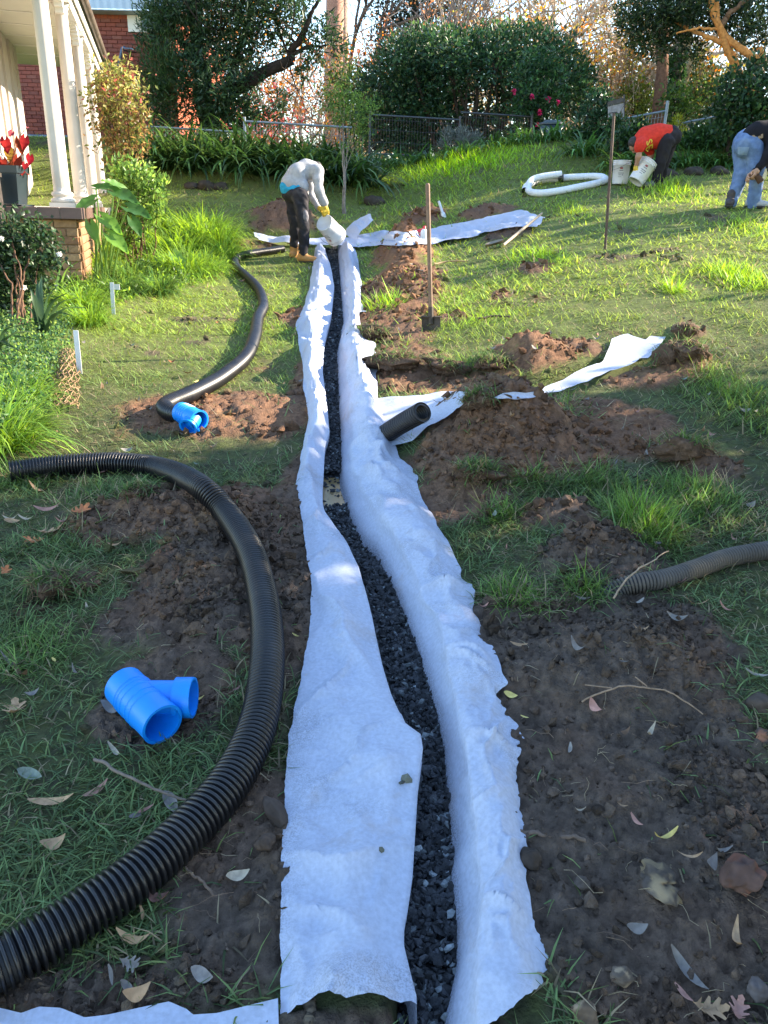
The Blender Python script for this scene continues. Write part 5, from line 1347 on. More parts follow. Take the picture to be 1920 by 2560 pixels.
b = MB(); n = 9000; px = rng.uniform(180, 600, n); py = rng.uniform(560, 780, n)
top = np.interp(px, [180, 300, 420, 520, 600], [700, 600, 560, 560, 600]); bot = np.interp(px, [180, 260, 350, 450, 560, 600], [800, 780, 745, 735, 690, 640]); k = (py > top) & (py < bot); px, py = px[k], py[k]; n = len(px)
P = cast(px, py, 0.0); P[:, 2] += np.abs(rng.normal(size=n)) * .06
b.add(*leaf_set(P, rdir(n) + np.array([0, -.2, .6]), .05 + .03 * rng.random(n), .02, pal(n, [(.14, .26, .05), (.2, .32, .05), (.09, .17, .04)])))
o = b.build('bed_weeds', M_LEAFB); tag(o, 'mixed low green weeds filling the bed between the grass clumps', 'weeds', kind='stuff')
# potted red-leaved plant on the verandah
q = at(34, 518, 8.72); pot = thing('potted_plant', 'plant with big red leaves in a dark square pot on the verandah edge', 'potted plant', q); o0 = np.array(pot.location)
M_POT = plain('dark_green_pot', (.018, .03, .038), rough=.35, var=.2, scale=6)
def tapered(b, z0, z1, a0, a1):
    v = [(-a0, -a0, z0), (a0, -a0, z0), (a0, a0, z0), (-a0, a0, z0), (-a1, -a1, z1), (a1, -a1, z1), (a1, a1, z1), (-a1, a1, z1)]
    f = [(0, 3, 2, 1), (4, 5, 6, 7), (0, 1, 5, 4), (1, 2, 6, 5), (2, 3, 7, 6), (3, 0, 4, 7)]
    b.add(np.array(v)[np.array(f)].reshape(-1, 3), np.arange(24).reshape(6, 4))
b = MB(); tapered(b, .03, .33, .105, .14); tapered(b, .3301, .40, .152, .157); b.build('pot', M_POT, pot)
b = MB(); tapered(b, 0, .029, .15, .16); b.build('saucer', M_POT, pot)
M_MATTE = leafy('matte_leaf', trans=.25, rough=.9, spec=.05)
for (px, py, tx, ty, L, c) in ((12, 350, 20, 385, .19, (.50, .035, .03)), (48, 350, 58, 395, .19, (.34, .09, .04)), (62, 345, 56, 392, .16, (.45, .03, .03)), (5, 400, 2, 440, .2, (.40, .05, .03)), (22, 375, 30, 425, .2, (.42, .26, .05)), (45, 395, 40, 430, .16, (.38, .06, .03)), (75, 390, 72, 425, .14, (.40, .02, .03)), (62, 410, 62, 432, .13, (.34, .02, .025)), (30, 330, 18, 345, .11, (.55, .10, .12)), (68, 318, 74, 322, .06, (.55, .15, .18)), (52, 425, 60, 445, .13, (.45, .05, .04)), (-15, 370, -20, 410, .2, (.45, .04, .03)), (35, 410, 22, 432, .16, (.42, .10, .04)), (70, 436, 72, 438, .05, (.35, .02, .03))):
    p = at(px, py, o0[1] - .05 + .1 * rng.random()); e = at(tx, ty, o0[1] - .12); big_leaf(o0, p - o0, e - p, L * .8, L * .58, (.5, -.5, .6), np.array(c) * .5).build('leaf', M_MATTE, pot)
    b = MB(); limb(b, [np.array([rng.normal() * .04, rng.normal() * .03, .38]), (p - o0) * .6 + np.array([0, 0, .2]), p - o0], .005, .003, (.28, .10, .06), n=5); b.build('stalk', M_LEAFB, pot)
# feathery sapling in front of the agapanthus
t = thing('feathery_sapling', 'slender pale-stemmed sapling with feathery green foliage above the lawn edge', 'tree', foot(862, 15.0, 470)); o0 = np.array(t.location); b = MB(); tips = []
for k, (x1, y1, x2, y2) in enumerate(((858, 360, 850, 250), (866, 380, 880, 260), (864, 400, 900, 300), (856, 390, 835, 270), (868, 420, 905, 345), (858, 340, 862, 230))):
    limb(b, [np.array([.03 * rng.normal(), 0, -.1]), at(x1, y1, 15.3) - o0, at(x2, y2, 15.2 + .2 * rng.normal()) - o0], .015, .005, (.24, .21, .18), n=6, jit=.04)
b.build('trunk', M_BARK, t)
cr = MB(); clumps(cr, [(c - o0, r) for c, r in pxc([(850, 235, 24), (880, 250, 26), (910, 260, 22), (830, 265, 20), (895, 300, 24), (925, 285, 16), (860, 290, 22), (905, 335, 20), (880, 360, 16), (840, 300, 16), (935, 262, 14), (800, 280, 12), (815, 330, 12), (895, 390, 12)], 15.2, 26)], 5200, .08, .013, [(.12, .22, .05), (.17, .27, .06), (.09, .17, .04)], up=.5, shell=.05, gauss=True); cr.build('crown', M_LEAFB, t)
# grey lavender-like shrub and a small golden conifer
cl = pxc([(1120, 335, 12), (1115, 360, 14), (1155, 340, 16), (1170, 355, 16), (1190, 350, 14), (1150, 365, 16), (1180, 370, 14)], 18.9, 16)
leafy_shrub('grey_shrub', 'silvery grey upright shrub at the top of the lawn before the dark evergreen', foot(1150, 18.9, 385), cl, 9000, .11, .014, [(.15, .17, .14), (.20, .22, .19)], stems=8, up=1.0)
cl = pxc([(1690, 320, 16), (1700, 340, 16), (1685, 350, 14), (1695, 300, 12)], 16.9, 16)
leafy_shrub('golden_shrub', 'golden green feathery shrub right behind the red-shirted man', foot(1690, 16.9, 385), cl, 12000, .07, .014, [(.22, .26, .03), (.3, .32, .04)], stems=5, up=.6)
for (px, py, r, Y, lab) in ((1590, 335, 22, 16.2, 'dark leafy shrub on the bank left of the red-shirted man'), (1560, 355, 20, 16.0, 'leafy green shrub on the bank directly above the upright bucket'), (1745, 350, 24, 16.6, 'dark leafy shrub on the bank right of the golden shrub'), (1790, 345, 24, 16.4, 'dark leafy shrub on the bank below the right fence panel'), (1540, 310, 14, 16.6, 'small leafy shrub beside the weathered board'), (1450, 390, 16, 17, 'low leafy shrub on the bank between bin and stake')):
    cl = pxc([(px, py), (px - r, py + 8), (px + r, py + 6), (px, py - r * .7), (px + r * .5, py + r)], Y, r)
    leafy_shrub('bank_shrub', lab, foot(px, Y, 400), cl, 4200, .09, .05, [(.03, .075, .025), (.05, .11, .03), (.02, .05, .02)], stems=5, mat=M_LEAF)

# ================================================================== FENCE, BOARD, BIN, STAKES
M_GALV = plain('galvanised_steel', (.20, .24, .27), rough=.45, var=.15, scale=9, metal=.4)
M_DKST = plain('dark_steel', (.05, .055, .06), rough=.5, var=.15, scale=9, metal=.3)
def fence_panel(lab, p0, p1, h, mat, sp=.065, post=(True, False), pext=.08):
    p0 = np.asarray(p0); p1 = np.asarray(p1); t = thing('fence_panel', lab, 'fence', p0 - np.array([0, 0, h])); d = p1 - p0; H = np.array([0, 0, h])
    b = MB(); b.tube([H, d + H], .021, 8); b.build('top_rail', mat, t)
    b = MB(); b.tube([H * .06, d + H * .06], .018, 8); b.build('bottom_rail', mat, t)
    b = MB(); L = np.linalg.norm(d)
    for s in np.arange(sp, L, sp): b.tube([d * s / L + H * .06, d * s / L + H], .004, 4, caps=False)
    for z in (.35, .65, .9): b.tube([H * z, d + H * z], .004, 4, caps=False)
    o = b.build('wire_mesh', mat, t); o['kind'] = 'stuff'
    for e, on in zip((0, 1), post):
        if on: b = MB(); q = d * e; b.tube([q - (0, 0, .3), q + H + (0, 0, pext)], .032, 10); b.build('post', mat, t)
    return t
fence_panel('grey wire fence panel behind the agapanthus, nearest the house', at(360, 316, 18.2), at(607, 331, 18.0), 1.5, M_GALV, post=(False, False))
fence_panel('grey wire fence panel with a tall post, in the middle of the agapanthus bed', at(611, 303, 18.0), at(880, 319, 18.0), 1.7, M_GALV, post=(True, False))
fence_panel('dark wire fence panel in the shade left of the grey shrub', at(925, 287, 19.6), at(1150, 300, 19.8), .85, M_DKST, post=(True, True))
fence_panel('dark wire fence panel hidden under the dense evergreen', at(1152, 281, 20.2), at(1330, 292, 20.6), .9, M_DKST, post=(False, True))
fence_panel('light steel fence panel rising to a post behind the red-shirted man', at(1543, 300, 17.6), at(1666, 277, 17.6), 1.0, M_GALV, post=(False, True), pext=.18)
fence_panel('light steel fence panel sloping up towards the glossy bush', at(1694, 310, 17.2), at(1840, 282, 17.2), 1.0, M_GALV, post=(True, False))
# weathered board beyond the stake
M_OLDWOOD = vcol('old_wood', rough=.95, spec=.1, var=.3, scale=14, bump=.5, bscale=40, island=.05)
q = at(1545, 330, 17.3); bd = thing('weathered_board', 'weathered grey board with dark top plank fixed above the fence', 'board', q); o0 = q
def slab(name, pts, th, col, parent):
    P = np.array(pts) - o0; b = MB(); Q = P + np.array([0, th, 0]); n = len(P)
    b.add(P, [list(range(n))]); b.add(Q, [list(range(n))[::-1]])
    for i in range(n): b.add([P[i], P[(i + 1) % n], Q[(i + 1) % n], Q[i]], [[0, 1, 2, 3]])
    for k in range(len(b.c)): b.c[k] = np.broadcast_to(np.array(col, float), b.c[k].shape)
    return b.build(name, M_OLDWOOD, parent, smooth=False)
slab('panel', [at(1520, 266, 17.3), at(1559, 257, 17.3), at(1560, 292, 17.3), at(1522, 296, 17.3)], .03, (.30, .28, .27), bd)
slab('top_plank', [at(1520, 254, 17.28), at(1560, 243, 17.28), at(1560, 255, 17.28), at(1520, 265, 17.28)], .04, (.09, .08, .07), bd)
b = MB(); b.tube([at(1560, 330, 17.33) - o0, at(1560, 237, 17.33) - o0], .02, 6, (.10, .09, .08)); b.build('upright', M_OLDWOOD, bd)
# compost bin
q = at(1374, 377, 19.3); cb = thing('compost_bin', 'dark blue-green plastic compost bin at the top of the lawn', 'compost bin', q)
M_BIN = plain('bin_plastic', (.012, .024, .028), rough=.4, var=.15, scale=5); h_ = 62 * 19.3 / FPX; w_ = 34 * 19.3 / FPX
b = MB(); b.lathe([(w_, 0), (w_ * .98, h_ * .1), (w_ * .86, h_ * .62), (w_ * .80, h_ * .86), (.0, h_ * .865)], 28); b.build('body', M_BIN, cb)
b = MB(); b.lathe([(w_ * .84, h_ * .84), (w_ * .86, h_ * .9), (w_ * .62, h_ * .93), (w_ * .55, h_ * .99), (0, h_)], 28); b.build('lid', plain('bin_lid', (.05, .07, .075), rough=.4), cb)
b = MB(); p0, p1 = at(1331, 370, 19.0), at(1331, 318, 19.0); b.tube([np.zeros(3), p1 - p0], .03, 6, (.16, .12, .08)); o = b.build('garden_stake', M_OLDWOOD); o.location = p0; tag(o, 'short brown timber stake left of the compost bin', 'stake')
# steel stake
p0 = cast(1514, 622); p1 = at(1535, 283, p0[1] + .08); b = MB(); M_RUST = plain('rusty_steel', (.085, .055, .042), rough=.8, var=.35, scale=20, stain=(.16, .08, .04), stain_amt=.6, stain_scale=12)
st = thing('steel_stake', 'tall rusty steel stake standing on the right lawn', 'stake', p0)
b.tube([np.array([0, 0, -.1]) , p1 - p0], .016, 6); e = p1 - p0; b.build('shaft', M_RUST, st)
b = MB(); b.tube([e - (.05, 0, .0), e + (.02, 0, .01), e + (.05, 0, .0)], .006, 5); b.build('wire_tie', M_DKST, st)
# white marker pegs
M_PVC = plain('white_plastic', (.62, .63, .64), rough=.4, var=.08, scale=12)
for (a_, e_, lab, tagp) in (((200, 938), (189, 826), 'tall white plastic marker peg by the coir netting', False), ((284, 786), (279, 706), 'white plastic marker peg with a small tag in front of the dark grass clump', True)):
    p0 = cast(*a_); p1 = at(e_[0], e_[1], p0[1] + .03); t = thing('marker_peg', lab, 'peg', p0); d = p1 - p0
    b = MB(); w_ = .017
    S = np.array([1, .15, 0]); N_ = np.array([-.15, 1, 0]); P = [q + S * x + N_ * y for q in (-d * .1, d) for x, y in ((-w_, -.004), (w_, -.004), (w_, .004), (-w_, .004))]
    b.add(P, [(0, 1, 5, 4), (1, 2, 6, 5), (2, 3, 7, 6), (3, 0, 4, 7), (4, 5, 6, 7)]); b.build('shaft', M_PVC, t, False)
    if tagp: b = MB(); c = d * .88; b.box(c + (.02, -.006, -.03), c + (.075, .0, .02)); b.build('plant_tag', M_PVC, t, False)
# coir netting roll
n0 = cast([145, 178, 165, 155], [1010, 1020, 910, 900]); P_a, P_b = cast([132, 196], [1030, 1030]), cast([150, 200], [895, 905])
nt_ = MB(); M_COIR = vcol('coir_rope', rough=1, spec=.1, var=.3, scale=60, bump=.3)
for i in range(15):
    s = i / 14; a_ = P_a[0] * (1 - s) + P_b[0] * s; e_ = P_a[1] * (1 - s) + P_b[1] * s; u = np.linspace(0, 1, 14)[:, None]
    c = a_ * (1 - u) + e_ * u; c[:, 2] += .035 + .05 * np.sin(np.pi * u[:, 0]) * (.4 + .6 * s) + .006 * rng.normal(size=14); c[:, 1] += .022 * np.sin(u[:, 0] * 22 + i * 3.14)
    nt_.tube(c, .0042, 5, (.30, .20, .11)); 
for j in range(9):
    s = np.linspace(0, 1, 20)[:, None]; u = j / 8; c = (P_a[0] * (1 - s) + P_b[0] * s) * (1 - u) + (P_a[1] * (1 - s) + P_b[1] * s) * u; c[:, 2] += .037 + .05 * math.sin(math.pi * u) * (.4 + .6 * s[:, 0]) + .006 * rng.normal(size=20); c[:, 0] += .012 * np.sin(s[:, 0] * 40 + j * 3.14)
    nt_.tube(c, .0038, 5, (.26, .17, .10))
o = nt_.build('coir_netting', M_COIR); tag(o, 'strip of brown coir netting at the edge of the left bed', 'netting')
# ================================================================== ORGANIC BODIES (distance field -> mesh)
def sdf_eval(prims, X, k):
    d = None
    for p in prims:
        if p[0] == 'c':
            a, b, ra, rb = np.array(p[1], float), np.array(p[2], float), p[3], p[4]
            ab = b - a; t = np.clip(((X - a) @ ab) / (ab @ ab + 1e-9), 0, 1)
            e = np.linalg.norm(X - a - t[..., None] * ab, axis=-1) - (ra + (rb - ra) * t)
        else:
            c, r = np.array(p[1], float), np.array(p[2], float)
            q = X - c
            if len(p) > 3: q = q @ p[3]
            k0 = np.linalg.norm(q / r, axis=-1); k1 = np.linalg.norm(q / r ** 2, axis=-1); e = k0 * (k0 - 1) / np.maximum(k1, 1e-6)
        if d is None: d = e
        else:
            h = np.clip(.5 + .5 * (d - e) / k, 0, 1); d = d * (1 - h) + e * h - k * h * (1 - h)
    return d
def body(name, prims, mat, parent, vox=.014, k=.035, wr=0.0, wrf=14., seed=0, col=None, cuts=(), thin=()):
    prims = [tuple(p[:3]) + (p[3] * .70, p[4] * .70) if i in thin else p for i, p in enumerate(prims)]
    pts = []
    for p in prims:
        if p[0] == 'c': pts += [np.array(p[1]) - p[3], np.array(p[1]) + p[3], np.array(p[2]) - p[4], np.array(p[2]) + p[4]]
        else: m_ = max(p[2]); pts += [np.array(p[1]) - m_, np.array(p[1]) + m_]
    lo = np.min(pts, 0) - .04; hi = np.max(pts, 0) + .04
    g = [np.arange(lo[i], hi[i], vox) for i in range(3)]
    X = np.stack(np.meshgrid(*g, indexing='ij'), -1)
    D = sdf_eval(prims, X, k)
    if wr: D = D + wr * (fbm(X[..., 0] * wrf + X[..., 2] * wrf * .5 + seed, X[..., 2] * wrf + X[..., 1] * wrf * .8, 5 + seed, 2))
    for (pt, nr) in cuts: D = np.maximum(D, (X - np.array(pt)) @ (np.array(nr, float) / np.linalg.norm(nr)))
    ins = D < 0
    n = np.array(D.shape); c0 = (slice(0, -1), slice(1, None))
    cnt = np.zeros(n - 1, int)
    for i in (0, 1):
        for j in (0, 1):
            for l in (0, 1): cnt += ins[c0[i], c0[j], c0[l]]
    act = (cnt > 0) & (cnt < 8)
    idx = -np.ones(n - 1, int); A = np.argwhere(act); idx[act] = np.arange(len(A))
    P = np.zeros((len(A), 3)); W_ = np.zeros(len(A))
    cor = [(i, j, l) for i in (0, 1) for j in (0, 1) for l in (0, 1)]
    for a in range(8):
        for b in range(a + 1, 8):
            ca, cb = np.array(cor[a]), np.array(cor[b])
            if np.abs(ca - cb).sum() != 1: continue
            va = D[tuple((A + ca).T)]; vb = D[tuple((A + cb).T)]; x = (va < 0) != (vb < 0)
            t = np.where(x, va / np.where(np.abs(va - vb) < 1e-9, 1, va - vb), 0)
            P += np.where(x[:, None], A + ca + (cb - ca) * t[:, None], 0); W_ += x
    P = lo + P / W_[:, None] * vox
    F = []
    for ax in range(3):
        sl0 = [slice(None)] * 3; sl1 = [slice(None)] * 3; sl0[ax] = slice(0, -1); sl1[ax] = slice(1, None)
        s0, s1 = ins[tuple(sl0)], ins[tuple(sl1)]; E = np.argwhere(s0 != s1)
        u, v = [(1, 2), (2, 0), (0, 1)][ax]
        E = E[(E[:, u] > 0) & (E[:, v] > 0) & (E[:, u] < n[u] - 1) & (E[:, v] < n[v] - 1)]
        eu = np.zeros(3, int); eu[u] = 1; ev = np.zeros(3, int); ev[v] = 1
        q = np.stack([idx[tuple((E - eu - ev).T)], idx[tuple((E - ev).T)], idx[tuple(E.T)], idx[tuple((E - eu).T)]], 1)
        fl = ~s0[tuple(E.T)]; q[fl] = q[fl][:, ::-1]; F.append(q)
    b = MB(); b.add(P, np.concatenate(F), (.5, .5, .5) if col is None else col); return b.build(name, mat, parent)
def cloth(name, col, rough=.9, var=.15, stain=None, sa=0.0): return plain(name, col, rough, var, 22, .25, 120, stain=stain, stain_amt=sa, stain_scale=7, spec=.15)
M_SKIN = plain('skin', (.42, .24, .16), rough=.55, var=.08, scale=20)
M_SKIN2 = plain('tanned_skin', (.36, .19, .12), rough=.55, var=.08, scale=20)
M_HAIR = plain('dark_hair', (.025, .018, .014), rough=.6, var=.3, scale=40, bump=.5, bscale=90)
M_GLOVE = plain('yellow_glove', (.60, .40, .03), rough=.7, var=.12, scale=30, bump=.2, stain=(.3, .22, .08), stain_amt=.4)
M_BOOT = plain('tan_boot', (.46, .22, .06), rough=.65, var=.2, scale=16, bump=.2, stain=(.15, .09, .05), stain_amt=.5)
M_SOLE = plain('boot_sole', (.03, .025, .02), rough=.8)
def hand(mat, wrist, fwd, dn, parent, name='hand', spread=.020, curl=.9, s=1.0, thumb=1):
    """palm, four curled fingers of unequal length and a thumb from the side of the palm"""
    w_ = np.array(wrist, float); f = np.array(fwd, float); f /= np.linalg.norm(f); d = np.array(dn, float); d -= f * (d @ f); d /= np.linalg.norm(d); sd = np.cross(f, d)
    pr = [('c', w_, w_ + f * .035 * s, .027 * s, .030 * s)]
    for i, (L, o_) in enumerate(((.070, -1.5), (.080, -.5), (.076, .5), (.060, 1.5))):
        kn = w_ + f * .085 * s + sd * o_ * spread * s; pr.append(('c', w_ + f * .02 * s + sd * o_ * .013 * s, kn, .017 * s, .0125 * s))
        a = curl * .55; m1 = kn + (f * math.cos(a) + d * math.sin(a)) * L * .45 * s; a2 = curl * 1.35; m2 = m1 + (f * math.cos(a2) + d * math.sin(a2)) * L * .33 * s; a3 = curl * 2.0; m3 = m2 + (f * math.cos(a3) + d * math.sin(a3)) * L * .25 * s
        pr += [('c', kn, m1, .0115 * s, .0105 * s), ('c', m1, m2, .0105 * s, .0098 * s), ('c', m2, m3, .0098 * s, .0088 * s)]
    tb = w_ + f * .022 * s + sd * thumb * .026 * s; t1_ = tb + (f * .6 + sd * thumb * .55 + d * .35) * .042 * s; t2_ = t1_ + (f * .75 - sd * thumb * .05 + d * .55) * .034 * s
    pr += [('c', tb, t1_, .0155 * s, .0125 * s), ('c', t1_, t2_, .0125 * s, .010 * s)]
    return body(name, pr, mat, parent, vox=.0062, k=.008)
def boot(name, ank, toe_dir, mat, parent, s=1.0, zf=0.0):
    a = np.array(ank, float); d = np.array(toe_dir, float); d[2] = 0; d /= np.linalg.norm(d)
    g0 = np.array([a[0], a[1], zf])
    pr = [('c', a + (0, 0, .10), a + (0, 0, -.02), .062, .058), ('c', g0 - d * .05 + (0, 0, .055), g0 + d * .05 + (0, 0, .055), .050, .050), ('c', g0 + d * .05 + (0, 0, .05), g0 + d * .17 + (0, 0, .042), .050, .040), ('c', a, g0 + (0, 0, .06), .056, .055)]
    o = body(name, pr, mat, parent, vox=.011, k=.03, wr=.004, cuts=[((0, 0, zf + .012), (0, 0, -1))])
    so_ = [('c', g0 - d * .06 + (0, 0, .008), g0 + d * .18 + (0, 0, .008), .050, .045)]
    body('sole', so_, M_SOLE, o, vox=.010, k=.02, cuts=[((0, 0, zf + .018), (0, 0, 1)), ((0, 0, zf - .012), (0, 0, -1))])
    return o
def head(prims_c, look, hair, parent, skin, s=1.0):
    """skull with brow, nose, mouth line, ears; hair cap over the back"""
    c = np.array(prims_c, float); f = np.array(look, float); f /= np.linalg.norm(f); up = np.array([0, 0, 1.0]); up = up - f * (up @ f)
    up = up / np.linalg.norm(up) if np.linalg.norm(up) > .1 else np.array([1., 0, 0]); sd = np.cross(f, up); Rm = np.stack([f, sd, up], 1)
    pr = [('e', c, (.098, .078, .112), Rm), ('e', c + f * .05 - up * .06, (.052, .056, .055), Rm), ('c', c + f * .088 - up * .005, c + f * .108 - up * .035, .010, .015), ('c', c + f * .085 + up * .022 - sd * .035, c + f * .085 + up * .022 + sd * .035, .012, .012),
          ('c', c + f * .088 - up * .066 - sd * .02, c + f * .088 - up * .066 + sd * .02, .007, .007), ('e', c + sd * .08 - f * .005 - up * .01, (.02, .012, .032), Rm), ('e', c - sd * .08 - f * .005 - up * .01, (.02, .012, .032), Rm)]
    h = body('head', pr, skin, parent, vox=.0095, k=.014)
    for sg in (-1, 1): body('eye', [('e', c + f * .080 + up * .002 + sd * sg * .032, (.012, .014, .010), Rm)], M_HAIR, h, vox=.005, k=.004)
    body('hair', [('e', c - f * .018 + up * .022, (.100, .088, .108), Rm)], hair, h, vox=.0095, k=.01, wr=.008, wrf=60, cuts=[(c + f * .045 + up * .02, f * 1.0 - up * .55)])
    return h

# ------------------------------------------------------------------ worker tipping the bucket
w0 = cast(757, 655); D1 = float((w0 - EYE) @ _F); Z1 = D1 / FPX / 7.375
def J(x, y, dep=0.0): return at(680 + x / 7.375, 380 + y / 7.375, w0[1] + dep) - w0
p1 = thing('person', 'person in pale grey sweatshirt and black work trousers bending to tip a bucket', 'person', w0)
hipR, kneR, ankR = J(520, 800, -.02), J(585, 1330, -.06), J(572, 1830, 0); hipL, kneL, ankL = J(370, 800, .20), J(430, 1290, .22), J(405, 1740, .30)
pel, wai, che, nec = J(420, 730, .10), J(425, 600, .12), J(590, 400, .25), J(720, 300, .36)
shR, elR, wrR = J(835, 350, .14), J(868, 700, .06), J(962, 960, .10); shL, elL, wrL = J(700, 350, .55), J(700, 800, .50), J(868, 1030, .30)
hd = J(800, 350, .52)
body('body', [('c', pel, wai, .12, .12), ('c', wai, che, .13, .14), ('c', che, nec, .14, .07), ('c', nec, hd, .055, .055), ('c', hipR, kneR, .085, .052), ('c', kneR, ankR, .052, .04), ('c', hipL, kneL, .085, .052), ('c', kneL, ankL, .052, .04), ('c', shR, elR, .045, .04), ('c', elR, wrR, .038, .028), ('c', shL, elL, .045, .04), ('c', elL, wrL, .038, .028)], M_SKIN, p1, vox=.016, thin=(0, 1, 2, 4, 5, 6, 7, 8, 9, 10, 11))
head(hd, (.55, .45, -.75), M_HAIR, p1, M_SKIN)
M_SWEAT = cloth('grey_sweatshirt', (.36, .36, .37), stain=(.32, .28, .23), sa=.25)
hem = [('c', J(335, 590, .12), J(550, 640, .06), .132, .10), ('c', J(540, 640, .1), J(620, 760, .16), .085, .05)]
body('sweatshirt', [('c', J(350, 600, .13), J(470, 430, .17), .135, .142), ('c', J(470, 430, .17), J(640, 330, .26), .148, .138), ('c', J(640, 330, .26), J(760, 310, .32), .132, .11), ('c', J(640, 340, .26), shR, .12, .085), ('c', J(640, 340, .3), shL, .12, .085),
     ('c', shR, J(850, 520, .08), .074, .068), ('c', J(850, 520, .08), elR, .066, .060), ('c', elR, J(945, 920, .09), .062, .050), ('c', J(935, 890, .09), J(958, 935, .1), .055, .052), ('c', shL, elL, .070, .058), ('c', elL, J(845, 1015, .33), .060, .046), ('e', nec, (.085, .09, .06))] + hem, M_SWEAT, p1, vox=.0125, k=.04, wr=.016, wrf=4.5, seed=3)
body('undershirt', [('c', J(318, 655, .12), J(510, 690, .06), .134, .10)], cloth('blue_shirt', (.03, .30, .52)), p1, vox=.0125, k=.04, wr=.01)
M_TROU = cloth('black_work_trousers', (.028, .027, .032), stain=(.16, .14, .13), sa=.35)
body('trousers', [('c', J(340, 750, .14), J(480, 770, .06), .130, .128), ('c', hipR, kneR, .112, .080), ('c', kneR, J(585, 1600, -.02), .083, .080), ('c', J(585, 1600, -.02), J(572, 1850, 0), .080, .078), ('c', hipL, kneL, .115, .085), ('c', kneL, J(430, 1500, .26), .083, .078), ('c', J(430, 1500, .26), J(405, 1700, .30), .078, .070)], M_TROU, p1, vox=.0125, k=.035, wr=.020, wrf=10, seed=8)
body('thigh_pocket', [('e', J(615, 1180, -.10), (.045, .05, .085))], cloth('grey_pocket', (.17, .16, .17)), p1, vox=.0125, k=.02, wr=.012, wrf=20)
boot('boot', ankR, (.95, -.15, 0), M_BOOT, p1); boot('boot', ankL, (.4, .9, 0), M_BOOT, p1, zf=.03)
hand(M_GLOVE, wrR, J(1000, 1130, .10) - wrR, (-.1, .5, -.5), p1, 'glove', s=1.2, curl=.7, thumb=-1)
hand(M_GLOVE, wrL, J(930, 1070, .24) - wrL, (.3, 0, -.8), p1, 'glove', s=1.15, curl=.8)

# ------------------------------------------------------------------ buckets
M_PAIL = plain('white_pail_plastic', (.66, .64, .62), rough=.45, var=.06, scale=5, stain=(.35, .28, .22), stain_amt=.5, stain_scale=6)
M_PRINT = plain('faded_red_print', (.30, .07, .06), rough=.6); M_PRINTB = plain('faded_grey_print', (.16, .16, .18), rough=.6)
def pail(lab, base, axis, roll=0.0, r0=.128, r1=.150, h=.375, label_off=0.0):
    t = thing('bucket', lab, 'bucket', base); M = axis_m((0, 0, 0), axis)
    c_, s_ = math.cos(roll), math.sin(roll); M = M @ np.array([[c_, -s_, 0, 0], [s_, c_, 0, 0], [0, 0, 1, 0], [0, 0, 0, 1]])
    view = (EYE - np.asarray(base)) @ M[:3, :3]; label_at = math.atan2(view[1], view[0]) + label_off
    b = MB(); b.lathe([(0, .006), (r0 * .9, .006), (r0 * .92, 0), (r0, 0), (r0 + .002, .02), (r1 - .006, h * .80), (r1 + .003, h * .805), (r1 + .003, h * .825), (r1 - .004, h * .83), (r1 - .003, h * .87), (r1 + .004, h * .875), (r1 + .004, h * .895), (r1 - .003, h * .90), (r1, h * .96), (r1 + .006, h * .965), (r1 + .006, h), (r1 - .004, h), (r1 - .006, h * .96), (r0 - .004, .012), (0, .012)], 40, None, M)
    b.build('shell', M_PAIL, t)
    th = np.linspace(0, np.pi, 24); k = MB(); P = np.stack([(r1 + .01) * np.cos(th), -.03 - np.sin(th) * .17, h * .85 - np.sin(th) * .10], 1); k.tube(P @ M[:3, :3].T, .003, 6); k.build('wire_handle', M_DKST, t)
    # printed label: red emblem over rows of grey lettering
    for (a0, a1, z0, z1, m_) in ((-.16, .16, .62, .70, M_PRINT), (-.22, .22, .55, .58, M_PRINTB), (-.34, .34, .44, .47, M_PRINTB), (-.28, .05, .37, .395, M_PRINTB), (.1, .3, .36, .40, M_PRINTB), (-.30, .1, .29, .31, M_PRINTB)):
        k = MB(); aa = np.linspace(a0, a1, 8) + label_at; rr = lambda z: r0 + (r1 - r0) * z + .0025
        k.grid(np.array([[(rr(z) * math.cos(a), rr(z) * math.sin(a), z * h) for a in aa] for z in (z0, z1)]) @ M[:3, :3].T); k.build('printed_label', m_, t)
    return t
bb = w0 + J(962, 1300, .06)
ax1 = J(1165, 1530, .30) - J(962, 1300, .06)
pail('white bucket being tipped upside down by the worker in grey', bb, ax1, 1.2, label_off=.9)
b = MB(); n = 170; s = rng.random(n) ** 1.2; st0 = w0 + J(1135, 1570, .30); st1 = w0 + J(1125, 1960, .40)
P = st0 * (1 - s[:, None]) + st1 * s[:, None] + rng.normal(size=(n, 3)) * np.array([.026, .03, .02])
V, F, C = rocks(P, .007 + .007 * rng.random(n), np.array([.07, .068, .066])); b.add(V, F, C)
o = b.build('falling_gravel', M_GRAV, smooth=False); tag(o, 'stream of grey gravel falling from the tipped bucket', 'gravel', kind='stuff')

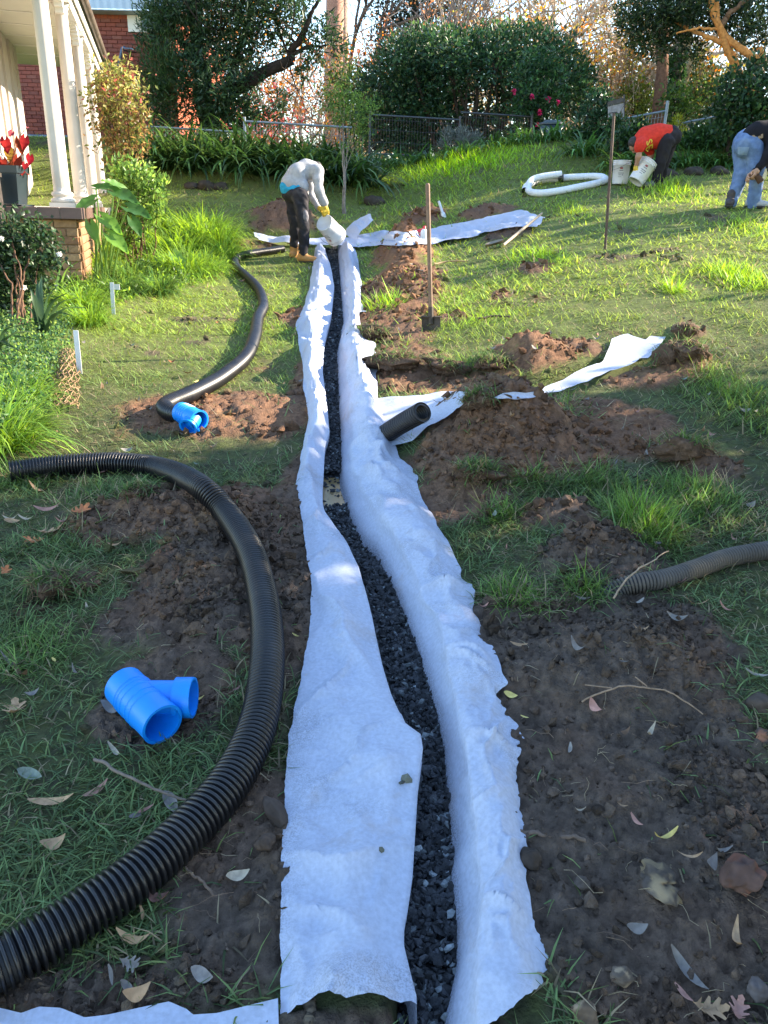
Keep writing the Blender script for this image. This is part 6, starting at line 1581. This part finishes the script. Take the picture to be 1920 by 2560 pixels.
# ------------------------------------------------------------------ man in red
w1 = cast(1638, 469); Z2 = float((w1 - EYE) @ _F) / FPX / 3.95
def K(x, y, dep=0.0): return at(1500 + x / 3.95, 280 + y / 3.95, w1[1] + dep) - w1
p2 = thing('person', 'person in red T-shirt and dark trousers bending over a white bucket', 'person', w1)
hipA, kneA, ankA = K(655, 290, -.06), K(600, 490, -.05), K(548, 690, 0); hipB, kneB, ankB = K(700, 275, .16), K(640, 480, .2), K(585, 675, .26)
pel, mid, che, nec, hd = K(690, 255, .05), K(570, 230, .05), K(450, 262, .05), K(385, 290, .05), K(345, 325, .05)
sA, eA, hA = K(400, 320, -.13), K(380, 440, -.12), K(358, 530, -.08); sB, eB, hB = K(470, 340, .24), K(505, 430, .25), K(475, 515, .2)
body('body', [('c', pel, mid, .13, .13), ('c', mid, che, .13, .14), ('c', che, nec, .12, .06), ('c', nec, hd, .055, .055), ('c', hipA, kneA, .09, .055), ('c', kneA, ankA, .055, .04), ('c', hipB, kneB, .09, .055), ('c', kneB, ankB, .055, .04), ('c', sA, eA, .05, .046), ('c', eA, hA, .046, .032), ('c', sB, eB, .05, .046), ('c', eB, hB, .046, .032)], M_SKIN2, p2, vox=.014, k=.03, thin=(0, 1, 2, 4, 5, 6, 7))
head(hd, (-.35, -.1, -.9), M_HAIR, p2, M_SKIN2)
shirt = body('t_shirt', [('c', K(665, 225, .05), mid, .150, .175), ('c', mid, che, .175, .175), ('c', che, K(410, 280, .05), .165, .13), ('c', K(430, 300, -.02), sA, .12, .09), ('c', sA, K(393, 355, -.125), .085, .080), ('c', K(450, 310, .12), sB, .12, .09), ('c', sB, K(495, 390, .25), .085, .078), ('c', K(520, 290, .05), K(560, 320, .05), .10, .07)], cloth('red_cotton', (.62, .045, .028)), p2, vox=.0125, k=.045, wr=.012, wrf=5, seed=5, cuts=())
body('trousers', [('c', K(700, 245, .05), K(672, 265, .05), .165, .15), ('c', hipA, kneA, .125, .092), ('c', kneA, K(548, 720, 0), .090, .072), ('c', hipB, kneB, .125, .092), ('c', kneB, K(585, 700, .26), .090, .072)], cloth('charcoal_trousers', (.022, .020, .024), stain=(.14, .11, .09), sa=.15), p2, vox=.0125, k=.035, wr=.016, wrf=10, seed=9)
body('belt', [('c', K(672, 190, -.05), K(752, 225, -.05), .040, .040), ('c', K(672, 195, .15), K(752, 230, .15), .035, .035)], cloth('grey_green_waistband', (.24, .30, .26)), p2, vox=.0125, k=.05)
boot('shoe', ankA + (0, 0, -.02), (-.9, -.3, 0), plain('grey_shoe', (.14, .14, .13), rough=.8), p2); boot('shoe', ankB + (0, 0, -.02), (-.9, -.2, 0), plain('grey_shoe', (.14, .14, .13), rough=.8), p2, zf=.02)
hand(M_GLOVE, hA, K(345, 575, -.06) - hA, (.6, .2, -.3), p2, 'glove', s=1.15, curl=.7)
hand(M_SKIN2, hB, K(455, 555, .15) - hB, (-.6, -.1, -.2), p2, 'hand', s=1.05, curl=.7)
# yellow chest letters, laid onto the shirt
def lay_text(txt, parent_obj, ctr, udir, vdir, size, ray, mat, name='printed_letters'):
    cu = bpy.data.curves.new('t', 'FONT'); cu.body = txt; cu.size = size; cu.align_x = 'CENTER'; cu.align_y = 'CENTER'; cu.resolution_u = 2; cu.offset = size * .012
    tmp = bpy.data.objects.new('t', cu); me = tmp.to_mesh(); bm = bmesh.new(); bm.from_mesh(me); bmesh.ops.subdivide_edges(bm, edges=bm.edges[:], cuts=1); bmesh.ops.triangulate(bm, faces=bm.faces[:])
    pm = parent_obj.data; bvh = BVHTree.FromPolygons([v.co for v in pm.vertices], [list(p.vertices) for p in pm.polygons])
    u, v, r_ = Vector(udir).normalized(), Vector(vdir).normalized(), Vector(ray).normalized()
    for q in bm.verts:
        s = Vector(ctr) + u * q.co.x + v * q.co.y; h = bvh.ray_cast(s - r_ * .5, r_)
        q.co = (h[0] + h[1] * .004) if h[0] is not None else s
    m2 = bpy.data.meshes.new(name); bm.to_mesh(m2); bm.free(); m2.materials.append(mat); tmp.to_mesh_clear(); bpy.data.objects.remove(tmp); bpy.data.curves.remove(cu)
    return link(name, m2, parent_obj)
lay_text('SE', shirt, K(482, 328, -.1), (K(495, 362) - K(470, 295)), (K(510, 310) - K(482, 328)), .17, (0, 1, 0), plain('yellow_print', (.75, .55, .05), rough=.7))
b0 = w1 + K(350, 690, -.06); pail('white bucket tilted in the hands of the red-shirted person', b0, K(440, 560, -.02) - K(350, 690, -.06), .0)
b1 = cast(1549, 461); pail('white bucket standing upright on the lawn behind the steel stake', b1, (0, .02, 1), 2.0)
b1o = b1

# ------------------------------------------------------------------ man in jeans at the right edge
w2 = cast(1874, 518); Z3 = float((w2 - EYE) @ _F) / FPX / 3.95
def Q(x, y, dep=0.0): return at(1500 + x / 3.95, 280 + y / 3.95, w2[1] + dep) - w2
p3 = thing('person', 'person in blue jeans and black top stooping at the right edge', 'person', w2)
hA, kA, aA = Q(1410, 350, .10), Q(1395, 620, .06), Q(1290, 880, .0); hB, kB, aB = Q(1520, 370, -.04), Q(1555, 620, -.10), Q(1510, 890, -.04)
pel, mid, che, nec, hd = Q(1460, 290, .02), Q(1560, 235, .02), Q(1690, 215, .02), Q(1780, 260, .02), Q(1830, 320, .02)
sA, eA, gA = Q(1730, 290, -.18), Q(1655, 450, -.26), Q(1560, 560, -.30); sB, eB, gB = Q(1730, 300, .2), Q(1640, 520, -.02), Q(1510, 605, -.24)
body('body', [('c', pel, mid, .13, .13), ('c', mid, che, .13, .14), ('c', che, nec, .12, .06), ('c', nec, hd, .055, .055), ('c', hA, kA, .09, .055), ('c', kA, aA, .055, .04), ('c', hB, kB, .09, .055), ('c', kB, aB, .055, .04), ('c', sA, eA, .05, .046), ('c', eA, gA, .046, .030), ('c', sB, eB, .05, .046), ('c', eB, gB, .046, .030)], M_SKIN, p3, vox=.014, k=.03, thin=(0, 1, 2, 4, 5, 6, 7, 8, 10))
head(hd, (.3, -.1, -.9), M_HAIR, p3, M_SKIN)
M_JEAN = cloth('blue_denim', (.12, .185, .33), var=.2, stain=(.28, .36, .5), sa=.4)
jeans = body('jeans', [('c', Q(1440, 300, .06), Q(1510, 320, -.02), .160, .155), ('c', hA, kA, .130, .092), ('c', kA, Q(1290, 905, 0), .092, .074), ('c', hB, kB, .128, .095), ('c', kB, Q(1510, 925, -.04), .095, .082), ('e', Q(1430, 330, -.04), (.13, .12, .15))], M_JEAN, p3, vox=.0115, k=.04, wr=.014, wrf=11, seed=2)
top = body('black_top', [('c', Q(1490, 262, .02), mid, .150, .165), ('c', mid, che, .170, .175), ('c', che, Q(1745, 240, .02), .165, .12), ('c', Q(1700, 260, -.06), sA, .12, .09), ('c', sA, eA, .085, .072), ('c', eA, Q(1572, 545, -.295), .070, .048), ('c', Q(1700, 260, .1), sB, .12, .09), ('c', sB, eB, .085, .07), ('c', eB, Q(1535, 585, -.21), .068, .046), ('c', Q(1580, 290, .02), Q(1600, 360, .02), .10, .06)], cloth('black_cotton', (.014, .013, .016)), p3, vox=.0125, k=.045, wr=.012, wrf=5, seed=6)
# back pocket stitched on the jeans, pale squiggle on the back of the top
def patch_on(parent_obj, quad, ray, mat, name, n=7, off=.004):
    pm = parent_obj.data; bvh = BVHTree.FromPolygons([v.co for v in pm.vertices], [list(p.vertices) for p in pm.polygons]); G_ = []
    a_, b_, c_, d_ = [np.array(q) for q in quad]
    for i in np.linspace(0, 1, n):
        row = []
        for j in np.linspace(0, 1, n):
            s = (a_ * (1 - j) + b_ * j) * (1 - i) + (d_ * (1 - j) + c_ * j) * i; r_ = Vector(ray).normalized(); h = bvh.ray_cast(Vector(s) - r_ * .5, r_)
            row.append(np.array(h[0] + h[1] * off) if h[0] is not None else s)
        G_.append(row)
    b = MB(); b.grid(np.array(G_)); return b.build(name, mat, parent_obj)
patch_on(jeans, [Q(1362, 345, -.1), Q(1455, 350, -.1), Q(1445, 425, -.1), Q(1372, 420, -.1)], (0, 1, 0), cloth('faded_denim', (.20, .28, .40), stain=(.34, .36, .36), sa=.6), 'back_pocket')
pts = [Q(1500, 232, -.1), Q(1552, 288, -.1), Q(1553, 240, -.1), Q(1580, 262, -.1), Q(1578, 222, -.1)]
for a_, c_ in zip(pts[:-1], pts[1:]): w_ = np.array([.012, 0, .004]); patch_on(top, [a_ - w_, a_ + w_, c_ + w_, c_ - w_], (0, 1, 0), cloth('tan_print', (.30, .22, .15)), 'printed_squiggle', 5)
boot('boot', aA + (0, 0, -.01), (-.4, -.75, 0), plain('dark_boot', (.05, .04, .04), rough=.7), p3); boot('boot', aB + (0, 0, -.01), (.6, -.5, 0), plain('pale_boot', (.35, .36, .38), rough=.7), p3)
hand(M_SKIN, gA, Q(1525, 650, -.32) - gA, (-.4, .5, -.4), p3, 'hand', s=1.05, curl=.9, thumb=-1)
hand(M_SKIN, gB, Q(1455, 640, -.27) - gB, (.2, -.6, -.5), p3, 'hand', s=1.05, curl=.9)
b = MB(); b.tube([Q(1545, 625, -.32), Q(1590, 690, -.33)], [.035, .045], 8, (.10, .055, .035)); b.tube([Q(1590, 690, -.33), Q(1625, 640, -.33), Q(1640, 560, -.33)], [.02, .028, .012], 8, (.55, .47, .30))
o = b.build('hand_tool', M_OLDWOOD); o.location = w2; tag(o, 'small brown and cream hand tool held by the person in jeans', 'tool')

# ================================================================== TOOLS
M_HANDLE = plain('worn_wood_handle', (.17, .10, .06), rough=.6, var=.25, scale=25); M_STEELR = plain('muddy_steel', (.07, .055, .045), rough=.7, var=.35, scale=16, metal=.3, stain=(.12, .07, .04), stain_amt=.6)
p0 = cast(1078, 828, hf=smooth_h); pt = at(1069, 462, p0[1] + .10); d = (pt - p0) / np.linalg.norm(pt - p0)
sp = thing('spade', 'long-handled spade stuck upright in the soil beside the trench', 'spade', p0)
b = MB(); b.tube([d * .10, d * .6, pt - p0], [.019, .0175, .0185], 12); b.tube([pt - p0, pt - p0 + d * .012], [.0185, .010], 12); b.build('handle', M_HANDLE, sp)
b = MB(); S = np.array([1, 0, 0.0]); S -= d * (S @ d); S /= np.linalg.norm(S); N_ = np.cross(S, d)
us = np.linspace(-1, 1, 9); vs_ = np.linspace(-.14, .12, 8)
for off in (0, .005): b.grid(np.array([[d * v_ + S * u * .078 * (1 - .12 * max(0, -v_ / .14)) + N_ * ((u * u) * .022 - .01 + off) for u in us] for v_ in vs_]))
b.box((-.085, -.02, .117), (-.02, .01, .125)); b.box((.02, -.02, .117), (.085, .01, .125)); b.tube([d * .06, d * .2], [.024, .021], 12); b.build('blade', M_STEELR, sp)
# shovel lying on the grass by the cross strip
h0 = cast(1258, 613, .03); h1 = at(1354, 534, h0[1] + .9); tl = thing('shovel', 'shovel lying on the lawn with its wooden handle across the white strip', 'shovel', h0); d = h1 - h0
b = MB(); b.tube([np.zeros(3), d * .5, d], [.018, .019, .016], 10); b.build('handle', plain('pale_wood_handle', (.42, .31, .20), rough=.6, var=.25, scale=25), tl)
b = MB(); e = cast(1213, 619, .035) - h0; S = np.array([.1, 1, .1]); S /= np.linalg.norm(S); us = np.linspace(-1, 1, 9); s = np.linspace(0, 1, 8)
for off in (0, .006): b.grid(np.array([[e * v_ + S * u * .115 * np.interp(v_, [0, .2, .7, 1], [.25, .9, 1, .45]) + np.array([0, 0, .035 * u * u + .03 * (1 - v_) + off]) for u in us] for v_ in s]))
b.build('blade', plain('worn_shovel_blade', (.22, .18, .13), rough=.5, var=.3, scale=12, metal=.3), tl)
# white pipe offcut standing in the soil, red tool and bottle behind the mound
p0 = cast(1112, 549, .0); p1_ = at(1097, 503, p0[1] + .1); b = MB(); d = p1_ - p0; b.tube([d * -.1, d * .35, d * .4, d], [.05, .035, .022, .022], 10); o = b.build('plastic_stake', M_PVC); o.location = p0; tag(o, 'short pale plastic stake leaning on the soil behind the white strip', 'stake')
M_REDP = plain('red_plastic', (.55, .03, .04), rough=.35, var=.08)
q = at(1048, 606, 10.9); sw = thing('red_power_tool', 'red power tool lying on the white strip behind the root pile', 'power tool', q)
body('housing', [('c', (-.03, 0, .06), (.06, 0, .07), .055, .05), ('c', (-.09, 0, .11), (.03, 0, .15), .028, .028), ('c', (.05, 0, .03), (.08, 0, .12), .035, .03)], M_REDP, sw, vox=.009, k=.015)
body('grip', [('c', (-.10, -.02, .08), (-.02, -.03, .11), .022, .022), ('c', (-.15, 0, .06), (-.05, 0, .05), .014, .02)], M_DKST, sw, vox=.009, k=.012)
q = at(1059, 612, 10.8); bt = thing('bottle', 'white bottle with red cap beside the red power tool', 'bottle', q)
b = MB(); b.lathe([(0, 0), (.045, .002), (.048, .02), (.048, .15), (.04, .18), (.018, .20), (.018, .21)], 24); b.build('body', plain('milky_plastic', (.6, .62, .6), rough=.4), bt)
b = MB(); b.lathe([(.021, .20), (.022, .235), (0, .237)], 20); b.build('cap', M_REDP, bt)
# ================================================================== FALLEN LEAVES, STICKS, STONES
M_DEAD = vcol('dead_leaf', rough=.75, spec=.25, var=.25, scale=60, bump=.2, bscale=120, island=.05)
def lance(L, W_, curl, twist):
    u = np.linspace(0, 1, 9); h = np.sin(np.pi * np.clip(u, 0, 1) ** .8) ** .8 * W_ / 2; h[0] = .0015; h[-1] = .0008
    x = u * L; bend = curl * L * (u - .5) ** 2 * 2; side = .12 * L * np.sin(u * 2.2 + twist)
    return np.stack([np.stack([x, side - h, bend + h * .5 * np.cos(twist)], 1), np.stack([x, side, bend], 1), np.stack([x, side + h, bend + h * .7], 1)], 1)
OAK = [(0, .02), (.06, .03), (.16, .10), (.20, .26), (.27, .12), (.36, .14), (.42, .36), (.47, .33), (.52, .16), (.60, .15), (.68, .34), (.74, .28), (.78, .12), (.86, .10), (.92, .12), (1.0, .01)]
def oak(L, curl):
    u = np.array([a for a, _ in OAK]); h = np.array([b_ for _, b_ in OAK]) * L * .95; x = u * L; z = curl * L * ((u - .5) ** 2) * 2
    sh = np.where(h > .2 * L, .12 * L, 0)
    return np.stack([np.stack([x + sh, -h, z + h * .25], 1), np.stack([x, h * 0, z], 1), np.stack([x + sh, h, z + h * .35], 1)], 1)
LC = {'grey': (.19, .17, .155), 'tan': (.36, .23, .13), 'pink': (.36, .19, .15), 'rust': (.42, .15, .06), 'cream': (.42, .35, .26), 'yellow': (.60, .48, .16), 'brown': (.16, .10, .065), 'greygreen': (.20, .23, .18), 'white': (.30, .27, .24)}
def fallen(px, py, ang, Lpx, c, kind, lab, lift=.012):
    q = cast(px, py, lift, hf=smooth_h); D_ = float((q - EYE) @ _F); L = Lpx * D_ / FPX * .95
    P = oak(L, .5) if kind == 'oak' else lance(L, L * (.21 if kind == 'lance' else .45), .3 + .5 * rng.random(), rng.random() * 3)
    P = P - np.array([L * .5, 0, 0])
    b = MB(); col = np.array(LC[c]) * (.85 + .3 * rng.random()); b.grid(P, col)
    o = b.build('fallen_leaf', M_DEAD); z0 = float(ground_h(q[0], q[1])); o.location = (q[0], q[1], z0 + .012 + .006 * rng.random()); o.rotation_euler = (rng.normal() * .12, rng.normal() * .12, R(ang))
    return tag(o, lab, 'leaf', 'fallen leaves near the camera')
for a_ in ((202, 1293, 60, 62, 'rust', 'oak', 'rust lobed leaf on the grass left of the brown ridge'), (130, 1333, 20, 70, 'tan', 'oak', 'tan lobed leaf, the middle one of three left of the ridge'), (84, 1354, 190, 55, 'rust', 'oak', 'rust lobed leaf lying left of the tan lobed leaf'), (10, 1430, 90, 46, 'rust', 'oak', 'orange lobed leaf cut by the left picture edge'), (38, 1785, 110, 90, 'tan', 'oak', 'big tan lobed leaf left of the loose blue junction'),
           (92, 1228, -15, 60, 'tan', 'lance', 'curled tan leaf just below the open end of the thick pipe'), (116, 1280, 30, 62, 'pink', 'lance', 'long pinkish leaf above the lobed leaves'), (30, 1308, 10, 40, 'tan', 'broad', 'tan leaf near the left edge above the lobed leaves'), (66, 1302, 0, 46, 'cream', 'lance', 'cream leaf beside the tan leaf near the left edge'), (36, 1664, 170, 85, 'grey', 'lance', 'long grey leaf at the left edge above the loose blue junction'), (190, 1684, 140, 52, 'grey', 'lance', 'small grey leaf left of the loose blue junction'), (50, 1695, 150, 80, 'brown', 'lance', 'dark curved leaf just under the long grey leaf'), (284, 1790, 10, 60, 'grey', 'broad', 'grey leaf tucked under the loose blue junction'), (318, 1126, 20, 30, 'white', 'broad', 'small whitish leaf behind the thick pipe'), (284, 1888, -40, 60, 'cream', 'lance', 'cream leaf in the grass below the loose blue junction'),
           (74, 1952, -15, 72, 'greygreen', 'broad', 'pale grey-green broad leaf in the lower left grass'), (241, 1976, 60, 72, 'pink', 'lance', 'reddish leaf standing in the lower left grass'), (130, 2014, 15, 118, 'tan', 'lance', 'longest tan leaf in the lower left grass'), (421, 2016, -40, 72, 'grey', 'broad', 'grey crumpled leaf close to the thick pipe'), (135, 2112, 35, 62, 'tan', 'broad', 'broad tan leaf low in the lower left grass'), (343, 2045, 60, 42, 'grey', 'broad', 'small grey leaf left of the crumpled one by the pipe'), (365, 2032, 50, 50, 'pink', 'lance', 'narrow pinkish leaf next to the small grey one by the pipe'),
           (595, 2197, 40, 62, 'cream', 'broad', 'cream leaf on bare soil between pipe and white sheet'), (334, 2347, 3, 92, 'tan', 'lance', 'long tan leaf under the thick pipe at the bottom'), (356, 2295, -55, 50, 'tan', 'lance', 'short tan leaf tucked against the underside of the thick pipe'), (508, 2451, -15, 74, 'grey', 'broad', 'wide grey leaf on soil near the bottom white sheet'), (330, 2427, -20, 62, 'grey', 'oak', 'ragged grey leaf at the bottom between pipe and sheet'), (278, 2451, -50, 56, 'grey', 'lance', 'grey leaf left of the ragged one at the bottom'), (317, 2486, -30, 46, 'grey', 'broad', 'small grey leaf just above the bottom white sheet'), (340, 2505, 45, 72, 'tan', 'broad', 'tan leaf overlapping the bottom white sheet edge'),
           (1277, 1732, -10, 36, 'yellow', 'broad', 'bright yellow leaf beside the right flap of the lining'), (1485, 1778, -50, 44, 'pink', 'broad', 'pink leaf under the arching twig on dark soil'), (1591, 2056, -55, 46, 'pink', 'lance', 'small pink leaf in the middle of the dark soil'), (1722, 2157, 175, 62, 'tan', 'lance', 'narrow tan leaf above the red rock'), (1772, 2173, 60, 62, 'grey', 'broad', 'grey holed leaf above the red rock'), (1805, 2150, 30, 60, 'grey', 'lance', 'grey curled leaf touching the holed one'), (1593, 2314, 15, 56, 'grey', 'broad', 'grey leaf alone on dark soil left of the long leaf'), (1713, 2427, -62, 130, 'grey', 'lance', 'longest grey leaf at the lower right corner'), (1850, 2355, 75, 100, 'tan', 'lance', 'narrow tan leaf standing below the red rock'),
           (1890, 1696, -30, 60, 'white', 'lance', 'whitish leaf at the right edge on dark soil'), (1600, 1578, 5, 40, 'tan', 'lance', 'tan leaf on top of the dark mound'), (1809, 1526, -50, 42, 'pink', 'lance', 'pinkish leaf at the grass edge above the dark soil'), (1296, 1613, 10, 46, 'tan', 'lance', 'tan leaf at the top left of the dark soil'), (1775, 2523, -5, 95, 'tan', 'oak', 'large tan lobed leaf in the bottom right corner'), (1845, 2530, 60, 80, 'pink', 'oak', 'pinkish lobed leaf beside the large tan one in the corner'), (1708, 2488, -50, 60, 'pink', 'lance', 'pinkish leaf under the longest grey leaf'), (1455, 1505, 5, 40, 'grey', 'lance', 'grey leaf in the grass above the dark mound'), (1735, 1515, 170, 60, 'tan', 'lance', 'tan leaf in the grass above the dark soil right half'),
           (1781, 1086, -60, 32, 'pink', 'lance', 'pink leaf on the grass above the turf clod'), (1556, 1084, 80, 24, 'white', 'lance', 'whitish leaf on the reddish soil patch'), (1654, 1348, -70, 30, 'pink', 'lance', 'pink leaf in lush grass left of the grey pipe'), (1835, 1348, -60, 26, 'pink', 'lance', 'pink leaf just above the grey pipe'), (1876, 1266, 40, 32, 'grey', 'broad', 'grey leaf near the right edge above the grey pipe'), (1770, 986, 50, 20, 'white', 'lance', 'whitish leaf on the right lawn above the turf clod'), (1758, 1256, 20, 36, 'pink', 'lance', 'dull pink leaf in the grass under the turf clod'), (1469, 1010, 60, 24, 'grey', 'broad', 'grey leaf just below the far white strip'), (1858, 1033, 20, 36, 'white', 'broad', 'whitish leaf pair, left one, near the right edge'), (1886, 1031, 50, 30, 'cream', 'lance', 'cream leaf right of the whitish leaf near the right edge'), (1895, 1228, 10, 40, 'brown', 'lance', 'dark brown leaf at the right edge under the turf clod')):
    fallen(*a_)
# the rest of the litter, too many to count
b = MB(); n = 750; x, y = fan_points(n, 1.2, 17, 1.1); keep = ~under_fabric(x, y); x, y = x[keep], y[keep]
for xx, yy_ in zip(x, y):
    L = (.022 + .04 * rng.random() ** 2) * (1 + .05 * yy_); P = lance(L, L * (.22 + .3 * rng.random() ** 2), .3 + .7 * rng.random(), rng.random() * 3); a = rng.random() * 6.28; ca, sa = math.cos(a), math.sin(a)
    P = P @ np.array([[ca, sa, 0], [-sa, ca, 0], [0, 0, 1]]) + np.array([xx, yy_, 0])
    P[..., 2] += .012 + .015 * rng.random(); c = np.array(list(LC.values())[rng.choice(9, p=[.15, .2, .13, .05, .12, .08, .12, .05, .10])]) * (.6 + .4 * rng.random())
    b.grid(P, c)
zz = ground_h(np.concatenate([v[:, 0] for v in b.v]), np.concatenate([v[:, 1] for v in b.v])); i = 0
for v in b.v: v[:, 2] += zz[i:i + len(v)].mean(); i += len(v)
o = b.build('leaf_litter', M_DEAD); tag(o, 'scattered small dry leaves over lawn and soil', 'leaf litter', kind='stuff')
# pale roots and straw bits in the soil
b = MB(); x, y = fan_points(2600, .9, 9, 1.5); m, hh, rd = soil(x, y); keep = (m > .5) & ~under_fabric(x, y); x, y = x[keep][:600], y[keep][:600]
z = ground_h(x, y)
for xx, yy_, z_ in zip(x, y, z):
    L = (.02 + .06 * rng.random() ** 2) * (1 + .08 * yy_); a = rng.random() * 6.28; t = np.linspace(0, 1, 5)[:, None]; d = np.array([math.cos(a), math.sin(a), 0])
    P = np.array([xx, yy_, z_ + .008]) + d * t * L + np.cumsum(rng.normal(size=(5, 3)) * L * .10, 0); b.tube(P, .0005 + .0004 * yy_ * .4, 3, np.array([(.22, .15, .10), (.28, .22, .14), (.15, .10, .07)][rng.integers(3)]), caps=False)
o = b.build('root_fibres', M_DEAD); tag(o, 'thin pale root fibres and straw lying in the dug soil', 'roots', kind='stuff')
def stick(lab, pts, r0, r1, col, lift=.015, twigs=()):
    q = cast([p[0] for p in pts], [p[1] for p in pts], [lift + (p[2] if len(p) > 2 else 0) for p in pts], hf=smooth_h); o0 = q[0].copy(); b = MB()
    limb(b, list(q - o0), r0, r1, col, n=6, jit=.006)
    for tw in twigs: qq = cast([p[0] for p in tw], [p[1] for p in tw], lift, hf=smooth_h) - o0; b.tube(qq, r1, 5, np.array(col))
    o = b.build('stick', M_DEAD); o.location = o0; tag(o, lab, 'stick')
stick('long thin twig arching over the dark soil', [(1455, 1752), (1530, 1720, .02), (1600, 1716, .03), (1680, 1735, .02), (1756, 1782)], .0028, .002, (.26, .18, .12), .03, [[(1530, 1720), (1462, 1712)], [(1618, 1716), (1588, 1692)]])
stick('pale forked root over the half buried pipe', [(1532, 1495), (1580, 1435, .05), (1640, 1398, .04), (1670, 1380, .02)], .004, .002, (.33, .24, .16), .05)
stick('straight brown stick poking out from under the right flap', [(1300, 2082), (1380, 2090), (1465, 2097)], .006, .005, (.14, .10, .075), .02)
stick('thin branch lying in the lower left grass', [(238, 1898), (330, 1945, .02), (420, 1985, .02), (492, 2008)], .005, .003, (.17, .13, .10), .03)
stick('short stick below the thick pipe near the bottom', [(462, 2168), (500, 2200), (533, 2238)], .0035, .003, (.16, .11, .08), .02)
stick('dark stick on the grass below the spade', [(1195, 798), (1235, 790), (1275, 792)], .012, .008, (.06, .045, .035), .03)
stick('pale stick lying on the lawn beside the root pile', [(1085, 660), (1120, 654), (1168, 652)], .012, .008, (.32, .22, .12), .03)
stick('thick root stub under the end of the left flap', [(768, 2560), (775, 2535), (772, 2505)], .014, .012, (.13, .10, .07), .01)
for (px, py, wpx, c, c2, lab, sq, am) in ((1846, 2222, 60, (.085, .052, .042), (.125, .058, .04), 'rounded red-brown rock on the dark soil at lower right', (1, .9, .85), .45), (1650, 2218, 56, (.075, .06, .05), (.20, .15, .09), 'broken rock with pale yellow face left of the red-brown rock', (1.2, .9, .5), .7), (1893, 1772, 36, (.07, .055, .045), None, 'round dark stone at the right edge of the dark soil', (1, 1, .9), .2), (1462, 2545, 40, (.13, .09, .06), (.34, .25, .16), 'pale brown stone at the bottom edge right of the lining', (1, 1, .9), .3), (1552, 2460, 30, (.11, .085, .065), (.27, .2, .13), 'small brown stone left of the longest grey leaf', (1, 1, .8), .3), (1455, 2220, 22, (.075, .06, .05), None, 'dark brown stone beside the right flap', (1, 1, .8), .3), (1905, 1850, 30, (.08, .06, .05), (.22, .10, .06), 'rusty stone low at the right edge of the dark soil', (1, .8, .7), .3), (690, 2050, 40, (.07, .05, .038), None, 'flat brown stone between the pipe and the left flap', (.7, 1.6, .5), .3), (665, 2130, 30, (.08, .055, .04), None, 'dark clod stone below the flat brown stone', (1, 1, .7), .35), (1325, 2160, 34, (.05, .038, .03), None, 'dark soil lump against the right flap', (1, 1, .8), .35), (1895, 2490, 34, (.09, .075, .07), None, 'grey stone in the bottom right corner', (1, 1, .8), .3)):
    q = cast(px, py, .0, hf=smooth_h); r_ = wpx * float((q - EYE) @ _F) / FPX; q[2] = float(ground_h(q[0], q[1])) + r_ * .35
    boulder('stone', lab, q, r_ * .85, c, 'stone', px % 17, 4, am, None, sq, col2=c2)
# clods of turf with roots and grass on top
def turf(lab, px, py, wpx, hpx, tilt, dens=140):
    dens = int(dens * 1.6)
    q = cast(px, py, 0, hf=smooth_h); s = float((q - EYE) @ _F) / FPX; t = thing('turf_clod', lab, 'turf clod', (q[0], q[1], float(ground_h(q[0], q[1])) + hpx * s * .3)); t.rotation_euler = (R(tilt), R(8 * rng.normal()), rng.normal() * .3)
    o = boulder('soil_core', None, (0, 0, 0), wpx * s * .5, (.075, .05, .036), None, px % 13, 4, .75, None, (1, .7, hpx / wpx * 1.0), mat=M_CLOD, rz=0); o.parent = t
    n = dens; w_ = wpx * s * .42; a_ = rng.random(n) * 6.28; r_ = np.sqrt(rng.random(n)) * 1.05; P = np.stack([r_ * np.cos(a_) * wpx * s * .5, r_ * np.sin(a_) * wpx * s * .35, np.sqrt(np.maximum(1 - r_ * r_, 0)) * hpx * s * .46], 1); c = pal(n, [(.09, .16, .05), (.12, .2, .06), (.26, .22, .12)])
    b = MB(); b.add(*ribbons(P, rng.random(n) * 6.28, R(10) + R(60) * rng.random(n), .06 + .07 * rng.random(n), np.full(n, .0055), R(40) + R(60) * rng.random(n), 3, c, c)); b.build('grass_tuft', M_GRASS, t)
    b = MB()
    for k in range(26):
        p = np.array([rng.uniform(-w_, w_), -w_ * .55, rng.uniform(-.3, .3) * hpx * s]); b.tube(p + np.cumsum(np.concatenate([[np.zeros(3)], rng.normal(size=(4, 3)) * .012 + np.array([0, -.006, -.008])]), 0), .0012, 3, (.16, .10, .06), caps=False)
    b.build('roots', M_DEAD, t)
turf('dark upturned turf clod with hanging roots on the right lawn', 1715, 1150, 130, 62, -25)
turf('upturned reddish turf clod right of the crumpled white strip', 1715, 890, 96, 46, -10, 60)
turf('rounded reddish turf clod touching the crumpled white strip', 1660, 905, 64, 50, 10, 30)
turf('small dark turf clod above the crumpled white strip', 1715, 834, 60, 26, 0, 40)
turf('turf lip hanging over the side trench beside the lining', 985, 925, 130, 44, -8, 220)
turf('turf lip hanging over the middle of the side trench', 1115, 935, 110, 40, -8, 200)
turf('turf lip at the shaded end of the side trench', 1225, 922, 110, 36, -6, 200)
turf('grassy clod on the flank of the big soil pile', 1200, 1010, 90, 50, -10, 160)
turf('grassy clod at the foot of the big soil pile', 1190, 1200, 110, 40, -10, 220)
turf('grassy clod beside the trench below the spade', 930, 850, 90, 36, -5, 200)
turf('torn turf edge on the left of the dark ridge', 150, 1480, 150, 60, -6, 260)
turf('small turf clod on the brown ridge left of the pipe', 350, 1245, 80, 36, -6, 120)
